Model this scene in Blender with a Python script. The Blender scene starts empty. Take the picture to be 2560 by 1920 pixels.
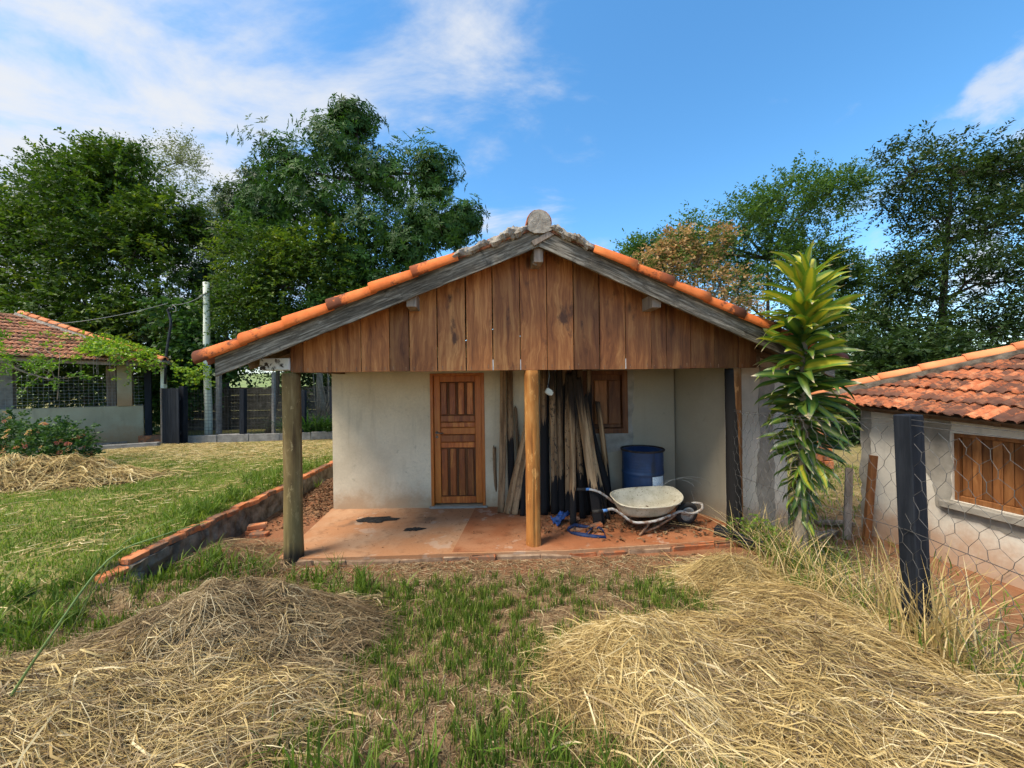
import bpy, bmesh, math, random
import numpy as np
from mathutils import Vector, Matrix

random.seed(7)
rng = np.random.default_rng(7)
SC = bpy.context.scene
COL = SC.collection
PI = math.pi

# ------------------------------------------------------------------ camera
ROLL = 0.0145
CAM = Vector((0, 0, 2.0))
FPX = 961.0
cr = Vector((math.cos(ROLL), 0, -math.sin(ROLL)))
cu = Vector((math.sin(ROLL), 0, math.cos(ROLL)))
cf = Vector((0, 1, 0))
cd = bpy.data.cameras.new('camera')
cd.sensor_width = 36.0
cd.lens = FPX / 2560.0 * 36.0
cd.clip_start = 0.05
cd.clip_end = 3000
cam = bpy.data.objects.new('camera', cd)
cam.matrix_world = Matrix(((cr.x, cu.x, -cf.x, CAM.x), (cr.y, cu.y, -cf.y, CAM.y), (cr.z, cu.z, -cf.z, CAM.z), (0, 0, 0, 1)))
COL.objects.link(cam)
SC.camera = cam

# ------------------------------------------------------------------ sun and sky
SUN_DIR = Vector((-0.46, -0.30, 0.86)).normalized()      # towards the sun: left, a little behind the camera, high
SUN_EL = math.asin(SUN_DIR.z)
SUN_AZ = math.atan2(SUN_DIR.x, SUN_DIR.y)
sl = bpy.data.lights.new('sun', 'SUN')
sl.energy = 3.3
sl.angle = math.radians(24)
sl.color = (1.0, 0.90, 0.74)
so = bpy.data.objects.new('sun', sl)
so.rotation_euler = (-SUN_DIR).to_track_quat('-Z', 'Y').to_euler()
COL.objects.link(so)

SC.view_settings.view_transform = 'Standard'
SC.view_settings.look = 'None'
SC.view_settings.gamma = 1.0
SC.view_settings.exposure = 0.82
SC.render.engine = 'CYCLES'
SC.cycles.use_denoising = True
SC.cycles.max_bounces = 4
SC.cycles.adaptive_threshold = 0.025
SC.cycles.diffuse_bounces = 2
SC.cycles.glossy_bounces = 2
SC.cycles.transmission_bounces = 3
SC.cycles.transparent_max_bounces = 4
SC.cycles.use_light_tree = False
SC.cycles.debug_use_spatial_splits = False


def node(nt, t, ins=None, **kw):
    n = nt.nodes.new(t)
    for k, v in kw.items():
        setattr(n, k, v)
    for k, v in (ins or {}).items():
        s = n.inputs[k]
        if isinstance(v, bpy.types.NodeSocket):
            nt.links.new(v, s)
        else:
            s.default_value = v
    return n


def math_(nt, op, a, b=0.0, clamp=False):
    return node(nt, 'ShaderNodeMath', {0: a, 1: b}, operation=op, use_clamp=clamp).outputs[0]


def maprange(nt, v, a, b, c=0.0, d=1.0, smooth=True):
    return node(nt, 'ShaderNodeMapRange', {0: v, 1: a, 2: b, 3: c, 4: d}, interpolation_type='SMOOTHSTEP' if smooth else 'LINEAR').outputs[0]


def noise(nt, vec, scale, detail=4.0, rough=0.55, dist=0.0):
    return node(nt, 'ShaderNodeTexNoise', {'Vector': vec, 'Scale': scale, 'Detail': detail, 'Roughness': rough, 'Distortion': dist}).outputs[0]


def ramp(nt, fac, stops, interp='LINEAR'):
    n = node(nt, 'ShaderNodeValToRGB', {0: fac})
    cr_ = n.color_ramp
    cr_.interpolation = interp
    while len(cr_.elements) < len(stops):
        cr_.elements.new(0.5)
    for e, (p, c) in zip(cr_.elements, stops):
        e.position = p
        e.color = (c[0], c[1], c[2], 1.0) if not isinstance(c, (int, float)) else (c, c, c, 1.0)
    return n.outputs[0]


def mix(nt, fac, a, b, blend='MIX'):
    n = node(nt, 'ShaderNodeMix', data_type='RGBA', blend_type=blend)
    for i, v in ((0, fac), (6, a), (7, b)):
        if isinstance(v, bpy.types.NodeSocket):
            nt.links.new(v, n.inputs[i])
        else:
            n.inputs[i].default_value = v if i == 0 else (v[0], v[1], v[2], 1.0)
    return n.outputs[2]


# world: Nishita sky with a thin bank of high cloud (thicker towards the left of the view)
world = bpy.data.worlds.new('World')
SC.world = world
world.use_nodes = True
wt = world.node_tree
wt.nodes.clear()
sky = node(wt, 'ShaderNodeTexSky', sky_type='NISHITA', sun_disc=False, sun_elevation=SUN_EL, sun_rotation=SUN_AZ,
           air_density=1.0, dust_density=0.6, ozone_density=3.0, altitude=300)
tc = node(wt, 'ShaderNodeTexCoord')
sep = node(wt, 'ShaderNodeSeparateXYZ', {0: tc.outputs['Generated']})
dz = math_(wt, 'ADD', math_(wt, 'MAXIMUM', sep.outputs[2], 0.0), 0.12)
cx = math_(wt, 'DIVIDE', sep.outputs[0], dz)
cy = math_(wt, 'DIVIDE', sep.outputs[1], dz)
cv = node(wt, 'ShaderNodeCombineXYZ', {0: cx, 1: cy, 2: 0.0}).outputs[0]
cvr = node(wt, 'ShaderNodeMapping', {'Vector': cv, 'Rotation': (0, 0, 0.9), 'Scale': (0.95, 1.6, 1.0)}).outputs[0]
n1 = noise(wt, cvr, 1.9, 10.0, 0.60, 0.35)
n2 = noise(wt, cv, 0.42, 3.0, 0.5)
# the bank: thick to the left and overhead, thinning out to the right
bank = maprange(wt, math_(wt, 'ADD', sep.outputs[0], math_(wt, 'MULTIPLY', sep.outputs[2], -0.62)), 0.14, -0.80, -0.44, 0.20, False)
nn = math_(wt, 'ADD', math_(wt, 'MULTIPLY', math_(wt, 'SUBTRACT', n1, 0.5), 1.7), math_(wt, 'MULTIPLY', math_(wt, 'SUBTRACT', n2, 0.5), 0.7))
dens = math_(wt, 'ADD', math_(wt, 'ADD', nn, 0.5), bank)
wisp = maprange(wt, dens, 0.26, 0.92)
# a few small puffs low to the right
n3 = noise(wt, node(wt, 'ShaderNodeMapping', {'Vector': tc.outputs['Generated'], 'Scale': (4.2, 4.2, 7.0), 'Location': (0.35, 0.1, 0.2)}).outputs[0], 1.0, 6.0, 0.55)
puff = math_(wt, 'MULTIPLY', maprange(wt, n3, 0.535, 0.66), maprange(wt, sep.outputs[2], 0.44, 0.16))
dt = node(wt, 'ShaderNodeVectorMath', {0: tc.outputs['Generated'], 1: (0.733, 0.545, 0.405)}, operation='DOT_PRODUCT').outputs['Value']
n4 = noise(wt, node(wt, 'ShaderNodeMapping', {'Vector': tc.outputs['Generated'], 'Scale': (9, 9, 14)}).outputs[0], 1.0, 7.0, 0.58)
lone = maprange(wt, math_(wt, 'ADD', maprange(wt, dt, 0.9925, 0.9998, 0.0, 0.6), math_(wt, 'MULTIPLY', math_(wt, 'SUBTRACT', n4, 0.5), 2.2)), 0.30, 0.85)
lone = math_(wt, 'MULTIPLY', lone, maprange(wt, dt, 0.9925, 0.9965, 0.0, 0.7))
puff = math_(wt, 'MAXIMUM', puff, lone)
cloud = math_(wt, 'MAXIMUM', math_(wt, 'MULTIPLY', wisp, 0.96), puff)
skyc = node(wt, 'ShaderNodeHueSaturation', {'Hue': 0.492, 'Saturation': 1.22, 'Value': 1.55, 'Color': sky.outputs[0]}).outputs[0]
cl = mix(wt, cloud, skyc, (4.35, 4.5, 4.75))
bg = node(wt, 'ShaderNodeBackground', {'Color': cl, 'Strength': 0.11})
wo = node(wt, 'ShaderNodeOutputWorld', {'Surface': bg.outputs[0]})


# ------------------------------------------------------------------ picking helpers
def W(px, py, d):
    return CAM + (cr * ((px - 1280) / FPX) + cu * ((960 - py) / FPX) + cf) * d


def G(px, py, z):
    r = cr * ((px - 1280) / FPX) + cu * ((960 - py) / FPX) + cf
    return CAM + r * ((z - CAM.z) / r.z)


TH = math.atan(0.1)
HO = Vector((-2.607, 4.53, 0))
HU = Vector((math.cos(TH), math.sin(TH), 0))
HV = Vector((-math.sin(TH), math.cos(TH), 0))
ZV = Vector((0, 0, 1))


def H(u, v, z=0.0):
    return HO + HU * u + HV * v + ZV * z


# ------------------------------------------------------------------ materials
MATS = {}


def new_mat(name, rough=0.8, spec=0.3):
    m = bpy.data.materials.new(name)
    m.use_nodes = True
    nt = m.node_tree
    b = nt.nodes['Principled BSDF']
    b.inputs['Roughness'].default_value = rough
    b.inputs['Specular IOR Level'].default_value = spec
    MATS[name] = m
    return m, nt, b


def ovec(nt, scale=(1, 1, 1), rand=True, loc=(0, 0, 0)):
    t = node(nt, 'ShaderNodeTexCoord')
    mp = node(nt, 'ShaderNodeMapping', {'Vector': t.outputs['Object'], 'Scale': scale, 'Location': loc}).outputs[0]
    if not rand:
        return mp
    oi = node(nt, 'ShaderNodeObjectInfo')
    o = math_(nt, 'MULTIPLY', oi.outputs['Random'], 37.0)
    off = node(nt, 'ShaderNodeCombineXYZ', {0: o, 1: math_(nt, 'MULTIPLY', o, 1.7), 2: math_(nt, 'MULTIPLY', o, 0.6)}).outputs[0]
    return node(nt, 'ShaderNodeVectorMath', {0: mp, 1: off}, operation='ADD').outputs[0]


def orand(nt):
    return node(nt, 'ShaderNodeObjectInfo').outputs['Random']


def attr(nt, name, typ='GEOMETRY'):
    return node(nt, 'ShaderNodeAttribute', attribute_name=name, attribute_type=typ).outputs['Fac']


def bump(nt, b, h, strength=0.4, dist=0.01):
    bp = node(nt, 'ShaderNodeBump', {'Strength': strength, 'Distance': dist, 'Height': h})
    nt.links.new(bp.outputs[0], b.inputs['Normal'])


def setc(nt, b, c):
    nt.links.new(c, b.inputs['Base Color'])


def simple(name, c1, c2, scale=8.0, rough=0.8, stretch=(1, 1, 1), bstr=0.3, bdist=0.005, spec=0.3, lo=0.35, hi=0.65, metallic=0.0, detail=5.0, objvar=0.0):
    m, nt, b = new_mat(name, rough, spec)
    v = ovec(nt, stretch)
    n = noise(nt, v, scale, detail, 0.6)
    c = ramp(nt, n, [(lo, c1), (hi, c2)])
    if objvar > 0:
        r = maprange(nt, orand(nt), 0, 1, 1 - objvar, 1 + objvar, False)
        c = mix(nt, 1.0, c, node(nt, 'ShaderNodeCombineXYZ', {0: r, 1: r, 2: r}).outputs[0], 'MULTIPLY')
    setc(nt, b, c)
    b.inputs['Metallic'].default_value = metallic
    if bstr > 0:
        bump(nt, b, n, bstr, bdist)
    return m


def plaster(name, base, stain, dirt, z0=0.0, z1=0.45, soot_shade=None, seed=0.0):
    m, nt, b = new_mat(name, 0.9, 0.15)
    v = ovec(nt, rand=False, loc=(seed, seed * 1.3, 0))
    big = noise(nt, v, 1.1, 5, 0.6)
    fine = noise(nt, v, 30, 4, 0.7)
    vs = node(nt, 'ShaderNodeMapping', {'Vector': v, 'Scale': (5, 5, 0.6)}).outputs[0]
    streak = noise(nt, vs, 1.5, 5, 0.6)
    c = mix(nt, maprange(nt, big, 0.35, 0.7), base, stain)
    c = mix(nt, math_(nt, 'MULTIPLY', maprange(nt, streak, 0.52, 0.75), 0.45), c, [k * 0.72 for k in stain])
    spots = noise(nt, v, 7.0, 6, 0.7)
    c = mix(nt, math_(nt, 'MULTIPLY', maprange(nt, spots, 0.63, 0.70), 0.45), c, [k * 0.6 for k in stain])
    z = node(nt, 'ShaderNodeSeparateXYZ', {0: node(nt, 'ShaderNodeTexCoord').outputs['Object']}).outputs[2]
    zz = math_(nt, 'ADD', z, math_(nt, 'MULTIPLY', math_(nt, 'SUBTRACT', noise(nt, v, 3.0, 6, 0.7), 0.5), -0.9))
    df = maprange(nt, zz, z1, z0)
    c = mix(nt, math_(nt, 'MULTIPLY', df, 0.8), c, dirt)
    if soot_shade:  # porch shade painted over the plaster, deepening to the right
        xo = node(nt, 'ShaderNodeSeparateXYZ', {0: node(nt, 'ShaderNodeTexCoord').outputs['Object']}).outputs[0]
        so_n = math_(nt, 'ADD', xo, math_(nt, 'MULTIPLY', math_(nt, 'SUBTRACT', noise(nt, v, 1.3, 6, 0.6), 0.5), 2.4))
        c = mix(nt, math_(nt, 'MULTIPLY', maprange(nt, math_(nt, 'ADD', so_n, math_(nt, 'MULTIPLY', z, 0.25)), soot_shade[0], soot_shade[1]), soot_shade[2]), c, (0.20, 0.18, 0.135))
    crk = node(nt, 'ShaderNodeTexVoronoi', {'Vector': node(nt, 'ShaderNodeVectorMath', {0: v, 1: node(nt, 'ShaderNodeTexNoise', {'Vector': v, 'Scale': 3.0, 'Detail': 4.0}).outputs['Color']}, operation='ADD').outputs[0], 'Scale': 0.9}, feature='DISTANCE_TO_EDGE').outputs['Distance']
    c = mix(nt, math_(nt, 'MULTIPLY', maprange(nt, crk, 0.007, 0.003), 0.13), c, [k * 0.5 for k in stain])
    c = mix(nt, math_(nt, 'MULTIPLY', maprange(nt, fine, 0.3, 0.7), 0.12), c, (0.2, 0.18, 0.16))
    setc(nt, b, c)
    h = math_(nt, 'ADD', math_(nt, 'MULTIPLY', fine, 0.35), big)
    bump(nt, b, h, 0.35, 0.01)
    return m


def wood(name, dark, mid, light, grain=1.0, rough=0.6, spec=0.3, weather=None, wamt=0.5, axis=2, knots=True, objvar=0.25, bstr=0.35, soot_shade=False):
    """grain runs along the object's local axis"""
    m, nt, b = new_mat(name, rough, spec)
    st = [14 * grain] * 3
    st[axis] = 0.9 * grain
    v = ovec(nt, tuple(st))
    warp = noise(nt, ovec(nt, (1.3, 1.3, 0.8)), 1.4, 3, 0.5)
    w3 = node(nt, 'ShaderNodeVectorMath', {0: v, 1: node(nt, 'ShaderNodeCombineXYZ', {0: math_(nt, 'MULTIPLY', warp, 3.0), 1: math_(nt, 'MULTIPLY', warp, 3.0), 2: 0.0}).outputs[0]}, operation='ADD').outputs[0]
    g = noise(nt, w3, 1.0, 6, 0.62, 0.3)
    fine = noise(nt, w3, 5.0, 3, 0.6)
    big = noise(nt, ovec(nt, (1, 1, 0.5)), 1.6, 3, 0.5)
    f = math_(nt, 'ADD', math_(nt, 'MULTIPLY', g, 0.6), math_(nt, 'ADD', math_(nt, 'MULTIPLY', fine, 0.2), math_(nt, 'MULTIPLY', big, 0.22)))
    c = ramp(nt, f, [(0.36, dark), (0.5, mid), (0.64, light)])
    if knots:
        kn = node(nt, 'ShaderNodeTexVoronoi', {'Vector': ovec(nt, (3.2, 3.2, 1.1)), 'Scale': 1.0}).outputs['Distance']
        c = mix(nt, math_(nt, 'MULTIPLY', maprange(nt, kn, 0.13, 0.04), 0.8), c, [k * 0.35 for k in dark])
    if weather:
        wn = noise(nt, ovec(nt, (2.5, 2.5, 1.2)), 1.5, 6, 0.65)
        c = mix(nt, maprange(nt, wn, 0.62 - wamt * 0.3, 0.72 - wamt * 0.1), c, weather)
    if objvar > 0:
        r = maprange(nt, orand(nt), 0, 1, 1 - objvar, 1 + objvar, False)
        c = mix(nt, 1.0, c, node(nt, 'ShaderNodeCombineXYZ', {0: r, 1: r, 2: r}).outputs[0], 'MULTIPLY')
    if soot_shade:  # painted shade per board, laid over the wood colour
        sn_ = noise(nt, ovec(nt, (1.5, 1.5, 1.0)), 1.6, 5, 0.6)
        c = mix(nt, math_(nt, 'MULTIPLY', attr(nt, 'soot_shade', 'OBJECT'), maprange(nt, sn_, 0.2, 0.75, 0.55, 1.0)), c, (0.028, 0.016, 0.010))
    setc(nt, b, c)
    bump(nt, b, f, bstr, 0.006)
    return m


def tilemat(name, c1, c2, c3, moss, amt=0.5, objvar=0.3, scale=4.0, lip=0.0, lipr=0.16):
    m, nt, b = new_mat(name, 0.82, 0.25)
    v = ovec(nt)
    n = noise(nt, v, scale, 6, 0.65)
    n2 = noise(nt, v, scale * 5, 4, 0.6)
    c = ramp(nt, n, [(0.3, c1), (0.5, c2), (0.7, c3)])
    r = orand(nt)
    th = maprange(nt, r, 0, 1, 0.70 - 0.25 * amt, 0.82 - 0.25 * amt, False)
    mv = noise(nt, ovec(nt, (1, 1, 1), loc=(5, 3, 1)), scale * 1.3, 7, 0.7)
    mf = maprange(nt, math_(nt, 'SUBTRACT', mv, th), -0.03, 0.06)
    c = mix(nt, math_(nt, 'MULTIPLY', mf, 0.85), c, moss)
    if lip > 0:
        ln = node(nt, 'ShaderNodeVectorMath', {0: node(nt, 'ShaderNodeTexCoord').outputs['Object']}, operation='LENGTH').outputs['Value']
        gate = maprange(nt, math_(nt, 'FRACT', math_(nt, 'MULTIPLY', r, 7.3)), 0.35, 0.55)
        lf = maprange(nt, math_(nt, 'ADD', ln, math_(nt, 'MULTIPLY', math_(nt, 'SUBTRACT', mv, 0.5), 0.8)), lipr + 0.03, lipr - 0.03)
        c = mix(nt, math_(nt, 'MULTIPLY', math_(nt, 'MULTIPLY', lf, gate), lip), c, moss)
    rr = maprange(nt, r, 0, 1, 1 - objvar, 1 + objvar, False)
    c = mix(nt, 1.0, c, node(nt, 'ShaderNodeCombineXYZ', {0: rr, 1: rr, 2: rr}).outputs[0], 'MULTIPLY')
    setc(nt, b, c)
    bump(nt, b, math_(nt, 'ADD', n, math_(nt, 'MULTIPLY', n2, 0.4)), 0.4, 0.006)
    return m


def leafmat(name, stops, trans=0.35, rough=0.5, spec=0.35, attrname='rnd', tint=(1.15, 1.25, 0.5)):
    m = bpy.data.materials.new(name)
    m.use_nodes = True
    nt = m.node_tree
    b = nt.nodes['Principled BSDF']
    b.inputs['Roughness'].default_value = rough
    b.inputs['Specular IOR Level'].default_value = spec
    c = ramp(nt, attr(nt, attrname), stops)
    setc(nt, b, c)
    tl = node(nt, 'ShaderNodeBsdfTranslucent', {'Color': mix(nt, 1.0, c, tint, 'MULTIPLY')})
    ms = node(nt, 'ShaderNodeMixShader', {0: trans, 1: b.outputs[0], 2: tl.outputs[0]})
    nt.links.new(ms.outputs[0], nt.nodes['Material Output'].inputs['Surface'])
    MATS[name] = m
    return m


WALLC = (0.70, 0.61, 0.455)
plaster('plaster_house', WALLC, (0.55, 0.465, 0.335), (0.42, 0.27, 0.15), 0.0, 0.42, soot_shade=(-0.2, 1.9, 0.72))
plaster('plaster_annex', (0.64, 0.59, 0.50), (0.47, 0.43, 0.36), (0.40, 0.27, 0.17), 0.0, 0.4, seed=4)
plaster('plaster_right', (0.70, 0.65, 0.56), (0.58, 0.52, 0.44), (0.42, 0.24, 0.14), -0.1, 0.42, seed=9)
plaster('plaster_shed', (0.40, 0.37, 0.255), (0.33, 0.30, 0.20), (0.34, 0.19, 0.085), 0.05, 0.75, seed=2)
simple('cement', (0.21, 0.19, 0.16), (0.34, 0.31, 0.265), 5, 0.95, bstr=0.6, bdist=0.015)
simple('cement_warm', (0.20, 0.12, 0.07), (0.40, 0.27, 0.17), 7, 0.95, bstr=0.7, bdist=0.02)
simple('cement_dark', (0.075, 0.06, 0.045), (0.27, 0.235, 0.185), 6, 0.95, bstr=0.9, bdist=0.03, detail=8)
simple('mortar', (0.19, 0.16, 0.13), (0.40, 0.36, 0.30), 14, 0.95, bstr=0.9, bdist=0.02, detail=8)
simple('concrete_pale', (0.56, 0.60, 0.49), (0.70, 0.73, 0.62), 4, 0.9, bstr=0.2)
simple('concrete_shaded', (0.045, 0.043, 0.038), (0.10, 0.096, 0.085), 5, 0.95, bstr=0.4, objvar=0.2)  # tree shade put into this darker concrete colour
simple('concrete_grey', (0.17, 0.16, 0.145), (0.29, 0.275, 0.25), 6, 0.95, bstr=0.4, objvar=0.15)
wood('gable_wood', (0.14, 0.040, 0.011), (0.34, 0.12, 0.034), (0.57, 0.26, 0.085), 1.0, 0.55, 0.3, objvar=0.42, weather=(0.10, 0.038, 0.016), wamt=0.10, soot_shade=True)
wood('barge_wood', (0.03, 0.025, 0.019), (0.14, 0.12, 0.092), (0.42, 0.375, 0.30), 3.2, 0.9, 0.15, axis=0, knots=False, objvar=0.05, bstr=1.0, weather=(0.045, 0.042, 0.038), wamt=0.12)
wood('beam_wood', (0.06, 0.035, 0.02), (0.13, 0.08, 0.045), (0.20, 0.13, 0.08), 1.0, 0.8, 0.2, axis=1, knots=False)
wood('door_wood', (0.27, 0.064, 0.009), (0.42, 0.12, 0.016), (0.50, 0.17, 0.027), 1.3, 0.42, 0.45, knots=False, objvar=0.10, bstr=0.15)
wood('door_panel_wood', (0.15, 0.030, 0.007), (0.31, 0.078, 0.013), (0.50, 0.19, 0.04), 1.1, 0.42, 0.45, knots=False, objvar=0.45, bstr=0.15)
wood('shutter_wood', (0.11, 0.036, 0.012), (0.20, 0.078, 0.024), (0.30, 0.13, 0.045), 1.3, 0.55, 0.3, knots=False, objvar=0.3)
wood('plank_grey', (0.11, 0.085, 0.065), (0.24, 0.19, 0.15), (0.37, 0.30, 0.24), 1.3, 0.9, 0.15, objvar=0.2)
wood('black_paint', (0.007, 0.009, 0.013), (0.012, 0.015, 0.021), (0.022, 0.026, 0.034), 1.0, 0.7, 0.15, knots=False, objvar=0.1)
tilemat('rake_tile', (0.48, 0.105, 0.025), (0.62, 0.15, 0.033), (0.68, 0.20, 0.055), (0.085, 0.030, 0.018), 0.72, 0.08, 4.0, 0.9, 0.19)
tilemat('ridge_tile', (0.52, 0.17, 0.07), (0.62, 0.22, 0.09), (0.68, 0.28, 0.12), (0.24, 0.12, 0.07), 0.0, 0.08, 3.0)
tilemat('roof_tile', (0.24, 0.07, 0.03), (0.40, 0.125, 0.05), (0.54, 0.25, 0.125), (0.085, 0.045, 0.032), 1.0, 0.22, 9.0, 0.8, 0.11)
tilemat('shed_tile', (0.26, 0.11, 0.06), (0.42, 0.17, 0.085), (0.60, 0.36, 0.23), (0.11, 0.065, 0.042), 0.75, 0.25, 8.0, 0.6, 0.13)
tilemat('brick', (0.38, 0.115, 0.042), (0.50, 0.17, 0.065), (0.52, 0.25, 0.13), (0.17, 0.115, 0.08), 0.95, 0.2, 7.0)
tilemat('edge_brick', (0.26, 0.085, 0.035), (0.40, 0.13, 0.05), (0.47, 0.22, 0.11), (0.19, 0.115, 0.07), 1.0, 0.15, 7.0)
wood('dark_frame', (0.06, 0.02, 0.007), (0.12, 0.042, 0.013), (0.19, 0.075, 0.024), 1.3, 0.55, 0.3, knots=False, objvar=0.2)
simple('metal_grey', (0.13, 0.12, 0.10), (0.30, 0.28, 0.25), 20, 0.5, metallic=0.8, bstr=0.1)
simple('wire_metal', (0.06, 0.058, 0.055), (0.11, 0.105, 0.10), 20, 0.7, bstr=0, metallic=0.3)
simple('wire_pale', (0.22, 0.22, 0.20), (0.30, 0.30, 0.28), 20, 0.6, bstr=0)
simple('rubber', (0.012, 0.012, 0.012), (0.04, 0.035, 0.03), 14, 0.8, bstr=0.3)
simple('black_plastic', (0.012, 0.014, 0.018), (0.03, 0.034, 0.04), 10, 0.5, bstr=0)
simple('white_plastic', (0.62, 0.60, 0.47), (0.70, 0.68, 0.55), 5, 0.45, bstr=0)
simple('blue_tarp', (0.010, 0.028, 0.10), (0.025, 0.085, 0.30), 9, 0.5, bstr=0.4, bdist=0.01)
simple('blue_strap', (0.006, 0.014, 0.045), (0.012, 0.036, 0.12), 12, 0.6, bstr=0.4, bdist=0.01)
simple('blue_tape', (0.05, 0.16, 0.42), (0.10, 0.25, 0.55), 9, 0.5, bstr=0)
simple('ash', (0.008, 0.007, 0.006), (0.035, 0.03, 0.026), 30, 0.98, bstr=0.8, bdist=0.01)
simple('white_strip', (0.55, 0.55, 0.52), (0.68, 0.68, 0.65), 12, 0.6, bstr=0)

# peeling white paint with black marks on the exposed beam end
m, nt, b = new_mat('peeling_white', 0.75)
v = ovec(nt, rand=False)
pn = noise(nt, v, 16, 7, 0.65)
pn2 = noise(nt, ovec(nt, loc=(3, 1, 2), rand=False), 5, 3, 0.5)
pf = math_(nt, 'MULTIPLY', maprange(nt, pn, 0.50, 0.54), maprange(nt, pn2, 0.47, 0.56))
setc(nt, b, mix(nt, pf, (0.66, 0.66, 0.64), (0.035, 0.03, 0.025)))
bump(nt, b, pf, 0.5, 0.003)

# porch floor: red cement, dusty and worn; two pours
def floormat(name, base, pale, seed):
    m, nt, b = new_mat(name, 0.72, 0.3)
    v = ovec(nt, rand=False, loc=(seed, seed, 0))
    a1 = noise(nt, v, 1.1, 7, 0.65)
    a2 = noise(nt, v, 4.5, 8, 0.72)
    a3 = noise(nt, v, 45, 4, 0.7)
    a4 = noise(nt, ovec(nt, rand=False, loc=(9 + seed, 2, 4)), 2.2, 6, 0.6)
    c = mix(nt, maprange(nt, a1, 0.42, 0.68), base, pale)
    c = mix(nt, math_(nt, 'MULTIPLY', maprange(nt, a2, 0.50, 0.72), 0.75), c, [k * 0.5 for k in base])
    c = mix(nt, math_(nt, 'MULTIPLY', maprange(nt, a3, 0.57, 0.70), 0.55), c, [k * 0.35 for k in base])
    c = mix(nt, math_(nt, 'MULTIPLY', maprange(nt, a4, 0.60, 0.64), 0.4), c, (0.50, 0.40, 0.31))
    dk = noise(nt, ovec(nt, rand=False, loc=(3 + seed, 7, 1)), 1.6, 5, 0.6)
    c = mix(nt, math_(nt, 'MULTIPLY', maprange(nt, dk, 0.58, 0.72), 0.6), c, (0.11, 0.065, 0.04))
    setc(nt, b, c)
    bump(nt, b, math_(nt, 'ADD', a2, math_(nt, 'MULTIPLY', a3, 0.5)), 0.35, 0.006)


floormat('porch_floor', (0.40, 0.19, 0.088), (0.47, 0.285, 0.165), 0.0)
floormat('porch_floor_red', (0.32, 0.115, 0.046), (0.39, 0.185, 0.092), 5.0)

# logs: three looks; lower part of the right one is charred
def logmat(name, c1, c2, c3, char=None, moss=None):
    m, nt, b = new_mat(name, 0.8, 0.25)
    v = ovec(nt, (9, 9, 1.0))
    g = noise(nt, v, 1.2, 7, 0.65, 0.6)
    big = noise(nt, ovec(nt, (2, 2, 0.9)), 1.6, 5, 0.6)
    c = ramp(nt, math_(nt, 'ADD', math_(nt, 'MULTIPLY', g, 0.6), math_(nt, 'MULTIPLY', big, 0.4)), [(0.36, c1), (0.5, c2), (0.63, c3)])
    fl = noise(nt, ovec(nt, (5, 5, 2.2), loc=(4, 4, 4)), 2.6, 8, 0.7)
    c = mix(nt, math_(nt, 'MULTIPLY', maprange(nt, fl, 0.57, 0.63), 0.7), c, [min(1, k * 1.35) for k in c3])
    z = node(nt, 'ShaderNodeSeparateXYZ', {0: node(nt, 'ShaderNodeTexCoord').outputs['Object']}).outputs[2]
    if moss:
        c = mix(nt, math_(nt, 'MULTIPLY', maprange(nt, math_(nt, 'ADD', z, math_(nt, 'MULTIPLY', big, 0.9)), 1.7, 0.5), 0.8), c, moss)
        c = mix(nt, maprange(nt, math_(nt, 'ADD', z, math_(nt, 'MULTIPLY', g, 0.35)), 0.36, 0.17), c, (0.03, 0.026, 0.018))
    if char:
        xx = node(nt, 'ShaderNodeSeparateXYZ', {0: node(nt, 'ShaderNodeTexCoord').outputs['Object']}).outputs[0]
        zz = math_(nt, 'ADD', math_(nt, 'ADD', z, math_(nt, 'MULTIPLY', xx, 22.0)), math_(nt, 'MULTIPLY', g, 0.9))
        c = mix(nt, maprange(nt, zz, char + 0.12, char - 0.05), c, (0.012, 0.011, 0.011))
    setc(nt, b, c)
    bump(nt, b, math_(nt, 'ADD', g, math_(nt, 'MULTIPLY', fl, 0.5)), 0.6, 0.012)
    return m


logmat('log_mossy', (0.10, 0.058, 0.024), (0.22, 0.145, 0.056), (0.36, 0.26, 0.12), moss=(0.18, 0.14, 0.056))
logmat('log_orange', (0.24, 0.085, 0.02), (0.45, 0.18, 0.042), (0.56, 0.29, 0.092))
logmat('log_burnt', (0.10, 0.04, 0.014), (0.22, 0.098, 0.034), (0.34, 0.18, 0.075), char=1.7)

# charred poles: black below a ragged height (set per object), bare wood above, sooty again near the top
m, nt, b = new_mat('charred_pole', 0.85, 0.25)
v = ovec(nt, (16, 16, 1.0))
g = noise(nt, v, 1.0, 7, 0.65, 0.4)
rag = noise(nt, ovec(nt, (26, 26, 2.2)), 1.0, 4, 0.6)
t = attr(nt, 'tone', 'OBJECT')
lightc = mix(nt, t, (0.17, 0.11, 0.065), (0.60, 0.37, 0.19))
darkc = mix(nt, t, (0.06, 0.036, 0.022), (0.26, 0.14, 0.062))
c = mix(nt, maprange(nt, g, 0.38, 0.62), darkc, lightc)
bark = noise(nt, ovec(nt, (8, 8, 4.5), loc=(7, 0, 3)), 3.0, 6, 0.7)
c = mix(nt, math_(nt, 'MULTIPLY', maprange(nt, bark, 0.54, 0.60), attr(nt, 'bark', 'OBJECT')), c, (0.05, 0.035, 0.026))
z = node(nt, 'ShaderNodeSeparateXYZ', {0: node(nt, 'ShaderNodeTexCoord').outputs['Object']}).outputs[2]
zz = math_(nt, 'ADD', z, math_(nt, 'MULTIPLY', math_(nt, 'SUBTRACT', rag, 0.5), 0.9))
ch = attr(nt, 'char', 'OBJECT')
cf1 = maprange(nt, math_(nt, 'SUBTRACT', zz, ch), 0.02, -0.02)
st_ = attr(nt, 'soot_shade', 'OBJECT')
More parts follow.
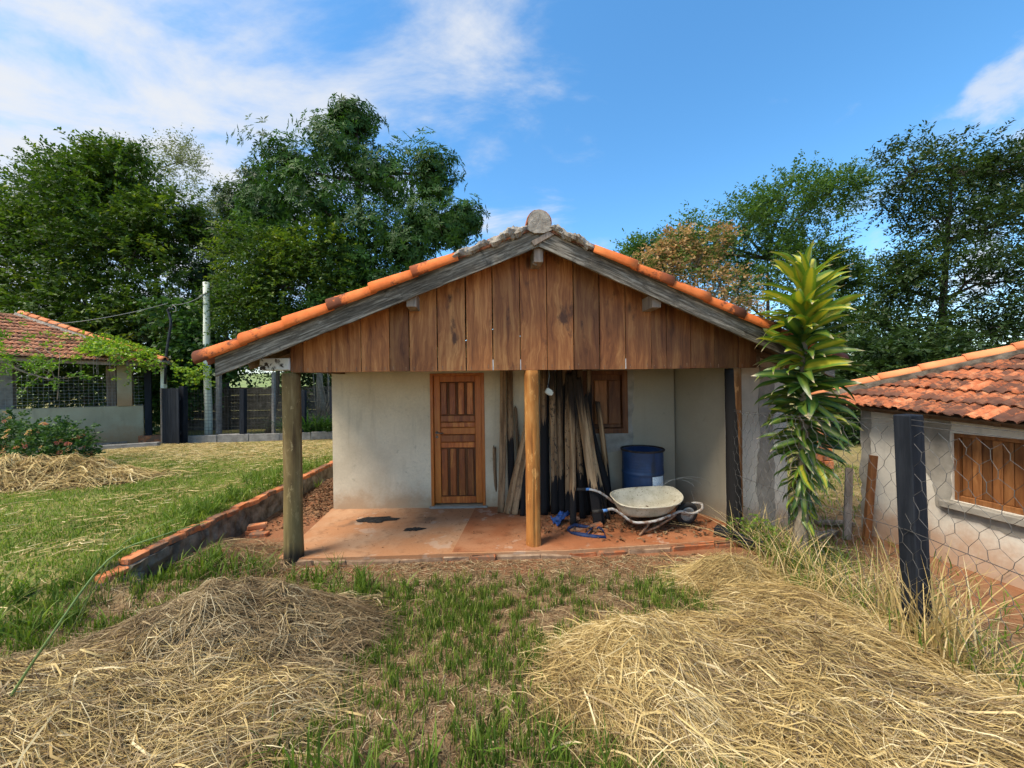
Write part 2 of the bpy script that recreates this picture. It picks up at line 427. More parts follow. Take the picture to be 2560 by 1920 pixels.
cf2 = maprange(nt, math_(nt, 'SUBTRACT', zz, st_), -0.25, 0.3)
c = mix(nt, math_(nt, 'MAXIMUM', cf1, math_(nt, 'MULTIPLY', cf2, 0.94)), c, (0.014, 0.012, 0.012))
setc(nt, b, c)
bump(nt, b, math_(nt, 'ADD', g, math_(nt, 'MULTIPLY', bark, 0.6)), 0.7, 0.01)

# blue drum paint
m, nt, b = new_mat('drum_blue', 0.45, 0.5)
v = ovec(nt, rand=False)
n = noise(nt, v, 3.0, 6, 0.65)
n_s = noise(nt, ovec(nt, (6, 6, 0.8), rand=False), 1.5, 6, 0.65)
c = mix(nt, maprange(nt, n, 0.35, 0.65), (0.007, 0.024, 0.075), (0.013, 0.045, 0.125))
c = mix(nt, math_(nt, 'MULTIPLY', maprange(nt, n_s, 0.56, 0.66), 0.8), c, (0.012, 0.02, 0.035))
rs = noise(nt, v, 12, 6, 0.7)
c = mix(nt, maprange(nt, rs, 0.68, 0.72), c, (0.12, 0.05, 0.03))
setc(nt, b, c)
bump(nt, b, n, 0.15, 0.006)
simple('drum_rim', (0.010, 0.010, 0.012), (0.05, 0.035, 0.03), 20, 0.6, bstr=0.2)

# paper label: flat print
m, nt, b = new_mat('paper_label', 0.6)
v = ovec(nt, rand=False)
br = node(nt, 'ShaderNodeTexBrick', {'Vector': node(nt, 'ShaderNodeMapping', {'Vector': v, 'Rotation': (PI / 2, 0, 0)}).outputs[0], 'Color1': (0.60, 0.68, 0.75, 1), 'Color2': (0.30, 0.42, 0.55, 1), 'Mortar': (0.68, 0.72, 0.74, 1), 'Scale': 22.0, 'Mortar Size': 0.03}).outputs[0]
setc(nt, b, br)

# wheelbarrow tub: cement-crusted pale grey
m, nt, b = new_mat('barrow_tub', 0.8, 0.25)
v = ovec(nt, rand=False)
n = noise(nt, v, 5, 7, 0.7)
sp = noise(nt, v, 55, 3, 0.6)
c = mix(nt, maprange(nt, n, 0.35, 0.65), (0.40, 0.36, 0.26), (0.56, 0.51, 0.39))
c = mix(nt, maprange(nt, sp, 0.63, 0.68), c, (0.10, 0.07, 0.05))
c = mix(nt, maprange(nt, noise(nt, v, 9, 6, 0.7), 0.62, 0.70), c, (0.25, 0.16, 0.09))
setc(nt, b, c)
bump(nt, b, math_(nt, 'ADD', n, math_(nt, 'MULTIPLY', sp, 0.6)), 0.5, 0.006)
m, nt, b = new_mat('barrow_frame', 0.75, 0.3)
v = ovec(nt, rand=False)
n = noise(nt, v, 14, 6, 0.7)
setc(nt, b, ramp(nt, n, [(0.42, (0.50, 0.48, 0.44)), (0.5, (0.40, 0.36, 0.31)), (0.6, (0.20, 0.10, 0.05))]))
bump(nt, b, n, 0.5, 0.006)
simple('rusty', (0.10, 0.05, 0.03), (0.32, 0.19, 0.11), 20, 0.9, bstr=0.4)
simple('rim_metal', (0.26, 0.25, 0.22), (0.40, 0.38, 0.34), 20, 0.7, bstr=0.2)

# foliage and straw
leafmat('leaf_fine', [(0.0, (0.020, 0.046, 0.009)), (0.5, (0.042, 0.092, 0.014)), (0.85, (0.10, 0.165, 0.020)), (1.0, (0.19, 0.24, 0.026))], 0.35, 0.55)
leafmat('leaf_fine_yellow', [(0.0, (0.030, 0.062, 0.012)), (0.5, (0.075, 0.125, 0.018)), (0.85, (0.15, 0.19, 0.026)), (1.0, (0.24, 0.25, 0.04))], 0.4, 0.55)
leafmat('leaf_grey', [(0.0, (0.10, 0.115, 0.09)), (0.6, (0.17, 0.19, 0.145)), (1.0, (0.14, 0.18, 0.07))], 0.45, 0.6)
leafmat('leaf_big', [(0.0, (0.020, 0.050, 0.013)), (0.5, (0.038, 0.095, 0.020)), (0.85, (0.065, 0.15, 0.024)), (1.0, (0.13, 0.26, 0.03))], 0.3, 0.55, 0.18)
leafmat('leaf_right', [(0.0, (0.020, 0.042, 0.014)), (0.5, (0.036, 0.072, 0.022)), (1.0, (0.075, 0.12, 0.030))], 0.3, 0.5)
leafmat('leaf_mid', [(0.0, (0.040, 0.085, 0.026)), (0.5, (0.07, 0.14, 0.036)), (1.0, (0.125, 0.20, 0.045))], 0.38, 0.5)
leafmat('leaf_dry', [(0.0, (0.22, 0.125, 0.055)), (0.4, (0.40, 0.25, 0.11)), (0.64, (0.54, 0.37, 0.18)), (0.72, (0.12, 0.19, 0.045)), (1.0, (0.12, 0.20, 0.045))], 0.35, 0.7, 0.2, tint=(1.1, 1.0, 0.8))
leafmat('leaf_vine', [(0.0, (0.05, 0.12, 0.014)), (0.4, (0.15, 0.28, 0.026)), (0.8, (0.30, 0.42, 0.045)), (1.0, (0.42, 0.40, 0.06))], 0.4, 0.5)
leafmat('leaf_bush', [(0.0, (0.022, 0.060, 0.014)), (0.6, (0.05, 0.115, 0.025)), (1.0, (0.095, 0.18, 0.035))], 0.3, 0.5)
leafmat('flower', [(0.0, (0.62, 0.16, 0.14)), (0.5, (0.72, 0.30, 0.14)), (1.0, (0.75, 0.50, 0.18))], 0.3, 0.6, tint=(1, 1, 1))
leafmat('grass_green', [(0.0, (0.055, 0.10, 0.016)), (0.45, (0.125, 0.205, 0.027)), (0.8, (0.23, 0.31, 0.045)), (1.0, (0.44, 0.40, 0.14))], 0.35, 0.55, 0.25)
leafmat('grass_lawn', [(0.0, (0.075, 0.125, 0.018)), (0.5, (0.175, 0.26, 0.035)), (0.85, (0.29, 0.36, 0.06)), (1.0, (0.48, 0.42, 0.18))], 0.35, 0.6, 0.25)
leafmat('straw', [(0.0, (0.20, 0.125, 0.05)), (0.3, (0.43, 0.30, 0.115)), (0.7, (0.63, 0.475, 0.205)), (1.0, (0.80, 0.66, 0.38))], 0.22, 0.62, 0.25, tint=(1, 1, 0.9))
leafmat('straw_grey', [(0.0, (0.10, 0.066, 0.036)), (0.4, (0.25, 0.175, 0.092)), (0.8, (0.44, 0.33, 0.18)), (1.0, (0.60, 0.50, 0.31))], 0.2, 0.7, 0.2, tint=(1, 1, 0.9))
leafmat('dead_leaf', [(0.0, (0.11, 0.055, 0.030)), (0.5, (0.24, 0.14, 0.075)), (1.0, (0.44, 0.31, 0.17))], 0.15, 0.75, 0.2, tint=(1, 1, 0.9))
simple('bark_dark', (0.045, 0.036, 0.028), (0.12, 0.10, 0.08), 9, 0.95, (1, 1, 0.3), bstr=0.7, bdist=0.02)
simple('bark_pale', (0.13, 0.105, 0.075), (0.28, 0.235, 0.17), 9, 0.95, (1, 1, 0.5), bstr=0.7, bdist=0.02)
simple('stem_green', (0.10, 0.17, 0.05), (0.19, 0.27, 0.09), 12, 0.6, bstr=0)

# dracaena leaves: yellow centre band, green edges, dry tip
def dracmat(name, yellow, green):
    m = bpy.data.materials.new(name)
    m.use_nodes = True
    nt = m.node_tree
    b = nt.nodes['Principled BSDF']
    b.inputs['Roughness'].default_value = 0.38
    b.inputs['Specular IOR Level'].default_value = 0.5
    ac = attr(nt, 'across')
    al = attr(nt, 'along')
    n = noise(nt, ovec(nt, (30, 30, 30)), 1.0, 3, 0.5)
    f = maprange(nt, math_(nt, 'ADD', ac, math_(nt, 'MULTIPLY', math_(nt, 'SUBTRACT', n, 0.5), 0.35)), 0.25, 0.72)
    r = maprange(nt, orand(nt), 0.0, 1.0, -0.15, 0.5, False)
    gf = math_(nt, 'ADD', f, r, True)
    c = mix(nt, gf, yellow, green)
    n2 = noise(nt, ovec(nt, (9, 9, 9)), 1.0, 3, 0.5)
    c = mix(nt, maprange(nt, math_(nt, 'ADD', al, math_(nt, 'MULTIPLY', n2, 0.22)), 1.0, 1.12), c, (0.52, 0.42, 0.27))
    setc(nt, b, c)
    tl = node(nt, 'ShaderNodeBsdfTranslucent', {'Color': mix(nt, 1.0, c, (1.1, 1.2, 0.6), 'MULTIPLY')})
    ms = node(nt, 'ShaderNodeMixShader', {0: 0.25, 1: b.outputs[0], 2: tl.outputs[0]})
    nt.links.new(ms.outputs[0], nt.nodes['Material Output'].inputs['Surface'])
    MATS[name] = m


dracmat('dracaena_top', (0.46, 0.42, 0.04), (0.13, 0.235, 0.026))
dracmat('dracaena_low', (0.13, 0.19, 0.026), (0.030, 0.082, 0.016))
m, nt, b = new_mat('dracaena_dead', 0.8, 0.2)
setc(nt, b, ramp(nt, noise(nt, ovec(nt), 12, 4, 0.6), [(0.3, (0.30, 0.22, 0.12)), (0.7, (0.62, 0.54, 0.40))]))

# ground: soil, thatch and faint green
m, nt, b = new_mat('ground_soil', 0.95, 0.1)
v = ovec(nt, rand=False)
g1 = noise(nt, v, 0.9, 6, 0.65)
g2 = noise(nt, v, 9, 7, 0.7)
g3 = noise(nt, node(nt, 'ShaderNodeMapping', {'Vector': v, 'Scale': (60, 14, 20), 'Rotation': (0, 0, 0.6)}).outputs[0], 1.0, 4, 0.7)
c = ramp(nt, g2, [(0.32, (0.115, 0.062, 0.034)), (0.5, (0.20, 0.122, 0.066)), (0.66, (0.31, 0.215, 0.115))])
c = mix(nt, math_(nt, 'MULTIPLY', maprange(nt, g3, 0.5, 0.66), 0.55), c, (0.44, 0.33, 0.175))
gl = attr(nt, 'lawn')
lawnc = mix(nt, maprange(nt, g2, 0.36, 0.62), (0.14, 0.165, 0.04), (0.30, 0.245, 0.10))
c = mix(nt, gl, c, lawnc)
rd = attr(nt, 'red')
c = mix(nt, math_(nt, 'MULTIPLY', rd, maprange(nt, g1, 0.25, 0.6)), c, (0.27, 0.115, 0.058))
setc(nt, b, c)
bump(nt, b, math_(nt, 'ADD', g2, math_(nt, 'MULTIPLY', g3, 0.5)), 0.7, 0.03)
leafmat('far_green', [(0, (0.16, 0.22, 0.06)), (1, (0.22, 0.27, 0.09))], 0.0, 0.9)
simple('hill_green', (0.14, 0.20, 0.06), (0.24, 0.28, 0.10), 0.25, 0.95, bstr=0)


# ------------------------------------------------------------------ object helpers
def tag(o, label=None, cat=None, group=None, kind=None):
    if label: o['label'] = label
    if cat: o['category'] = cat
    if group: o['group'] = group
    if kind: o['kind'] = kind
    return o


def thing(name, loc, label, cat, group=None):
    o = bpy.data.objects.new(name, None)
    o.empty_display_size = 0.2
    o.location = loc
    COL.objects.link(o)
    return tag(o, label, cat, group)


def wloc(o):
    p = Vector((0, 0, 0))
    while o is not None:
        p = p + Vector(o.location)
        o = o.parent
    return p


def link(name, me, mat, parent=None, smooth=False):
    if mat is not None and not me.materials:
        me.materials.append(MATS[mat])
    if smooth:
        me.polygons.foreach_set('use_smooth', [True] * len(me.polygons))
    o = bpy.data.objects.new(name, me)
    o.parent = parent
    COL.objects.link(o)
    return o


class MB:
    """collects shapes in world coordinates; build() links them as ONE mesh object"""
    def __init__(self):
        self.v = []
        self.f = []

    def add(self, vs, fs):
        n = len(self.v)
        self.v += [tuple(p) for p in vs]
        self.f += [tuple(i + n for i in f) for f in fs]
        return self

    def obox(self, c, ax, ay, az, sx, sy, sz):
        c = Vector(c)
        vs = [c + ax * (sx / 2 * i) + ay * (sy / 2 * j) + az * (sz / 2 * k) for k in (-1, 1) for j in (-1, 1) for i in (-1, 1)]
        return self.add(vs, [(0, 2, 3, 1), (4, 5, 7, 6), (0, 1, 5, 4), (2, 6, 7, 3), (0, 4, 6, 2), (1, 3, 7, 5)])

    def box(self, p0, p1):
        p0 = Vector(p0); p1 = Vector(p1)
        c = (p0 + p1) / 2; s = p1 - p0
        return self.obox(c, Vector((1, 0, 0)), Vector((0, 1, 0)), ZV, abs(s.x), abs(s.y), abs(s.z))

    def hbox(self, u0, u1, v0, v1, z0, z1):
        return self.obox(H((u0 + u1) / 2, (v0 + v1) / 2, (z0 + z1) / 2), HU, HV, ZV, u1 - u0, v1 - v0, z1 - z0)

    def tube(self, pts, rad, n=8, cap=True):
        pts = [Vector(p) for p in pts]
        if not hasattr(rad, '__len__'):
            rad = [rad] * len(pts)
        vs = []
        prev = None
        for i, p in enumerate(pts):
            t = (pts[min(i + 1, len(pts) - 1)] - pts[max(i - 1, 0)]).normalized()
            if prev is None:
                a = t.orthogonal().normalized()
            else:
                a = (prev - t * prev.dot(t))
                a = a.normalized() if a.length > 1e-6 else t.orthogonal().normalized()
            prev = a
            b_ = t.cross(a)
            for k in range(n):
                an = 2 * PI * k / n
                vs.append(p + (a * math.cos(an) + b_ * math.sin(an)) * rad[i])
        fs = []
        for i in range(len(pts) - 1):
            for k in range(n):
                k2 = (k + 1) % n
                fs.append((i * n + k, i * n + k2, (i + 1) * n + k2, (i + 1) * n + k))
        if cap:
            fs.append(tuple(range(n - 1, -1, -1)))
            fs.append(tuple((len(pts) - 1) * n + k for k in range(n)))
        return self.add(vs, fs)

    def lathe(self, c, prof, n=24, axis=ZV):
        c = Vector(c)
        a = axis.orthogonal().normalized(); b_ = axis.cross(a)
        vs = []
        for r, h in prof:
            for k in range(n):
                an = 2 * PI * k / n
                vs.append(c + axis * h + (a * math.cos(an) + b_ * math.sin(an)) * r)
        fs = []
        for i in range(len(prof) - 1):
            for k in range(n):
                k2 = (k + 1) % n
                fs.append((i * n + k, i * n + k2, (i + 1) * n + k2, (i + 1) * n + k))
        return self.add(vs, fs)

    def prism(self, poly, d):
        """poly: list of world points (planar), extruded by vector d"""
        n = len(poly)
        vs = [Vector(p) for p in poly] + [Vector(p) + d for p in poly]
        fs = [tuple(range(n)), tuple(range(2 * n - 1, n - 1, -1))]
        for k in range(n):
            k2 = (k + 1) % n
            fs.append((k, n + k, n + k2, k2))
        return self.add(vs, fs)

    def build(self, name, mat, parent=None, smooth=False, bevel=0.0, origin=None, jitter=0.0, seg=1):
        off = wloc(parent) if parent is not None else Vector(origin or (0, 0, 0))
        me = bpy.data.meshes.new(name)
        me.from_pydata([tuple(Vector(p) - off) for p in self.v], [], self.f)
        bm = bmesh.new(); bm.from_mesh(me)
        bmesh.ops.recalc_face_normals(bm, faces=bm.faces)
        if bevel > 0:
            ed = [e for e in bm.edges if e.is_manifold and e.calc_face_angle(0) > 0.5]
            bmesh.ops.bevel(bm, geom=ed, offset=bevel, segments=seg, affect='EDGES', clamp_overlap=True)
        if jitter > 0:
            for vv in bm.verts:
                vv.co += Vector((random.gauss(0, jitter), random.gauss(0, jitter), random.gauss(0, jitter)))
        bm.to_mesh(me); bm.free()
        o = link(name, me, mat, parent, smooth)
        if parent is None:
            o.location = off
        return o


def np_mesh(name, verts, faces, mat, parent=None, attrs=None, smooth=False, origin=None):
    """verts (N,3), faces (M,k) numpy; one mesh object"""
    off = wloc(parent) if parent is not None else Vector(origin or (0, 0, 0))
    verts = np.asarray(verts, dtype=np.float32) - np.array(off, dtype=np.float32)
    faces = np.asarray(faces, dtype=np.int32)
    me = bpy.data.meshes.new(name)
    me.vertices.add(len(verts))
    me.vertices.foreach_set('co', verts.ravel())
    k = faces.shape[1]
    me.loops.add(faces.size)
    me.loops.foreach_set('vertex_index', faces.ravel())
    me.polygons.add(len(faces))
    me.polygons.foreach_set('loop_start', np.arange(0, faces.size, k, dtype=np.int32))
    if smooth:
        me.polygons.foreach_set('use_smooth', np.ones(len(faces), dtype=bool))
    me.update(calc_edges=True)
    for an, av in (attrs or {}).items():
        a = me.attributes.new(an, 'FLOAT', 'POINT')
        a.data.foreach_set('value', np.asarray(av, dtype=np.float32))
    o = link(name, me, mat, parent)
    if parent is None:
        o.location = off
    return o


def unit(a):
    return a / np.maximum(np.linalg.norm(a, axis=-1, keepdims=True), 1e-9)


def ribbons(P, side, w, rnd):
    """P (N,K,3) centre lines, side (N,3) or (N,K,3), w (N,K) widths -> verts, faces, attribute"""
    N, K, _ = P.shape
    if side.ndim == 2:
        side = np.repeat(side[:, None, :], K, axis=1)
    L = P - side * (w[..., None] / 2)
    R = P + side * (w[..., None] / 2)
    V = np.stack([L, R], axis=2).reshape(N * K * 2, 3)
    base = (np.arange(N) * K * 2)[:, None]
    k = np.arange(K - 1)[None, :] * 2
    q = np.stack([base + k, base + k + 1, base + k + 3, base + k + 2], axis=-1).reshape(-1, 4)
    return V, q, np.repeat(rnd, K * 2)


def leaves(pos, d, nrm, ln, wd, rnd, fold=0.15):
    """rhombic leaves as quads"""
    d = unit(d)
    s = unit(np.cross(d, nrm))
    up = np.cross(s, d)
    mid = pos + d * (ln * 0.45)[:, None]
    v0 = pos
    v1 = mid + s * (wd / 2)[:, None] + up * (wd * fold)[:, None]
    v2 = pos + d * ln[:, None] - up * (ln * 0.08)[:, None]
    v3 = mid - s * (wd / 2)[:, None] + up * (wd * fold)[:, None]
    V = np.stack([v0, v1, v2, v3], axis=1).reshape(-1, 3)
    F = np.arange(len(pos) * 4).reshape(-1, 4)
    return V, F, np.repeat(rnd, 4)


def rnorm(n):
    return rng.normal(size=(n, 3))


def sstep(a, b, x):
    t = np.clip((x - a) / (b - a), 0, 1)
    return t * t * (3 - 2 * t)


def wav(x, y, s, seed=0.0):
    """cheap smooth noise in about -1..1"""
    r = 0
    for i, (fx, fy, ph) in enumerate(((1.0, 0.6, 0.3), (-0.7, 1.1, 1.9), (1.7, -1.3, 4.1), (0.4, 2.1, 2.7), (2.6, 0.9, 5.5), (-2.2, 2.4, 0.8))):
        r = r + np.sin((x * fx + y * fy) * s + ph + seed * (1.3 + i)) / (1 + 0.35 * i)
    return r / 3.2


# ------------------------------------------------------------------ ground
def wallx(y):
    return -3.86 - 0.034 * (y - 3.74)


MOUNDS = [  # cx, cy, rx, ry, angle, height
    (-2.25, 2.95, 1.15, 0.80, 0.12, 0.34), (-2.85, 2.15, 1.10, 0.75, 0.1, 0.26), (-1.75, 2.35, 0.62, 0.62, 0.3, 0.12),
    (0.95, 2.55, 0.72, 0.62, 0.3, 0.23), (1.75, 2.35, 1.10, 0.80, -0.45, 0.20), (2.45, 1.90, 1.2, 0.7, -0.5, 0.17), (2.35, 3.05, 0.62, 0.75, 0.3, 0.12),
    (2.20, 3.95, 0.52, 0.30, 0.15, 0.22),
    (-9.1, 7.1, 2.3, 0.75, 0.15, 0.42),
]
PILES = {'left': (0, 1, 2), 'right': (3, 4, 5, 6), 'arch': (7,), 'far': (8,)}


def gh(x, y):
    front = -0.085 + 0.135 * sstep(4.3, 1.8, y)
    right = sstep(2.9, 4.6, x)
    front = front * (1 - right) + (-0.17) * right
    lawn = 0.28 + 0.02 * wav(x, y, 0.7)
    wx = wallx(y)
    mx = np.where(y > 3.72, sstep(wx - 0.02, wx - 0.12, x), sstep(-2.9, -4.3, x))
    my = sstep(2.3, 3.9, y)
    h = front + (lawn - front) * mx * np.where(y > 3.72, 1.0, my)
    h = h + 0.018 * wav(x, y, 3.1, 1.0) * sstep(3.0, 6.0, np.abs(x) * 0 + 4.4 + 0 * y)
    # heap of leaf litter behind, between the edging wall and the house
    h = h + 0.22 * np.exp(-(((x + 3.55) / 0.35) ** 2 + ((y - 7.9) / 0.9) ** 2))
    h = h + 0.13 * np.exp(-((x + 3.45) / 0.45) ** 2) * (x > wx - 0.01) * sstep(5.35, 4.5, y) * sstep(3.4, 3.9, y)
    # a hollow at the near end of the edging wall
    h = h - 0.08 * np.exp(-(((x + 3.7) / 0.6) ** 2 + ((y - 3.35) / 0.3) ** 2))
    far = sstep(14, 22, y)
    return h * (1 - far) + 0.0 * far


def mound(x, y, ids):
    h = np.zeros_like(np.asarray(x, dtype=float))
    for i in ids:
        cx_, cy_, rx, ry, a, ht = MOUNDS[i]
        dx, dy = x - cx_, y - cy_
        u_ = (dx * math.cos(a) + dy * math.sin(a)) / rx
        v_ = (-dx * math.sin(a) + dy * math.cos(a)) / ry
        r = np.sqrt(u_ * u_ + v_ * v_) + 0.14 * wav(x, y, 3.5, i)
        h = np.maximum(h, ht * sstep(0.0, 1.0, np.clip(1.08 - r, 0, 1)) ** 0.75 * (1 + 0.22 * wav(x, y, 5.0, i + 3) + 0.22 * wav(x, y, 12.0, i + 1) + 0.14 * wav(x, y, 24.0, i + 2)))
    return h


def th(x, y):
    return gh(x, y) + mound(x, y, range(len(MOUNDS)))


def graded(parts):
    out = []
    for a, b_, s in parts:
        out.append(np.arange(a, b_, s))
    return np.unique(np.concatenate(out))


gx = graded([(-900, -60, 60), (-60, -12, 2.0), (-12, -4.5, 0.15), (-4.5, -3.6, 0.035), (-3.6, 4.2, 0.08), (4.2, 9, 0.3), (9, 60, 2.5), (60, 901, 60)])
gy = graded([(-30, 0, 3.0), (0, 1.5, 0.3), (1.5, 5.5, 0.07), (5.5, 13, 0.14), (13, 26, 0.8), (26, 80, 6), (80, 1500, 70)])
X, Y = np.meshgrid(gx, gy)
Zg = gh(X, Y)
nx, ny = len(gx), len(gy)
idx = np.arange(nx * ny).reshape(ny, nx)
F = np.stack([idx[:-1, :-1], idx[:-1, 1:], idx[1:, 1:], idx[1:, :-1]], -1).reshape(-1, 4)
lawnm = np.where(Y > 3.72, sstep(wallx(Y) - 0.03, wallx(Y) - 0.12, X), sstep(-3.4, -4.4, X)) * 0.9
lawnm = np.maximum(lawnm, sstep(8.0, 13.0, Y) * 0.8)
lawnm = np.maximum(lawnm, 0.45 * sstep(3.2, 4.0, X) * sstep(6.0, 7.5, Y))
redm = np.clip(sstep(4.05, 4.35, Y) * (X < 3.2) * (X > wallx(Y)) + 0.8 * sstep(3.6, 4.6, X) * sstep(6.2, 5.0, Y), 0, 1) * sstep(13.5, 12, Y)
redm = np.maximum(redm, np.exp(-(((X + 8.5) / 3.5) ** 2 + ((Y - 12.9) / 0.6) ** 2)))
ground = np_mesh('ground', np.stack([X.ravel(), Y.ravel(), Zg.ravel()], -1), F, 'ground_soil', attrs={'lawn': lawnm.ravel(), 'red': redm.ravel()}, smooth=True)
tag(ground, kind='structure')

# a far pale-green slope glimpsed above the boundary wall
hx = np.linspace(-260, 260, 60); hy = np.linspace(60, 420, 24)
X, Y = np.meshgrid(hx, hy)
Z = -0.5 + 15 * sstep(60, 380, Y) + 2.0 * wav(X, Y, 0.02)
idx = np.arange(X.size).reshape(X.shape)
F = np.stack([idx[:-1, :-1], idx[:-1, 1:], idx[1:, 1:], idx[1:, :-1]], -1).reshape(-1, 4)
tag(np_mesh('hills', np.stack([X.ravel(), Y.ravel(), Z.ravel()], -1), F, 'hill_green', smooth=True), kind='structure')

# ------------------------------------------------------------------ the house
house = thing('house', H(2.8, 0, 0), 'white plastered house with wooden gable, orange rake tiles and open porch', 'house')
WY = 6.27                                   # front face of the porch back wall

# porch floor slab (irregular front edge)
fr = [(-0.16, -0.03), (0.6, -0.09), (2.0, -0.17), (3.2, -0.26), (4.3, -0.25), (5.75, -0.22)]
poly = [H(u_, v_, 0) for u_, v_ in fr] + [Vector((2.98, 5.45, 0)), Vector((2.62, WY + 0.05, 0)), Vector((-2.98, WY + 0.05, 0))]
MB().prism(poly, Vector((0, 0, -0.35))).build('porch_floor', 'porch_floor', house)
# second, redder pour beyond a joint line
poly = [H(1.86, -0.12, 0.004), H(3.2, -0.24, 0.004), H(4.3, -0.235, 0.004), H(5.7, -0.2, 0.004), Vector((2.96, 5.45, 0.004)), Vector((2.6, WY, 0.004)), Vector((-0.62, WY, 0.004))]
me_ = MB().prism(poly, Vector((0, 0, -0.003))).build('floor_patch', 'porch_floor_red', house)
# crumbled edging along the front of the slab: bricks and cement lumps
def rough_block(mb, c, ax, ay, az, sx, sy, sz):
    mb.obox(c, ax, ay, az, sx, sy, sz)

u0 = -0.14
while u0 < 5.6:
    isb = (1.78 < u0 < 2.2) or u0 > 2.95
    u1 = u0 + (random.uniform(0.30, 0.62) if isb else random.uniform(0.25, 0.7))
    mt = 'edge_brick' if isb and random.random() < 0.8 else 'cement'
    um = (u0 + u1) / 2
    vv = np.interp(um, [p[0] for p in fr], [p[1] for p in fr])
    vs = (np.interp(u1, [p[0] for p in fr], [p[1] for p in fr]) - np.interp(u0, [p[0] for p in fr], [p[1] for p in fr])) / (u1 - u0)
    ax = (HU + HV * vs).normalized(); ay = ZV.cross(ax)
    MB().obox(H(um, vv + random.uniform(-0.004, 0.014), -0.088 + random.uniform(-0.022, 0.004)), ax, ay, ZV, u1 - u0 + 0.012, 0.045, 0.15).build('edge_brick' if mt != 'cement' else 'edge_cement', mt if mt != 'cement' else 'cement_warm', house, bevel=0.026, jitter=0.009)
    u0 = u1

# walls: back wall with door and window openings
DX0, DX1, DZ = -1.34, -0.455, 2.19
WX0, WX1, WZ0, WZ1 = 0.80, 1.885, 1.17, 2.20
wm = MB()
def wseg(x0, x1, z0, z1, y0=WY, y1=WY + 0.16):
    wm.box((x0, y0, z0), (x1, y1, z1))
wseg(-2.94, DX0, -0.3, 2.62)
wseg(DX0, DX1, DZ, 2.62)
wseg(DX0, DX1, -0.3, 0.03)
wseg(DX1, WX0, -0.3, 2.62)
wseg(WX0, WX1, -0.3, WZ0)
wseg(WX0, WX1, WZ1, 2.62)
wseg(WX1, 2.64, -0.3, 2.62)
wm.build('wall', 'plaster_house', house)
# left side wall of the room and its back wall (closing the house)
MB().add([(-2.94, WY + 0.16, -0.3), (-2.78, WY + 0.16, -0.3), (-3.45, 12.2, -0.3), (-3.61, 12.2, -0.3),
          (-2.94, WY + 0.16, 2.32), (-2.78, WY + 0.16, 2.36), (-3.45, 12.2, 2.36), (-3.61, 12.2, 2.32)],
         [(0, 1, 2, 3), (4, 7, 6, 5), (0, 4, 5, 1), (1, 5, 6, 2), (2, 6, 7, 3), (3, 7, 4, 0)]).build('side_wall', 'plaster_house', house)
MB().prism([H(-0.5, 6.9, -0.3), H(6.5, 6.9, -0.3), H(6.5, 6.9, 2.2), H(2.915, 6.9, 3.72), H(-0.5, 6.9, 2.3)], HV * 0.16).build('rear_wall', 'plaster_house', house)
# annex room on the right: its side closes the porch, its front faces the camera behind the right post
A0 = Vector((2.64, WY + 0.16, 0)); A1 = Vector((2.985, 5.40, 0)); A2 = Vector((3.92, 5.50, 0)); A3 = Vector((3.75, 12.3, 0))
def wallseg(name, p, q, t, z0, z1, mat, zq=None):
    d = (q - p).normalized(); n_ = ZV.cross(d) * t
    zq = z1 if zq is None else zq
    a, b_, c_, e_ = p, q, q + n_, p + n_
    return MB().add([(a.x, a.y, z0), (b_.x, b_.y, z0), (c_.x, c_.y, z0), (e_.x, e_.y, z0), (a.x, a.y, z1), (b_.x, b_.y, zq), (c_.x, c_.y, zq), (e_.x, e_.y, z1)],
                    [(0, 1, 2, 3), (4, 7, 6, 5), (0, 4, 5, 1), (1, 5, 6, 2), (2, 6, 7, 3), (3, 7, 4, 0)]).build(name, mat, house)
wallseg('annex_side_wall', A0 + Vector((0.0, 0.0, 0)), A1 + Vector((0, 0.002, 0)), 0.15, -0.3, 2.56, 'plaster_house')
wallseg('annex_front_wall', A1 + Vector((0.0, -0.002, 0)), A2, 0.15, -0.3, 2.50, 'plaster_annex', 2.24)
wallseg('annex_outer_wall', A2 + Vector((0.004, 0.14, 0)), A3, 0.15, -0.3, 2.22, 'plaster_annex')


def patch(name, p, ux, pts, mat, parent, t=0.006, nrm=None):
    """irregular raised plaster patch: pts are (s along ux, z) outlines, sitting proud of a wall"""
    nrm = nrm or Vector((ux.y, -ux.x, 0))
    out = []
    n = len(pts)
    for i in range(n):
        a, b_ = pts[i], pts[(i + 1) % n]
        L = math.hypot(b_[0] - a[0], b_[1] - a[1])
        k = max(1, int(L / 0.07))
        for j in range(k):
            s = j / k
            out.append((a[0] + (b_[0] - a[0]) * s + random.gauss(0, 0.012), a[1] + (b_[1] - a[1]) * s + random.gauss(0, 0.012)))
    P = [p + ux * s + ZV * z + nrm * t for s, z in out]
    return MB().prism(P, -nrm * t * 0.8).build(name, mat, parent)

XV = Vector((1, 0, 0))
P0 = Vector((0, WY, 0))
patch('cement_patch', P0, XV, [(0.55, 1.10), (0.6, 0.82), (1.2, 0.78), (1.7, 0.86), (1.95, 0.90), (1.96, 1.4), (1.985, 1.9), (1.96, 2.3), (1.88, 2.3), (1.88, 1.165), (0.7, 1.165)], 'cement', house)
ad = (A2 - A1).normalized()
patch('cement_patch', A1 + Vector((0, -0.002, 0)), ad, [(0.50, -0.05), (0.46, 0.7), (0.53, 1.2), (0.50, 1.75), (0.54, 2.2), (0.74, 2.2), (0.73, 1.2), (0.74, -0.05)], 'cement', house)

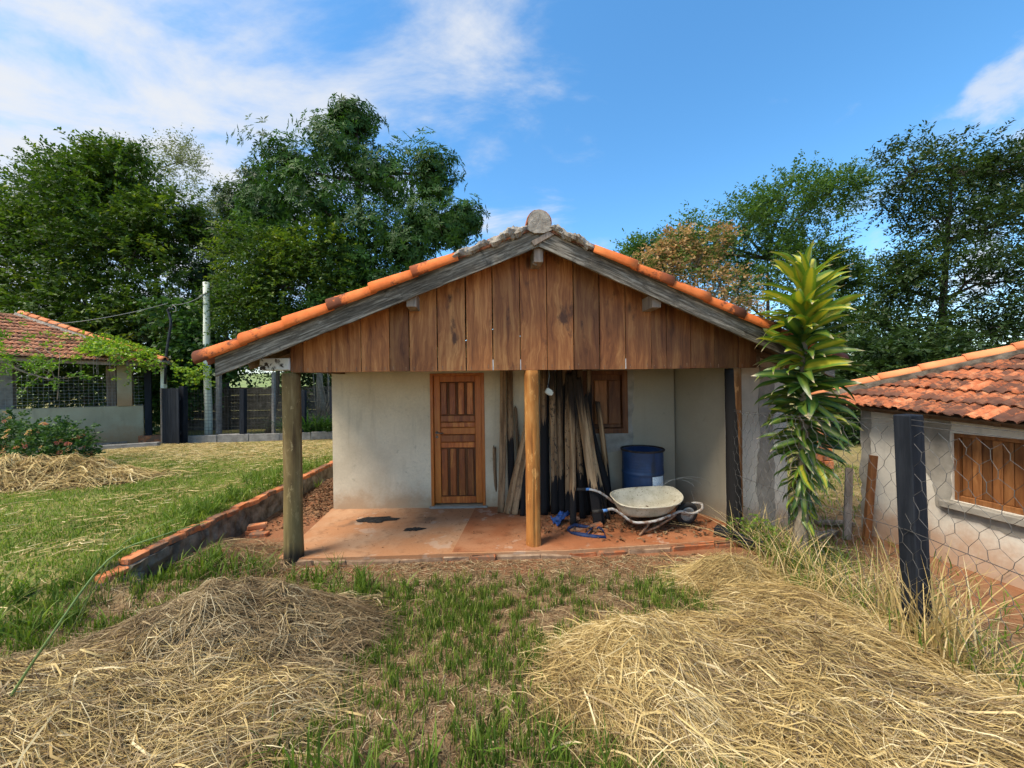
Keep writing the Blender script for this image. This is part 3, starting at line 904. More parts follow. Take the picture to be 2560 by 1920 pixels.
# posts
def log_post(u_, v_, r, z1, mat, crack=None, flat=0.0, top=None):
    base = H(u_, v_, 0)
    N = 44; K = 30
    vs = []; fs = []
    ph = random.uniform(0, 6)
    for k in range(K + 1):
        z = z1 * k / K - (0.05 if k == 0 else 0)
        for i in range(N):
            a = 2 * PI * i / N
            rr = r * (1 + 0.025 * math.sin(a * 2 + ph + z) + 0.018 * math.sin(a * 5 + z * 3.1 + ph) + 0.012 * math.sin(z * 7 + a * 3) + random.gauss(0, 0.004))
            rr *= 1 + 0.05 * max(0, 1 - z / 0.25) - 0.03 * z / z1
            if crack:
                for (ca, z0_, z1_, cw) in crack:
                    da = abs((a - ca + PI) % (2 * PI) - PI)
                    if z0_ < z < z1_ and da < cw:
                        rr *= 0.80
            vs.append(base + Vector((math.cos(a) * rr, math.sin(a) * rr, z)))
    for k in range(K):
        for i in range(N):
            j = (i + 1) % N
            fs.append((k * N + i, k * N + j, (k + 1) * N + j, (k + 1) * N + i))
    fs.append(tuple(K * N + i for i in range(N)))
    mb = MB().add(vs, fs)
    me = bpy.data.meshes.new('post')
    me.from_pydata([tuple(Vector(p) - base) for p in mb.v], [], mb.f)
    o = link('post', me, mat, house, True)
    o.location = base - wloc(house)
    return o

tag(log_post(0.0, 0.02, 0.104, 2.165, 'log_mossy', [(-1.9, 0.0, 0.35, 0.08), (-1.25, 0.0, 0.2, 0.1)]), 'mossy grey-brown log post')
tag(log_post(2.86, -0.03, 0.092, 2.165, 'log_orange', [(-1.47, 0.0, 0.95, 0.07), (-1.62, 1.15, 1.5, 0.06)]), 'orange-brown log post with a long crack')
tag(log_post(5.57, 0.02, 0.100, 2.165, 'log_burnt', [(-1.5, 0.2, 1.0, 0.05)]), 'log post charred black along its lower left side')

# gable boards, each cut to the slope of the roof
AP_U, AP_Z = 2.915, 3.80
SL, SR = 0.4165, 0.420
def roofz(u_):
    return AP_Z - (AP_U - u_) * SL if u_ < AP_U else AP_Z - (u_ - AP_U) * SR
seams = [0.035, 0.176, 0.497, 0.828, 1.158, 1.386, 1.716, 2.06, 2.384, 2.723, 3.057, 3.391, 3.724, 4.061, 4.396, 4.601, 4.924, 5.246, 5.583, 5.83]
for i in range(len(seams) - 1):
    gap = random.uniform(0.003, 0.008) if 2 < i < 13 else random.uniform(0.001, 0.004)
    u0, u1 = seams[i] + gap, seams[i + 1] - gap
    zb = 2.168 + random.uniform(-0.004, 0.004)
    lean = random.uniform(-0.003, 0.003)
    vf = -0.085 + random.uniform(-0.004, 0.004)
    pts = [H(u0, vf, zb), H(u1, vf, zb), H(u1 + lean, vf, roofz(u1) - 0.07)]
    if u0 < AP_U < u1:
        pts.append(H(AP_U, vf, AP_Z - 0.07))
    pts.append(H(u0 + lean, vf, roofz(u0) - 0.07))
    base = H((u0 + u1) / 2, vf, zb)
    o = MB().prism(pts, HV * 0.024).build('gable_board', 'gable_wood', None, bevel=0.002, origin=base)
    o['soot_shade'] = float(np.interp((u0 + u1) / 2, [0, 0.6, 2.4, 3.6, 4.6, 5.8], [0.30, 0.16, 0.16, 0.34, 0.55, 0.72]) + random.uniform(-0.08, 0.10))  # shade painted into the boards, stronger to the right
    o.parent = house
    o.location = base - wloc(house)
    # two nails with rust runs near the foot of each board
    for s in (0.16, 0.84):
        un = u0 + (u1 - u0) * s
        zz = zb + random.uniform(0.045, 0.075)
        MB().prism([H(un - 0.005, vf - 0.0012, zz), H(un + 0.005, vf - 0.0012, zz), H(un + 0.0025, vf - 0.0012, zz - random.uniform(0.03, 0.055)), H(un - 0.0025, vf - 0.0012, zz - 0.05)][::-1], HV * 0.0008).build('nail', 'rusty', house)
for u_ in (2.384, 2.723, 4.061):
    MB().hbox(u_ - 0.006, u_ + 0.006, -0.083, -0.079, 2.172, 2.30).build('joint_strip', 'white_strip', house)

# front beam behind the boards, its left end exposed and painted white
MB().hbox(0.04, 5.9, -0.058, 0.08, 2.175, 2.33).build('front_beam', 'beam_wood', house)
MB().hbox(-0.295, 0.033, -0.10, 0.06, 2.198, 2.338).build('beam_end', 'peeling_white', house, bevel=0.008, jitter=0.002)
# side plates and purlins running back
for u_ in (0.0, 5.57):
    MB().hbox(u_ - 0.06, u_ + 0.06, 0.082, 6.9, 2.20, 2.34).build('side_beam', 'beam_wood', house)
for u_, dz_ in ((1.46, -0.02), (4.34, -0.02), (2.915, -0.10)):
    zt = roofz(u_) - 0.13 + dz_
    MB().hbox(u_ - 0.055, u_ + 0.055, -0.36, 6.9, zt - 0.16, zt).build('purlin', 'plank_grey', house, bevel=0.004)
# rafters under the roof (their feet show below the left eave)
EU0, EU1 = -0.60, 6.62
for k in range(9):
    v_ = 0.18 + k * 0.85
    for sgn in (-1, 1):
        ue = EU0 + 0.05 if sgn < 0 else EU1 - 0.05
        a = H(AP_U, v_, AP_Z - 0.10); b_ = H(ue, v_, roofz(ue) - 0.10)
        d = (b_ - a); L = d.length; d.normalize()
        MB().obox((a + b_) / 2, d, HV, d.cross(HV), L, 0.05, 0.075).build('rafter', 'beam_wood', house)
# roof deck (underside of the tiles)
for sgn in (-1, 1):
    ue = EU0 if sgn < 0 else EU1
    p = [H(AP_U, -0.33, AP_Z - 0.035), H(ue, -0.33, roofz(ue) - 0.035), H(ue, 7.0, roofz(ue) - 0.035), H(AP_U, 7.0, AP_Z - 0.035)]
    MB().prism(p, Vector((0, 0, 0.03))).build('roof_deck', 'beam_wood', house)
# battens seen from below at the left eave
for k in range(5):
    ue = EU0 + 0.09 + k * 0.3
    MB().hbox(ue - 0.02, ue + 0.02, -0.32, 6.9, roofz(ue) - 0.062, roofz(ue) - 0.037).build('batten', 'beam_wood', house)
# cover tiles over the slopes: channels running down the roof, one long course of each
def barrel(name, a, b_, r0, r1, mat, parent, arc=PI * 1.05, n=12, up=None, t=0.012, sag=0.0):
    """half-round tile from a (lower, wider) to b (upper, narrower)"""
    a = Vector(a); b_ = Vector(b_)
    d = (b_ - a); L = d.length; d.normalize()
    up = up or ZV
    s = d.cross(up).normalized(); w = s.cross(d).normalized()
    vs = []; K = 5
    for k in range(K):
        f_ = k / (K - 1)
        c = a + d * (L * f_)
        r = r0 + (r1 - r0) * f_
        for rr in (r, r - t):
            for i in range(n + 1):
                an = -arc / 2 + arc * i / n
                vs.append(c - a + s * (math.sin(an) * rr) + w * (math.cos(an) * rr) + Vector((random.gauss(0, .0012), random.gauss(0, .0012), random.gauss(0, .0012))))
    fs = []
    m_ = 2 * (n + 1)
    for k in range(K - 1):
        for i in range(n):
            q = k * m_ + i
            fs.append((q, q + 1, q + m_ + 1, q + m_))
            q = k * m_ + n + 1 + i
            fs.append((q + m_, q + m_ + 1, q + 1, q))
        for i in (0, n):
            q = k * m_ + i
            fs.append((q, q + m_, q + m_ + n + 1, q + n + 1))
    for k in (0, K - 1):
        for i in range(n):
            q = k * m_ + i
            fs.append((q, q + n + 1, q + n + 2, q + 1))
    me = bpy.data.meshes.new(name)
    me.from_pydata([tuple(v_) for v_ in vs], [], fs)
    bm = bmesh.new(); bm.from_mesh(me); bmesh.ops.recalc_face_normals(bm, faces=bm.faces); bm.to_mesh(me); bm.free()
    o = link(name, me, mat, parent, True)
    o.location = a - (wloc(parent) if parent else Vector((0, 0, 0)))
    return o

# rake tiles: six new orange ones each side, mortar-bedded old ones towards the ridge
def rakepoint(s, v_, dz_):
    return H(AP_U + s, v_, (AP_Z - abs(s) * (SL if s < 0 else SR)) + dz_)
VB = -0.385
for k in range(6):
    s0 = -(3.65 - 0.445 * k); s1 = s0 + 0.50
    barrel('rake_tile', rakepoint(s0, VB, 0.012 + random.uniform(-.004, .004)), rakepoint(s1, VB, -0.002), 0.113, 0.086, 'rake_tile', house, arc=PI * 1.25)
for k in range(7):
    s0 = (3.80 - 0.445 * k); s1 = s0 - 0.50
    barrel('rake_tile', rakepoint(s0, VB, 0.012 + random.uniform(-.004, .004)), rakepoint(s1, VB, -0.002), 0.113, 0.086, 'rake_tile', house, arc=PI * 1.25)
for s0, s1 in ((-0.98, -0.50), (-0.56, -0.10), (0.72, 0.10)):
    barrel('rake_tile', rakepoint(s0, VB + 0.03, 0.0), rakepoint(s1, VB + 0.03, -0.004), 0.095, 0.085, 'roof_tile', house, arc=PI * 1.1)
def mortar_strip(s0, s1, n_, h):
    """lumpy mortar bedding along the rake"""
    vs = []; fs = []; K = 10
    for k in range(n_ + 1):
        s = s0 + (s1 - s0) * k / n_
        c = rakepoint(s, VB - 0.035, 0.035)
        env = min(1, 4 * min(k / n_, 1 - k / n_) + 0.25)
        for i in range(K):
            a = 2 * PI * i / K
            r = env * h * (1 + 0.35 * math.sin(s * 23 + i) + random.uniform(-0.22, 0.22))
            vs.append(c + HV * (math.cos(a) * r * 1.5) + ZV * (math.sin(a) * r))
    for k in range(n_):
        for i in range(K):
            j = (i + 1) % K
            fs.append((k * K + i, k * K + j, (k + 1) * K + j, (k + 1) * K + i))
    fs.append(tuple(range(K))); fs.append(tuple(n_ * K + i for i in range(K)))
    MB().add(vs, fs).build('mortar', 'mortar', house)
mortar_strip(-1.02, -0.55, 22, 0.045)
mortar_strip(-0.60, -0.13, 22, 0.060)
mortar_strip(0.10, 0.66, 26, 0.050)
# ridge: round cap tile closed with mortar
rt = barrel('ridge_tile', H(AP_U, -0.44, AP_Z + 0.04), H(AP_U, 0.05, AP_Z + 0.045), 0.145, 0.14, 'roof_tile', house, arc=PI * 1.15, n=18)
for k in range(1, 16):
    barrel('ridge_tile', H(AP_U, -0.44 + 0.45 * k, AP_Z + 0.03), H(AP_U, 0.06 + 0.45 * k, AP_Z + 0.045), 0.14, 0.13, 'roof_tile', house, arc=PI * 1.1)
cap = [H(AP_U + 0.131 * math.sin(a) * (1 + random.uniform(-.03, .02)), -0.452, AP_Z + 0.045 + 0.131 * math.cos(a)) for a in np.linspace(-PI * 0.56, PI * 0.56, 26)]
cap += [H(AP_U + 0.14, -0.452, AP_Z - 0.05), H(AP_U + 0.05, -0.452, AP_Z - 0.085), H(AP_U - 0.06, -0.452, AP_Z - 0.09), H(AP_U - 0.15, -0.452, AP_Z - 0.05)]
MB().prism(cap, HV * 0.06).build('mortar_cap', 'mortar', house)
# barge boards
BD = 0.225
def barge(s0, s1, cutend):
    sl_ = SL if s0 < 0 or s1 < 0 else SR
    d = (rakepoint(s1, 0, 0) - rakepoint(s0, 0, 0)).normalized()
    n_ = 40
    top = []; bot = []
    for k in range(n_ + 1):
        s = s0 + (s1 - s0) * k / n_
        top.append(rakepoint(s, -0.41, 0.0 + random.uniform(-.003, .003)))
        bot.append(rakepoint(s, -0.41, -BD + random.uniform(-.004, .004)))
    base = (top[0] + top[-1]) / 2
    q = Matrix((d, HV, d.cross(HV))).transposed()          # local x along the board
    qi = q.inverted()
    vs = []
    for P in (top, bot):
        for p in P:
            vs += [qi @ (p - base), qi @ (p + HV * 0.032 - base)]
    m_ = 2 * (n_ + 1)
    fs = []
    for k in range(n_):
        a = 2 * k
        fs += [(a, a + m_, a + m_ + 2, a + 2), (a + 1, a + 3, a + m_ + 3, a + m_ + 1), (a, a + 2, a + 3, a + 1), (a + m_, a + m_ + 1, a + m_ + 3, a + m_ + 2)]
    fs += [(0, 1, m_ + 1, m_), (2 * n_, 2 * n_ + m_, 2 * n_ + m_ + 1, 2 * n_ + 1)]
    me = bpy.data.meshes.new('barge_board')
    me.from_pydata([tuple(v_) for v_ in vs], [], fs)
    bm = bmesh.new(); bm.from_mesh(me); bmesh.ops.recalc_face_normals(bm, faces=bm.faces); bm.to_mesh(me); bm.free()
    o = link('barge_board', me, 'barge_wood', house)
    o.rotation_euler = q.to_euler()
    o.location = base - wloc(house)
barge(-3.49, -0.002, 0)
barge(3.70, 0.003, 0)
# scrap cleats nailed across the joint under the ridge
MB().obox(H(2.955, -0.425, 3.665), (HU * 0.86 + ZV * 0.5).normalized(), HV, (ZV * 0.86 - HU * 0.5).normalized(), 0.27, 0.025, 0.06).build('cleat', 'plank_grey', house, bevel=0.003)
MB().obox(H(2.93, -0.30, 3.50), (HU * 0.5 + ZV * 0.86).normalized(), HV, (HU * 0.86 - ZV * 0.5).normalized(), 0.24, 0.03, 0.06).build('cleat', 'plank_grey', house, bevel=0.003)

# ------------------------------------------------------------------ door
dr = MB().box((DX0 + 0.052, WY + 0.055, 0.06), (DX1 - 0.052, WY + 0.062, 2.15)).build('door', 'dark_frame', house)  # dark backing paints shade into the panel grooves
dw = DX1 - DX0 - 0.104
x0 = DX0 + 0.052
def dpart(name, ax, bx, az, bz, y0, y1, mat, bev=0.006):
    base = Vector(((ax + bx) / 2, y0, (az + bz) / 2))
    o = MB().box((ax, y0, az), (bx, y1, bz)).build(name, mat, None, bevel=bev, origin=base)
    o.parent = dr
    o.location = base - wloc(house)
    return o
# frame fixed to the wall
for nm, a, b_ in (('door_frame', (DX0, WY - 0.012, 0.02), (DX0 + 0.05, WY + 0.10, DZ)), ('door_frame', (DX1 - 0.05, WY - 0.012, 0.02), (DX1, WY + 0.10, DZ)), ('door_frame', (DX0 + 0.05, WY - 0.012, DZ - 0.04), (DX1 - 0.05, WY + 0.10, DZ))):
    c_ = (Vector(a) + Vector(b_)) / 2
    o = MB().box(a, b_).build(nm, 'door_wood', None, bevel=0.004, origin=c_); o.parent = house; o.location = c_ - wloc(house)
MB().box((DX0 - 0.03, WY - 0.05, -0.02), (DX1 + 0.03, WY + 0.02, 0.028)).build('threshold', 'cement', house, bevel=0.008)
ST = 0.105
dpart('stile', x0, x0 + ST, 0.06, 2.15, WY + 0.030, WY + 0.052, 'door_wood')
dpart('stile', x0 + dw - ST, x0 + dw, 0.06, 2.15, WY + 0.030, WY + 0.052, 'door_wood')
dpart('rail', x0 + ST, x0 + dw - ST, 2.05, 2.15, WY + 0.030, WY + 0.052, 'door_wood')
dpart('rail', x0 + ST, x0 + dw - ST, 0.06, 0.17, WY + 0.030, WY + 0.052, 'door_panel_wood')
pw = (dw - 2 * ST)
for za, zb in ((1.50, 2.05), (0.17, 0.965)):
    for k in range(4):
        a = x0 + ST + pw * k / 4
        dpart('panel', a + 0.010, a + pw / 4 - 0.034, za + 0.014, zb - 0.014, WY + 0.034, WY + 0.053, 'door_panel_wood', 0.008)
        if k < 3:
            dpart('muntin', a + pw / 4 - 0.022, a + pw / 4 - 0.002, za + 0.004, zb - 0.004, WY + 0.046, WY + 0.054, 'dark_frame', 0.003)  # dark strip, groove shade put into its colour
zs = [0.965, 1.06, 1.185, 1.30, 1.39, 1.50]
for k in range(5):
    dpart('slat', x0 + ST + 0.002, x0 + dw - ST - 0.002, zs[k] + 0.003, zs[k + 1] - 0.003, WY + (0.028 if k % 2 else 0.036), WY + 0.053, 'door_panel_wood' if k != 2 else 'door_wood', 0.01)
hb = MB()
hx = x0 + 0.045
hb.lathe((hx, WY + 0.030, 1.22), [(0.0, 0.014), (0.024, 0.012), (0.026, 0.0)], 16, Vector((0, -1, 0)))
hb.tube([(hx, WY + 0.03, 1.22), (hx, WY - 0.025, 1.22), (hx + 0.02, WY - 0.03, 1.22), (hx + 0.115, WY - 0.03, 1.215)], 0.010, 8)
hb.build('handle', 'metal_grey', dr, True)
MB().lathe((hx, WY + 0.030, 1.15), [(0.0, 0.012), (0.022, 0.010), (0.024, 0.0)], 16, Vector((0, -1, 0))).build('keyhole', 'metal_grey', dr, True)

# ------------------------------------------------------------------ porch window
win = MB().box((WX0 + 0.07, WY + 0.09, WZ0 + 0.07), (WX1 - 0.07, WY + 0.10, WZ1 - 0.02)).build('window', 'dark_frame', house)
for a, b_ in (((WX0, WY - 0.01, WZ0), (WX0 + 0.09, WY + 0.12, WZ1)), ((WX1 - 0.09, WY - 0.01, WZ0), (WX1, WY + 0.12, WZ1)), ((WX0 + 0.09, WY - 0.01, WZ0), (WX1 - 0.09, WY + 0.12, WZ0 + 0.085)), ((WX0 + 0.09, WY - 0.01, WZ1 - 0.07), (WX1 - 0.09, WY + 0.12, WZ1))):
    MB().box(a, b_).build('frame', 'dark_frame', win, bevel=0.005)
for k in range(4):
    wq = (WX1 - WX0 - 0.18) / 4
    a = WX0 + 0.09 + wq * k
    MB().box((a + 0.012, WY + 0.05, WZ0 + 0.15), (a + wq - 0.012, WY + 0.085, WZ1 - 0.16)).build('panel', 'dark_frame' if k != 2 else 'shutter_wood', win, bevel=0.008)
MB().box((WX0 + 0.09, WY + 0.055, WZ0 + 0.088), (WX1 - 0.09, WY + 0.088, WZ0 + 0.148)).build('rail', 'dark_frame', win, bevel=0.006)

# ------------------------------------------------------------------ burnt poles leaning on the porch wall
def pole(name, bot, top, w, d, tone, char, soot_shade, bark, label, square=False, ragged=0.0):
    """a leaning pole or plank built along its own z axis"""
    bot = Vector(bot); top = Vector(top)
    ax = (top - bot); L = ax.length
    N = 12; K = 22
    vs = []; fs = []
    ph = random.uniform(0, 6)
    for k in range(K + 1):
        z = L * k / K
        bow = 0.012 * math.sin(PI * k / K + ph)
        for i in range(N):
            a = 2 * PI * i / N
            ca, sa = math.cos(a), math.sin(a)
            if square:
                e = 0.32
                ca = math.copysign(abs(ca) ** e, ca); sa = math.copysign(abs(sa) ** e, sa)
            rr = 1 + 0.05 * math.sin(3 * a + z * 2.3 + ph) + random.gauss(0, 0.022)
            zz = z
            if k == K: zz = z - random.uniform(0, 0.07 + ragged)
            if k == 0: zz = z + random.uniform(0, 0.012)
            taper = 1 - 0.12 * k / K
            vs.append((ca * w / 2 * rr * taper + bow, sa * d / 2 * rr * taper, zz))
    for k in range(K):
        for i in range(N):
            j = (i + 1) % N
            fs.append((k * N + i, k * N + j, (k + 1) * N + j, (k + 1) * N + i))
    fs.append(tuple(range(N - 1, -1, -1))); fs.append(tuple(K * N + i for i in range(N)))
    me = bpy.data.meshes.new(name)
    me.from_pydata(vs, [], fs)
    o = link(name, me, 'charred_pole', None, True)
    az = ax.normalized()
    xx = XV - az * XV.dot(az); xx.normalize()
    yy = az.cross(xx)
    o.rotation_euler = Matrix((xx, yy, az)).transposed().to_euler()
    o.location = bot
    o['tone'] = float(tone) * 0.88; o['char'] = float(char); o['soot_shade'] = float(soot_shade) - (0.12 if soot_shade < 50 else 0); o['bark'] = float(bark)
    return tag(o, label, 'pole' if not square else 'plank', 'burnt poles leaning on the porch wall')

def cpx(x, y):                       # pixel of the detail view -> photograph pixel
    return 1180 + x / 3.95, 900 + y / 3.95

def lean(name, bx, by, tx, ty, wpx, tone, charpx, sootpx, bark, label, dtop=6.20, square=False, thick=0.7, ragged=0.0):
    p = G(*cpx(bx, by), 0.004)
    t_ = W(*cpx(tx, ty), dtop)
    s = FPX / p.y * 3.95
    w = wpx / s
    L = (t_ - p).length
    def frac(py):
        return L * (by - py) / (by - ty)
    return pole(name, p, t_, w, w * thick, tone, frac(charpx) if charpx is not None else -9.0, frac(sootpx) if sootpx is not None else 99.0, bark, label, square, ragged)

lean('leaning_stick', 252, 1440, 220, 838, 34, 0.25, None, None, 0.3, 'short brown stick, leftmost of the poles beside the door', 6.22)
lean('leaning_plank', 285, 1505, 308, 40, 70, 0.45, None, None, 0.35, 'tall grey-brown plank standing upright right of the door', 6.18, True, 0.55)
lean('burnt_pole', 385, 1490, 378, 40, 70, 0.35, 800, None, 0.5, 'pole pale above and burnt black below, behind the tall grey plank', 6.22)
lean('leaning_stick', 470, 1470, 424, 450, 34, 0.2, 1000, None, 0.4, 'thin brown stick just left of the orange middle post', 6.22)
lean('leaning_plank', 352, 1520, 585, 420, 70, 0.75, None, None, 0.45, 'pale bark-edged plank slanting up behind the middle post', 6.15, True, 0.5)
lean('leaning_plank', 420, 1527, 580, 640, 62, 0.65, None, None, 0.45, 'shorter pale plank slanting just right of its longer twin', 6.10, True, 0.5)
lean('burnt_pole', 500, 1540, 545, 560, 50, 0.1, 200, None, 0.3, 'wholly black pole half hidden by the left edge of the middle post', 6.20)
lean('burnt_pole', 702, 1530, 712, 40, 75, 0.35, 640, 60, 0.6, 'dark pole, burnt below, next right of the middle post', 6.20)
lean('burnt_pole', 745, 1500, 745, 40, 50, 0.15, 300, None, 0.3, 'narrow black pole behind the hanging white socket', 6.24)
lean('burnt_pole', 815, 1525, 785, 40, 78, 0.55, 1180, 330, 0.9, 'rough-barked brown pole below the hanging white socket', 6.18)
lean('burnt_pole', 893, 1520, 858, 40, 74, 0.40, 1130, 420, 0.5, 'plain brown pole, black at the foot, in the middle of the stack', 6.20)
lean('burnt_plank', 938, 1530, 950, 120, 50, 0.85, 1300, 430, 0.7, 'narrow pale plank with a ragged burnt foot', 6.16, True, 0.6)
lean('burnt_pole', 1005, 1632, 968, 130, 66, 1.0, 1310, 560, 0.2, 'orange splintered pole with the lowest black foot', 6.14)
lean('burnt_pole', 1085, 1565, 1012, 60, 62, 0.55, 1120, 640, 1.0, 'bark-flecked pole between the orange pole and the wide tan plank', 6.12)
lean('burnt_pole', 1140, 1530, 1005, 40, 56, 0.1, 300, None, 0.2, 'black pole behind the wide tan plank', 6.20)
lean('burnt_plank', 1238, 1640, 1045, 150, 92, 0.92, 1270, 480, 0.15, 'widest tan plank with a toothed burnt edge', 6.10, True, 0.4, 0.04)
lean('burnt_plank', 1300, 1620, 1108, 330, 52, 0.95, 1210, 520, 0.3, 'tan plank directly right of the widest one', 6.10, True, 0.5)
lean('burnt_pole', 1345, 1590, 1105, 380, 38, 0.9, 1230, 560, 0.2, 'thin pale pole slanting steeply at the right of the stack', 6.08)
lean('burnt_pole', 1400, 1520, 1125, 420, 62, 0.1, 480, None, 0.1, 'wholly black pole slanting at the right end of the stack', 6.12)
lean('burnt_pole', 1370, 1460, 1232, 390, 58, 0.8, 1050, 470, 0.1, 'tan pole in front of the window, behind the slanting black one', 6.20)
lean('burnt_pole', 880, 1490, 905, 20, 84, 0.1, 300, None, 0.2, 'sooty black pole at the back of the stack, middle left', 6.24)
lean('burnt_pole', 1040, 1500, 1060, 20, 70, 0.1, 300, None, 0.2, 'sooty black pole at the back of the stack, near the window', 6.24)
lean('burnt_pole', 1180, 1500, 1150, 20, 60, 0.1, 300, None, 0.2, 'sooty black pole crossing the left edge of the window', 6.22)

# ------------------------------------------------------------------ drum
drum_c = Vector((2.00, 5.945, 0.004))
drum = thing('steel_drum', drum_c, 'dark blue steel drum standing behind the wheelbarrow', 'drum')
R_ = 0.305; HT = 0.975
prof = [(0.0, 0.01), (R_ - 0.01, 0.01), (R_, 0.02)]
for i in range(60):
    h_ = 0.03 + (HT - 0.06) * i / 59
    rib = 0.011 * (math.exp(-((h_ - 0.33) / 0.016) ** 2) + math.exp(-((h_ - 0.62) / 0.016) ** 2))
    rip = 0.0022 * math.sin(h_ * 150) if (0.66 < h_ < 0.85 or 0.08 < h_ < 0.28) else 0
    prof.append((R_ + rib + rip, h_))
prof += [(R_, HT - 0.02), (R_ - 0.02, HT - 0.02), (R_ - 0.03, 0.12), (0.0, 0.10)]
MB().lathe(drum_c, prof, 48).build('drum_body', 'drum_blue', drum, True)
rimp = [(R_ + 0.012 + 0.013 * math.cos(a), HT - 0.012 + 0.015 * math.sin(a)) for a in np.linspace(0, 2 * PI, 11)]
MB().lathe(drum_c, rimp, 48).build('rim', 'drum_rim', drum, True)
lab = []
for k in range(9):
    a = math.radians(-96 + k * 5.0 + 13)
    for z in (0.40, 0.60):
        lab.append(drum_c + Vector((math.cos(a) * (R_ + 0.0125), math.sin(a) * (R_ + 0.0125), z)))
MB().add(lab, [(2 * k, 2 * k + 2, 2 * k + 3, 2 * k + 1) for k in range(8)]).build('paper_label', 'paper_label', drum)

# ------------------------------------------------------------------ wheelbarrow (leaning towards the camera on one buckled leg)
wb_o = Vector((1.83, 5.08, 0.004))
wb = thing('wheelbarrow', wb_o, 'old pale wheelbarrow with cement-crusted tub and rusty legs on the porch', 'wheelbarrow')
fa = Vector((0.985, 0.16, 0)).normalized()        # forward, towards the wheel
sa_ = Vector((-fa.y, fa.x, 0))                    # to the far side
def WBp(f_, s, z):
    return wb_o + fa * f_ + sa_ * s + ZV * (z + 0.18 * s)
# tub: rim superellipse, sloping walls, rounded floor
def tubring(t_, inset, z):
    pts = []
    for i in range(40):
        a = 2 * PI * i / 40
        ca, sna = math.cos(a), math.sin(a)
        e = 0.62
        x = math.copysign(abs(ca) ** e, ca) * (0.475 - inset * (1.25 if ca > 0 else 0.6)) + 0.03
        wdt = 0.29 - 0.06 * max(0, ca)
        y = math.copysign(abs(sna) ** e, sna) * (wdt - inset * 0.62) + 0.20
        lift = 0.055 * (ca > 0) * ca * ca + 0.012 * math.sin(a * 2)
        pts.append(WBp(x + 0.0, y, z + lift * (z / 0.42)))
    return pts
rings = [(0.0, 0.375), (0.02, 0.36), (0.05, 0.31), (0.09, 0.255), (0.14, 0.212), (0.20, 0.195)]
vs = []; fs = []
for ins, z in rings:
    vs += tubring(0, ins, z)
n_ = 40
for k in range(len(rings) - 1):
    for i in range(n_):
        j = (i + 1) % n_
        fs.append((k * n_ + i, k * n_ + j, (k + 1) * n_ + j, (k + 1) * n_ + i))
fs.append(tuple((len(rings) - 1) * n_ + i for i in range(n_)))
tub = MB().add(vs, fs).build('tub', 'barrow_tub', wb, True)
sm = tub.modifiers.new('solid', 'SOLIDIFY'); sm.thickness = 0.006; sm.offset = 1
rimpts = tubring(0, -0.004, 0.378); rimpts.append(rimpts[0])
MB().tube(rimpts, 0.011, 8, False).build('rim', 'barrow_tub', tub, True)
# brick crumbs lying in the tub
cr_m = MB()
for k in range(70):
    x = random.gauss(-0.12, 0.13); y = 0.17 + random.gauss(0, 0.05)
    sz = random.uniform(0.006, 0.022)
    cr_m.obox(WBp(x, y, 0.212 + random.uniform(0, 0.02)), Vector(rnorm(1)[0]).normalized(), XV, ZV, sz, sz * 0.8, sz * 0.6)
tag(cr_m.build('rubble', 'brick', tub), 'brick crumbs and leaves in the tub', kind='stuff')
# frame tubes: from the grips under the tub to the nose
for s, nm in ((-0.06, 'near'), (0.44, 'far')):
    sgn = -1 if s < 0.2 else 1
    path = [(-0.86, s - sgn * -0.06, 0.40), (-0.70, s - sgn * -0.05, 0.40), (-0.58, s, 0.385), (-0.46, s, 0.31), (-0.34, s + 0.0, 0.215), (-0.24, s, 0.185), (0.0, s, 0.19), (0.30, s * 0.75 + 0.05, 0.225), (0.44, s * 0.6 + 0.08, 0.235), (0.55, s * 0.5 + 0.10, 0.19), (0.66, s * 0.45 + 0.11, 0.175), (0.80, s * 0.35 + 0.13, 0.21), (0.86, 0.20, 0.235)]
    P = [WBp(*p) for p in path]
    # smooth
    Q = []
    for i in range(len(P) - 1):
        for t_ in (0, 0.34, 0.67):
            p0 = P[max(i - 1, 0)]; p1 = P[i]; p2 = P[i + 1]; p3 = P[min(i + 2, len(P) - 1)]
            Q.append(0.5 * ((2 * p1) + (p2 - p0) * t_ + (2 * p0 - 5 * p1 + 4 * p2 - p3) * t_ ** 2 + (3 * p1 - p0 - 3 * p2 + p3) * t_ ** 3))
    Q.append(P[-1])
    fo = MB().tube(Q, 0.0175, 10).build('frame_tube', 'barrow_frame', wb, True)
    d = (P[1] - P[0]).normalized()
    MB().tube([P[0] - d * 0.01, P[0] + d * 0.12], 0.0215, 10).build('grip', 'rubber', fo, True)
    MB().tube([P[0] + d * 0.122, P[0] + d * 0.185], 0.0195, 10).build('grip_tape', 'blue_tape', fo, True)
# legs: rusty struts
for s in (-0.03, 0.42):
    zf = -0.18 * s
    MB().tube([WBp(-0.02, s, 0.185), WBp(-0.15, s - 0.01, 0.07), WBp(-0.22, s - 0.03, zf + 0.012)], 0.015, 8).build('leg', 'rusty', wb, True)
    MB().tube([WBp(0.34, s * 0.8 + 0.03, 0.215), WBp(0.06, s, 0.10), WBp(-0.15, s + 0.02, zf + 0.014)], 0.016, 8).build('leg', 'rusty', wb, True)
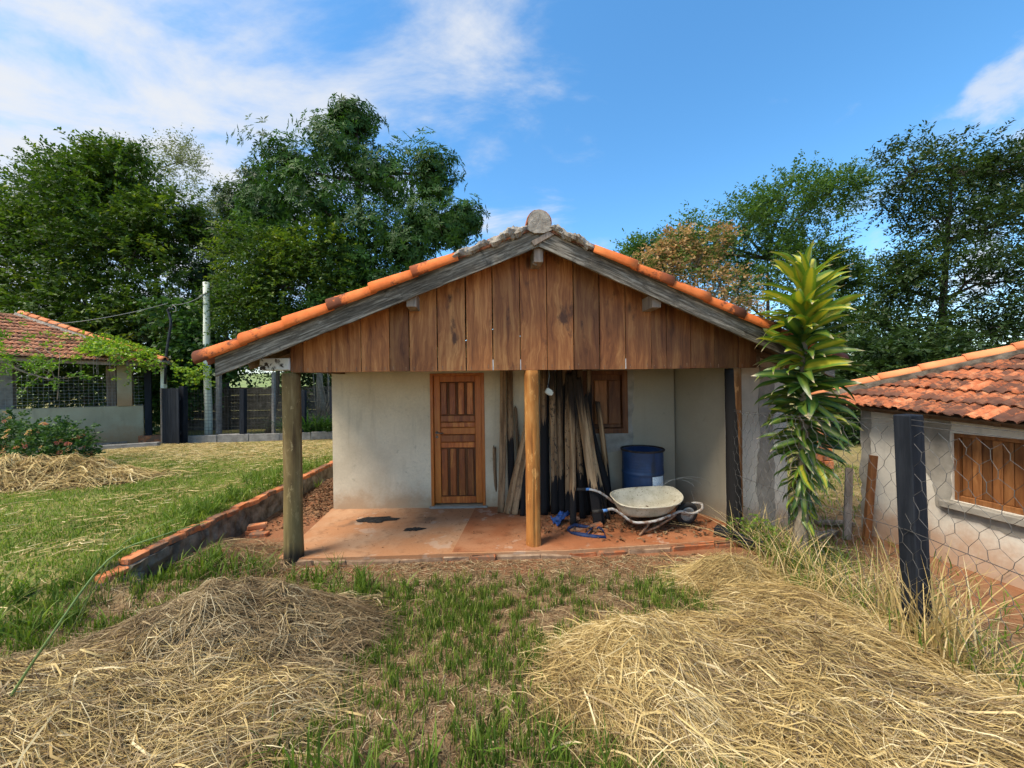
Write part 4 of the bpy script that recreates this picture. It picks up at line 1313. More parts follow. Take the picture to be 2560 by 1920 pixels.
# wheel
wc = WBp(0.60, 0.16, 0); wc.z = wb_o.z + 0.168
wax = (sa_ + ZV * 0.18).normalized()
tp = [(0.128 + 0.038 * math.cos(a), 0.036 * math.sin(a)) for a in np.linspace(0, 2 * PI, 15)]
wheel = MB().lathe(wc, tp, 32, wax).build('wheel', 'rubber', wb, True)
MB().lathe(wc, [(0.0, -0.012), (0.05, -0.012), (0.062, -0.026), (0.10, -0.030), (0.104, -0.02), (0.104, 0.02), (0.10, 0.030), (0.05, 0.012), (0.0, 0.012)], 28, wax).build('wheel_rim', 'rim_metal', wheel, True)
MB().tube([wc - wax * 0.075, wc + wax * 0.075], 0.012, 8).build('axle', 'rusty', wheel, True)
for s in (-1, 1):
    MB().tube([wc + wax * (0.07 * s), WBp(0.40, 0.16 + 0.10 * s, 0.235)], 0.012, 6).build('axle_strut', 'barrow_frame', wb, True)

# loose wire coil and loops behind the tub
wl = MB()
for k in range(3):
    c = W(1690 + 14 * k, 1218, 5.55 + 0.03 * k)
    P = [c + Vector((math.cos(a) * (0.26 + 0.05 * k), 0.05 * math.sin(a * 1.3 + k), math.sin(a) * (0.10 + 0.03 * k))) for a in np.linspace(0.1, PI * 1.1, 18)]
    wl.tube(P, 0.0022, 4)
P = [W(1728, 1228, 5.5), W(1738, 1262, 5.5), W(1736, 1290, 5.5)]
wl.tube(P, 0.002, 4)
tag(wl.build('wire_loops', 'wire_pale', None, origin=(2.2, 5.55, 0)), 'thin loops of loose wire between drum and wheelbarrow', 'wire')

# ------------------------------------------------------------------ small things on and round the porch
def rag(name, outline, z, mat, label, cat, crumple=0.03, seed=0):
    """crumpled cloth/tarp from a grid in an outline bounding quad"""
    n_ = 12
    a, b_, c_, d_ = [Vector(p) for p in outline]
    vs = []; fs = []
    for i in range(n_ + 1):
        for j in range(n_ + 1):
            s, t_ = i / n_, j / n_
            p = a * (1 - s) * (1 - t_) + b_ * s * (1 - t_) + c_ * s * t_ + d_ * (1 - s) * t_
            h_ = crumple * (0.6 + 0.6 * math.sin(s * 9 + seed) * math.sin(t_ * 7 + seed * 2) + 0.3 * math.sin(s * 21 + t_ * 17))
            vs.append(p + ZV * max(0.004, h_) + Vector((random.gauss(0, .006), random.gauss(0, .006), 0)))
    for i in range(n_):
        for j in range(n_):
            q = i * (n_ + 1) + j
            fs.append((q, q + 1, q + n_ + 2, q + n_ + 1))
    o = MB().add(vs, fs).build(name, mat, None, True, origin=tuple((a + c_) / 2))
    sm = o.modifiers.new('solid', 'SOLIDIFY'); sm.thickness = 0.003
    return tag(o, label, cat)

pt = lambda x, y, z=0.006: G(1180 + x / 3.073, 880 + y / 3.073, z)
rag('tarp_scrap', [pt(600, 1290), pt(655, 1355), pt(752, 1245, 0.10), pt(690, 1250, 0.10)], 0, 'blue_tarp', 'crumpled bright blue tarp scrap standing against the burnt pole feet', 'tarp', 0.05, 1)
# flattened ring of blue webbing
tb = MB()
ring = [(735, 1355), (790, 1330), (900, 1338), (985, 1350), (1015, 1385), (1022, 1415), (930, 1412), (830, 1400), (760, 1382), (735, 1355)]
P = [pt(x, y, 0.03) for x, y in ring]
vs = []; fs = []
for i, p in enumerate(P):
    vs += [p + ZV * (0.010 + 0.012 * math.sin(i * 2.1)) + Vector((0, 0.02, 0)), p - ZV * 0.022 + Vector((random.gauss(0, .01), -0.015, 0))]
for i in range(len(P) - 1):
    fs.append((2 * i, 2 * i + 1, 2 * i + 3, 2 * i + 2))
q = [pt(930, 1338, 0.02), pt(905, 1372, 0.04), pt(870, 1405, 0.02)]
n0 = len(vs)
for p in q:
    vs += [p + Vector((0.02, 0, 0.02)), p - Vector((0.02, 0, 0.0))]
fs += [(n0, n0 + 1, n0 + 3, n0 + 2), (n0 + 2, n0 + 3, n0 + 5, n0 + 4)]
o = tb.add(vs, fs).build('tarp_strap', 'blue_strap', None, True, origin=tuple(pt(880, 1380)))
sm = o.modifiers.new('solid', 'SOLIDIFY'); sm.thickness = 0.004
tag(o, 'dark blue fabric strap lying in a loop on the porch floor', 'strap')
# brick fragment by the pole feet
tag(MB().obox(pt(955, 1335, 0.03), Vector((0.9, 0.3, 0.2)).normalized(), Vector((-0.3, 0.9, 0)).normalized(), Vector((-0.2, 0, 0.97)).normalized(), 0.17, 0.10, 0.05).build('brick_fragment', 'brick', None, bevel=0.008, jitter=0.006, origin=tuple(pt(955, 1335, 0.0))), 'broken red brick piece lying at the feet of the burnt poles', 'brick')

# ash heap / burnt rag on the floor
def heap(name, c, rx, ry, h_, mat, label, cat, ang=0.0):
    vs = [Vector((c.x, c.y, h_ + c.z))]; fs = []
    N = 26
    for k in range(1, 5):
        for i in range(N):
            a = 2 * PI * i / N
            rr = k / 4 * (1 + 0.14 * math.sin(2 * a + rx * 9) + 0.12 * math.sin(5 * a + ry * 20) + 0.10 * math.sin(9 * a) + random.gauss(0, 0.07))
            x = math.cos(a) * rx * rr; y = math.sin(a) * ry * rr
            vs.append(Vector((c.x + x * math.cos(ang) - y * math.sin(ang), c.y + x * math.sin(ang) + y * math.cos(ang), c.z + 0.006 + (h_ * (1 - (k / 4) ** 2) * random.uniform(0.6, 1.1) if k < 4 else -0.004))))
    for i in range(N):
        j = (i + 1) % N
        fs.append((0, 1 + i, 1 + j))
        for k in range(3):
            a, b_ = 1 + k * N, 1 + (k + 1) * N
            fs.append((a + i, b_ + i, b_ + j, a + j))
    return tag(MB().add(vs, fs).build(name, mat, None, origin=tuple(c)), label, cat)

p4 = lambda x, y, z=0.004: G(680 + x / 3.073, 880 + y / 3.073, z)
heap('ash_patch', p4(800, 1288), 0.27, 0.13, 0.022, 'ash', 'large black ash patch on the orange porch floor before the plain wall', 'ash', 0.12)
heap('ash_patch', p4(1090, 1362), 0.13, 0.07, 0.012, 'ash', 'smaller grey-black ash patch in the middle of the porch floor', 'ash', 0.1)

# hanging light socket
sk0 = W(1180 + 600 / 3.073, 915, 5.05)
c = W(1180 + 588 / 3.073, 880 + 305 / 3.073, 5.05)
sk = thing('hanging_socket', c, 'small white plastic socket hanging on a wire beside the middle post', 'socket')
ax = Vector((0.80, 0.25, -0.52)).normalized(); ay = ax.cross(Vector((0.1, -1, 0.2))).normalized(); az_ = ax.cross(ay)
MB().obox(c, ax, ay, az_, 0.085, 0.075, 0.05).build('socket_body', 'white_plastic', sk, bevel=0.008, seg=2)
MB().obox(c + ax * 0.052, ax, ay, az_, 0.022, 0.055, 0.04).build('socket_cover', 'white_plastic', sk, bevel=0.006)
MB().tube([c + ZV * 0.03, c + Vector((-0.012, 0, 0.07)), c + Vector((0.004, 0, 0.14)), c + Vector((0.012, 0.0, 0.20)), c + Vector((0.004, 0.02, 0.34))], 0.0042, 6).build('cord', 'wire_pale', sk, True)
MB().tube([c + Vector((0.02, 0, 0.02)), c + Vector((-0.004, 0, 0.06)), c + Vector((-0.006, 0, 0.12))], 0.005, 6).build('cord_sleeve', 'black_plastic', sk, True)

# charred timber lying at the foot of the right post
p8 = lambda x, y, z=0.0: G(1760 + x / 2.765, 1000 + y / 2.765, z)
a = Vector((2.62, 5.02, 0.06)); b_ = Vector((3.10, 4.52, -0.02))
d = (b_ - a).normalized()
tag(MB().obox((a + b_) / 2, d, ZV.cross(d), ZV, (b_ - a).length, 0.10, 0.10).build('burnt_timber', 'black_paint', None, bevel=0.012, jitter=0.005, origin=tuple(a)), 'black charred timber lying against the foot of the right porch post', 'timber')

# loose bricks beside the edging wall
for k, (dx, dy, z, rz, lb) in enumerate(((0.0, 0.0, -0.055, 0.25, 'orange brick at the bottom of the little stack by the edging wall'), (0.12, -0.10, -0.06, 0.1, 'orange brick on the path in front of the little stack by the edging wall'), (0.01, 0.02, 0.012, 0.45, 'orange brick on top of the little stack by the edging wall'))):
    c = Vector((-3.70 + dx, 5.50 + dy, z))
    ax = Vector((math.cos(rz), math.sin(rz), 0)); ay = Vector((-math.sin(rz), math.cos(rz), 0))
    tag(MB().obox(c, ax, ay, ZV, 0.23, 0.115, 0.062).build('loose_brick', 'brick', None, bevel=0.008, jitter=0.003, origin=tuple(c)), lb, 'brick', 'loose bricks by the edging wall')

# ------------------------------------------------------------------ edging (retaining) wall with a brick course on top
rw = thing('edging_wall', (wallx(6.0), 6.0, -0.1), 'low plastered edging wall topped with orange bricks along the lawn', 'wall')
vs = []; fs = []
ys = np.arange(3.86, 11.6, 0.06)
for k, y in enumerate(ys):
    xw = wallx(y)
    for j, z in enumerate((-0.25, -0.15, -0.05, 0.05, 0.15, 0.235)):
        bul = 0.025 * math.sin(y * 2.3 + j) + 0.012 * math.sin(y * 9 + 2 * j) + random.gauss(0, 0.007) + 0.02 * (0.25 - z)
        vs.append((xw + 0.004 + bul, y, z + random.gauss(0, 0.004)))
    vs.append((xw - 0.13, y, 0.235)); vs.append((xw - 0.13, y, -0.25))
for k in range(len(ys) - 1):
    for j in range(7):
        q = k * 8 + j
        fs.append((q, q + 8, q + 9, q + 1))
fs.append(tuple(range(8))); fs.append(tuple((len(ys) - 1) * 8 + j for j in range(8)))
MB().add(vs, fs).build('wall_core', 'cement_dark', rw)
y = 3.62
k = 0
while y < 11.4:
    L = 0.225 + random.uniform(-0.01, 0.012)
    z = 0.268 + random.uniform(-0.014, 0.008)
    if k == 0:
        z = 0.20
    xw = wallx(y + L / 2) - 0.055 + random.uniform(-0.008, 0.008)
    ang = random.uniform(-0.03, 0.03) + (0.14 if k == 0 else 0)
    ax = Vector((math.sin(ang), math.cos(ang), 0.0)); ay = Vector((-math.cos(ang), math.sin(ang), 0))
    o = MB().obox((xw, y + L / 2, z), ax, ay, ZV, L - 0.006, 0.12, 0.068).build('brick', 'brick', None, bevel=0.010, jitter=0.0045, origin=(xw, y + L / 2, z))
    o.parent = rw; o.location = Vector((xw, y + L / 2, z)) - wloc(rw)
    y += L
    k += 1
# cement foot under the near end
MB().obox((wallx(3.7) - 0.02, 3.78, 0.08), Vector((0.1, 1, -0.1)).normalized(), Vector((-1, 0.1, 0)).normalized(), ZV, 0.42, 0.12, 0.17).build('cement_foot', 'cement_dark', rw, bevel=0.04, jitter=0.012)

# ------------------------------------------------------------------ chicken-wire fence on the right
FX = 2.95
fence = thing('wire_fence', (FX, 2.85, 0.0), 'chicken-wire fence with a black square post, right of the porch', 'fence')
fp = MB()
fp.obox((2.97, 2.86, 0.80), Vector((0.995, 0.1, 0.03)).normalized(), Vector((-0.1, 0.995, 0)).normalized(), Vector((-0.03, 0, 1)).normalized(), 0.118, 0.118, 1.86)
o = fp.build('fence_post', 'black_paint', None, bevel=0.007, origin=(2.97, 2.86, 0.0)); o.parent = fence; o.location = Vector((2.97, 2.86, 0)) - wloc(fence)
o = MB().obox((3.02, 0.9, 0.80), XV, Vector((0, 1, 0)), ZV, 0.118, 0.118, 1.86).build('fence_post', 'black_paint', None, bevel=0.007, origin=(3.02, 0.9, 0.0)); o.parent = fence; o.location = Vector((3.02, 0.9, 0)) - wloc(fence)
def fpt(y, z):
    sag = 0.03 * math.sin(y * 1.9 + z * 2) + 0.015 * math.sin(y * 5 + z * 4)
    return Vector((FX - 0.055 + (0.02 * (2.86 - y) if y < 2.86 else 0) + sag * 0.6, y, z + 0.02 * math.sin(y * 2.1)))
hexm = MB()
cw, chh = 0.112, 0.055
rows = int(1.66 / (chh * 1.5 * 1.28))
def wtube(a, b_, r=0.0016):
    d = (b_ - a).normalized(); u_ = d.orthogonal().normalized(); w_ = d.cross(u_)
    vs = []
    for p in (a, b_):
        for k in range(3):
            an = 2 * PI * k / 3
            vs.append(p + (u_ * math.cos(an) + w_ * math.sin(an)) * r)
    hexm.add(vs, [(0, 1, 4, 3), (1, 2, 5, 4), (2, 0, 3, 5)])
def jit(y, z):
    return fpt(y + 0.010 * math.sin(y * 31 + z * 17), z + 0.010 * math.sin(y * 23 - z * 29))
y = 0.9
ROWH = chh * 1.9
nz = int(1.60 / ROWH)
ny_ = int((5.05 - 0.9) / cw)
for r in range(nz):
    z0 = 0.06 + r * ROWH
    off_ = (cw / 2) if r % 2 else 0
    for k in range(ny_):
        y0 = 0.9 + off_ + k * cw
        a = jit(y0, z0); b_ = jit(y0, z0 + ROWH * 0.45)
        wtube(a, b_, 0.0021)
        wtube(b_, jit(y0 + cw / 2, z0 + ROWH))
        wtube(b_, jit(y0 - cw / 2, z0 + ROWH))
tag(hexm.build('wire_mesh', 'wire_metal', fence), kind='stuff')
for z0, z1 in ((1.62, 1.70), (0.78, 0.88), (1.60, 1.66)):
    P = [Vector((FX - 0.058, yy, z1 + (z0 - z1) * (yy - 2.86) / 2.2 - 0.03 * math.sin(PI * (yy - 2.86) / 2.2))) for yy in np.linspace(2.86, 5.06, 12)]
    MB().tube(P, 0.0028, 4).build('strand_wire', 'wire_metal', fence)
    P = [Vector((FX - 0.058 + 0.01, yy, z1 - 0.02 * math.sin(PI * (yy - 0.9) / 1.96))) for yy in np.linspace(0.9, 2.86, 8)]
    MB().tube(P, 0.0028, 4).build('strand_wire', 'wire_metal', fence)

# ------------------------------------------------------------------ dracaena
DB = Vector((3.24, 4.40, -0.16))
drac = thing('dracaena', DB, 'tall dracaena plant with arching yellow-green striped leaves beside the house corner', 'plant')
DT = Vector((3.42, 4.40, 3.16))
def dpos(z):
    t_ = (z - DB.z) / (DT.z - DB.z)
    return DB + (DT - DB) * t_ + Vector((0.05 * math.sin(t_ * 5), 0.03 * math.sin(t_ * 4), 0))
P = [dpos(z) for z in np.linspace(DB.z - 0.1, DT.z, 26)]
rr_ = [0.062 * (1.25 - 0.9 * k / 25) * (1 + 0.10 * (k % 2)) for k in range(26)]
MB().tube(P, rr_, 12).build('trunk', 'bark_pale', drac, True)
def drac_leaf(L, w, droop, twist, curl=0.0):
    K = 12
    vs = []; ac = []; al = []; fs = []
    for k in range(K + 1):
        t_ = k / K
        ang = 0.0 - droop * t_ * t_ * 1.6
        x = L * (t_ - 0.22 * droop * t_ ** 3)
        z = L * (-0.55 * droop * t_ * t_) + curl * L * 0.12 * math.sin(t_ * 9)
        wd = w * min(1, 0.35 + t_ * 2.2) * (1 - t_ ** 4.5) ** 0.85 + 0.001
        tw = twist * t_
        for j, s in enumerate((-1, -0.5, 0, 0.5, 1)):
            yy = s * wd / 2
            zz = abs(s) * wd * 0.26 + 0.006 * math.sin(t_ * 14 + s * 3) * abs(s)
            vs.append((x, yy * math.cos(tw) - zz * math.sin(tw), z + yy * math.sin(tw) + zz * math.cos(tw)))
            ac.append(abs(s)); al.append(t_)
    for k in range(K):
        for j in range(4):
            q = k * 5 + j
            fs.append((q, q + 1, q + 6, q + 5))
    me = bpy.data.meshes.new('leaf')
    me.from_pydata(vs, [], fs)
    for an, av in (('across', ac), ('along', al)):
        a = me.attributes.new(an, 'FLOAT', 'POINT'); a.data.foreach_set('value', np.array(av, dtype=np.float32))
    me.polygons.foreach_set('use_smooth', [True] * len(me.polygons))
    return me
def with_mat(me, m_):
    c_ = me.copy(); c_.materials.clear(); c_.materials.append(MATS[m_]); return c_
protos = [drac_leaf(0.60, 0.108, dr_, tw_, cu_) for dr_, tw_, cu_ in ((0.4, 0.4, 0), (0.6, -0.5, 0.06), (0.85, 0.8, 0.15), (1.0, -0.9, 0.22), (0.7, 1.2, 0.3), (1.3, 0.5, 0.2))]
topm = [with_mat(p, 'dracaena_top') for p in protos]
lowm = [with_mat(p, 'dracaena_low') for p in protos]
deadm = [with_mat(p, 'dracaena_dead') for p in protos]
NL = 298
for k in range(NL):
    f_ = k / (NL - 1)                        # 0 top .. 1 bottom
    z = DT.z - 0.02 - (DT.z - 0.34) * (f_ ** 0.95)
    p = dpos(z)
    azm = k * 2.39996 + random.gauss(0, 0.2)
    pitch = math.radians(np.interp(f_, [0, 0.04, 0.12, 0.3, 0.6, 0.8, 1], [76, 56, 40, 26, 10, -14, -52]) + random.gauss(0, 9))
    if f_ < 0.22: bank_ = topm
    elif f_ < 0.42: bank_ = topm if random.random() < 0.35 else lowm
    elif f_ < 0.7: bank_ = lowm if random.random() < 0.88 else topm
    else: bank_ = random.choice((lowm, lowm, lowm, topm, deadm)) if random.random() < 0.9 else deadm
    vi = random.choice((0, 0, 1, 1, 2)) if f_ < 0.2 else random.choice((0, 1, 2, 2, 3, 4, 5))
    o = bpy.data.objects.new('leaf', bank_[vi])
    o.parent = drac
    COL.objects.link(o)
    s = random.uniform(0.82, 1.12) * np.interp(f_, [0, 0.06, 0.42, 0.7, 1], [0.85, 1.0, 0.96, 0.68, 0.42])
    if bank_ is deadm: s *= 0.6
    o.scale = (s, s * random.uniform(0.9, 1.2), s)
    o.rotation_euler = Matrix.Rotation(azm, 4, 'Z').to_3x3().to_4x4().to_euler()
    R3 = Matrix.Rotation(azm, 3, 'Z') @ Matrix.Rotation(-pitch, 3, 'Y') @ Matrix.Rotation(random.gauss(0, 0.5), 3, 'X')
    o.rotation_euler = R3.to_euler()
    o.location = p - DB

# ------------------------------------------------------------------ tiles for the two hipped roofs
def tile_mesh(name, w, l, mat, seed):
    rs = random.Random(seed)
    prof = [(x * w, z) for x, z in ((-0.5, 0.0), (-0.37, 0.022), (-0.25, 0.032), (-0.13, 0.022), (0.0, 0.002), (0.13, 0.022), (0.25, 0.032), (0.37, 0.022), (0.5, 0.0))]
    vs = []; fs = []
    t_ = 0.014
    n_ = len(prof)
    for (yy, up_) in ((0.0, 0.0), (l, 0.0)):
        for dz_ in (0, -t_):
            for x, z in prof:
                vs.append((x + rs.gauss(0, .002), yy + (rs.gauss(0, .006) if yy == 0 else 0), z + dz_ + rs.gauss(0, .0015)))
    for i in range(n_ - 1):
        fs.append((i, i + 1, 2 * n_ + i + 1, 2 * n_ + i))
        fs.append((n_ + i + 1, n_ + i, 3 * n_ + i, 3 * n_ + i + 1))
        fs.append((i + 1, i, n_ + i, n_ + i + 1))
    for i in (0, n_ - 1):
        fs.append((i, n_ + i, 3 * n_ + i, 2 * n_ + i))
    me = bpy.data.meshes.new(name)
    me.from_pydata(vs, [], fs)
    me.materials.append(MATS[mat])
    return me

def roof_tiles(root, E0, D, Nn, tw, ex, tl, cols, rows, keep, mat):
    D = D.normalized()
    up = D.cross(Nn).normalized()
    flip = up.z < 0
    if flip: up = -up
    Ny = (Nn - D * Nn.dot(D)).normalized()
    X_ = Ny.cross(up).normalized()
    meshes = [tile_mesh('roof_tile', tw * 1.06, tl, mat, k) for k in range(4)]
    tilt = 0.085
    for r in range(rows):
        for k in range(*cols):
            a = (k + 0.5) * tw; b_ = r * ex
            if not keep(a, b_):
                continue
            yv = (Ny * math.cos(tilt) - up * math.sin(tilt)).normalized()
            yv = (yv + X_ * random.gauss(0, 0.035) + up * random.gauss(0, 0.012)).normalized()
            zv = X_.cross(yv).normalized(); xv = yv.cross(zv)
            o = bpy.data.objects.new('roof_tile', random.choice(meshes))
            o.parent = root
            COL.objects.link(o)
            o.rotation_euler = Matrix((xv, yv, zv)).transposed().to_euler()
            o.location = E0 + D * a + Ny * (b_ - 0.02 + random.gauss(0, 0.008)) + up * (0.035 + random.gauss(0, 0.003)) - wloc(root)
    return Ny, up

def hip_row(root, p, d, n_, L, r, mat):
    for k in range(n_):
        a = p + d * (L * k); b_ = a + d * (L * 1.12)
        barrel('hip_tile', a + ZV * 0.012, b_, r, r * 0.86, mat, root, arc=PI * 1.05, n=10)

# ------------------------------------------------------------------ neighbouring house on the right
R0 = Vector((4.94, 5.45, 0)); rd = Vector((0.152, -0.988, 0)).normalized(); rn = Vector((0.988, 0.152, 0)).normalized()
rhouse = thing('small_house', R0 + rd * 2, 'low white house with red tiled hip roof behind the wire fence', 'house')
def RP(a, z, n_=0.0):
    return R0 + rd * a + rn * n_ + ZV * z
def rbox(name, a0, a1, z0, z1, n0, n1, mat, parent, bevel=0.0, own=False):
    c_ = RP((a0 + a1) / 2, (z0 + z1) / 2, (n0 + n1) / 2)
    mb = MB().obox(c_, rd, rn, ZV, a1 - a0, abs(n1 - n0), z1 - z0)
    if own:
        o = mb.build(name, mat, None, bevel=bevel, origin=c_); o.parent = parent; o.location = c_ - wloc(parent); return o
    return mb.build(name, mat, parent, bevel=bevel)
wa0, wa1, wz0, wz1 = 1.00, 1.68, 0.58, 1.36
wmb = MB()
for a0, a1, z0, z1 in ((0, wa0, -0.4, 1.62), (wa1, 4.6, -0.4, 1.62), (wa0, wa1, -0.4, wz0), (wa0, wa1, wz1, 1.62)):
    wmb.obox(RP((a0 + a1) / 2, (z0 + z1) / 2, 0.08), rd, rn, ZV, a1 - a0, 0.16, z1 - z0)
wmb.build('wall', 'plaster_right', rhouse)
MB().obox(RP(0.08, 0.62, 2.1), rd, rn, ZV, 0.16, 3.9, 2.0).build('end_wall', 'plaster_right', rhouse)
patch('cement_patch', R0, rd, [(-0.001, -0.2), (-0.001, 1.6), (0.14, 1.6), (0.13, 1.0), (0.10, 0.5), (0.12, -0.2)], 'cement', rhouse, nrm=-rn)
patch('cement_patch', R0, rd, [(0.60, 1.6), (0.72, 1.3), (0.75, 0.9), (0.85, 0.62), (0.84, 0.45), (1.0, 0.40), (1.75, 0.34), (1.85, 0.45), (1.85, 1.6), (1.685, 1.6), (1.685, 0.575), (0.995, 0.575), (0.995, 1.6)], 'cement', rhouse, nrm=-rn)
MB().obox(RP(1.34, 0.525, -0.02), rd, rn, ZV, 0.86, 0.10, 0.085).build('window_sill', 'cement', rhouse, bevel=0.01)
rwin = MB().obox(RP((wa0 + wa1) / 2, (wz0 + wz1) / 2, 0.10), rd, rn, ZV, wa1 - wa0 - 0.06, 0.012, wz1 - wz0 - 0.06).build('window', 'shutter_wood', rhouse)
for a0, a1, z0, z1 in ((wa0, wa0 + 0.045, wz0, wz1), (wa1 - 0.045, wa1, wz0, wz1), (wa0 + 0.045, wa1 - 0.045, wz0, wz0 + 0.06), (wa0 + 0.045, wa1 - 0.045, wz1 - 0.045, wz1)):
    rbox('frame', a0, a1, z0, z1, 0.03, 0.13, 'shutter_wood', rwin, 0.004, True)
nb = 7
for k in range(nb):
    q = (wa1 - wa0 - 0.10) / nb
    rbox('slat', wa0 + 0.05 + q * k + 0.003, wa0 + 0.05 + q * (k + 1) - 0.003, wz0 + 0.062, wz1 - 0.047, 0.065, 0.092, 'shutter_wood', rwin, 0.005, True)
RE0 = Vector((4.60, 5.97, 1.668))
RD = (rd + ZV * -0.060).normalized(); RNn = (rn + ZV * 0.465).normalized()
Ny, rup = roof_tiles(rhouse, RE0, RD, RNn, 0.205, 0.29, 0.40, (0, 24), 13, lambda a, b_: a > b_ * 0.88 + 0.06 and b_ < 3.0, 'roof_tile')
hd = (RD + Ny / rn.dot(Ny) * 1.0).normalized()
hip_row(rhouse, RE0 + ZV * 0.075, hd, 11, 0.42, 0.095, 'ridge_tile')
# mortar under the hip tiles, roof decks, fascia
pm = [RE0 + hd * t_ for t_ in (0.05, 4.4)]
MB().obox((pm[0] + pm[1]) / 2 + ZV * 0.045, hd, hd.cross(ZV).normalized(), hd.cross(ZV).normalized().cross(hd), 4.4, 0.19, 0.075).build('mortar', 'cement_dark', rhouse, jitter=0.008)
MB().prism([RE0, RE0 + RD * 4.8, RE0 + RD * 4.8 + Ny * 3.2, RE0 + hd * 4.2], -rup * 0.02).build('roof_deck', 'beam_wood', rhouse)
bk = RE0 + Vector((2.3, 0.35, 0)) * 2.0
MB().prism([RE0 + Vector((0.02, 0.01, 0)), RE0 + hd * 4.2, bk + Vector((1.5, 0.2, 0.6)), bk], ZV * -0.02).build('rear_slope', 'roof_tile', rhouse)
MB().obox(RE0 + RD * 2.4 + Ny * 0.08 - rup * 0.06, RD, Ny, rup, 4.7, 0.03, 0.07).build('eave_batten', 'beam_wood', rhouse)
for k in range(8):
    c_ = RE0 + RD * (0.25 + 0.6 * k) + Ny * 0.45 - rup * 0.055
    MB().obox(c_, Ny, RD, rup, 0.8, 0.05, 0.07).build('rafter', 'beam_wood', rhouse)
# leaning board and rough timber props by its corner
a, b_ = p8(1092, 1010, -0.15), W(1760 + 1140 / 2.765, 1000 + 385 / 2.765, 5.25)
a = Vector((a.x, a.y, -0.16))
def leanbox(name, a, b_, w, t_, mat, label, cat, grp=None):
    d = (b_ - a); L = d.length; d.normalize()
    sx = XV - d * XV.dot(d); sx.normalize(); sy = d.cross(sx)
    me = MB().obox(Vector((0, 0, L / 2)), XV, Vector((0, 1, 0)), ZV, w, t_, L)
    o = me.build(name, mat, None, bevel=0.005, jitter=0.002)
    o.rotation_euler = Matrix((sx, sy, d)).transposed().to_euler(); o.location = a
    return tag(o, label, cat, grp)
leanbox('leaning_board', Vector((4.62, 5.05, -0.17)), Vector((4.80, 5.12, 0.98)), 0.085, 0.05, 'shutter_wood', 'red-brown board leaning against the corner of the low white house', 'board')
leanbox('leaning_board', Vector((4.50, 5.20, -0.17)), Vector((4.72, 5.40, 0.75)), 0.10, 0.03, 'plank_grey', 'weathered grey board leaning left of the red-brown board', 'board')
# debris on the ground beyond the dracaena
for k, (x0_, y0_, x1_, y1_, w, lb) in enumerate(((545, 1265, 830, 1350, 0.09, 'grey plank lying nearest the dracaena trunk'), (740, 1190, 1200, 1195, 0.12, 'dark flat plank lying across the yard behind the dracaena'), (690, 1400, 980, 1300, 0.10, 'pale plank scrap lying before the corner of the low white house'))):
    q = lambda x, y: G(1900 + x / 5.183, 1080 + y / 5.183, -0.14)
    a = q(x0_, y0_); b_ = q(x1_, y1_)
    d = (b_ - a).normalized()
    tag(MB().obox((a + b_) / 2 + ZV * 0.02, d, ZV.cross(d), ZV, (b_ - a).length, w, 0.04).build('ground_plank', 'plank_grey', None, bevel=0.004, jitter=0.004, origin=tuple(a)), lb, 'plank', 'plank scraps in the yard')

# two stacks of bright hollow bricks far back in the yard
def brick_stack(c, cols, rows_, label):
    st = thing('brick_stack', c, label, 'bricks')
    for r in range(rows_):
        for k in range(cols):
            p = c + Vector((k * 0.24 + random.uniform(-.02, .02), random.uniform(-.03, .03), 0.10 + r * 0.20))
            o = MB().obox(p, XV, Vector((0, 1, 0)), ZV, 0.21, 0.2, 0.185).build('brick', 'brick', None, bevel=0.01, origin=p)
            o.parent = st; o.location = p - c
brick_stack(Vector((7.55, 9.3, -0.15)), 1, 5, 'narrow upright stack of orange bricks deep in the yard')
brick_stack(Vector((7.0, 9.2, -0.15)), 2, 3, 'low wide heap of orange bricks left of the narrow stack')

# ------------------------------------------------------------------ shed at the far left
SE0 = Vector((-10.9, 12.1, 2.80))
sd = Vector((-0.8, -0.6, 0.0)).normalized(); sn = Vector((-0.6, 0.8, 0)).normalized()
shed = thing('shed', Vector((-13.0, 11.5, 0.27)), 'open shed with low plaster wall and vine-grown tiled roof at the far left', 'shed')
SD = (sd + ZV * 0.040).normalized(); SN = (sn + ZV * 0.39).normalized()
Ny, sup = roof_tiles(shed, SE0, SD, SN, 0.205, 0.36, 0.46, (0, 30), 12, lambda a, b_: a > b_ * 0.93 + 0.08 and (a - b_ < 5.2), 'shed_tile')
hd = (SD + Ny / sn.dot(Ny)).normalized()
hip_row(shed, SE0 + ZV * 0.09, hd, 14, 0.42, 0.105, 'ridge_tile')
MB().obox(SE0 + hd * 3.0 + ZV * 0.04, hd, hd.cross(ZV).normalized(), hd.cross(ZV).normalized().cross(hd), 6.0, 0.28, 0.08).build('mortar', 'mortar', shed, jitter=0.008)
MB().prism([SE0 + SD * 0.1, SE0 + SD * 7, SE0 + SD * 7 + Ny * 4.5, SE0 + hd * 6.2], -sup * 0.03).build('roof_deck', 'beam_wood', shed)
MB().prism([SE0 + Vector((0, 0.1, 0)), SE0 + hd * 6.2, SE0 + sn * 7 + ZV * 0.1], -ZV * 0.03).build('rear_slope', 'shed_tile', shed)
MB().obox(SE0 + SD * 3.5 + Ny * 0.05 - sup * 0.07, SD, Ny, sup, 7.0, 0.04, 0.13).build('fascia', 'plank_grey', shed)
SW0 = Vector((-11.95, 12.45, 0))
def SP(a, z, n_=0.0):
    return SW0 + sd * a + sn * n_ + ZV * z
zt_ = 1.48
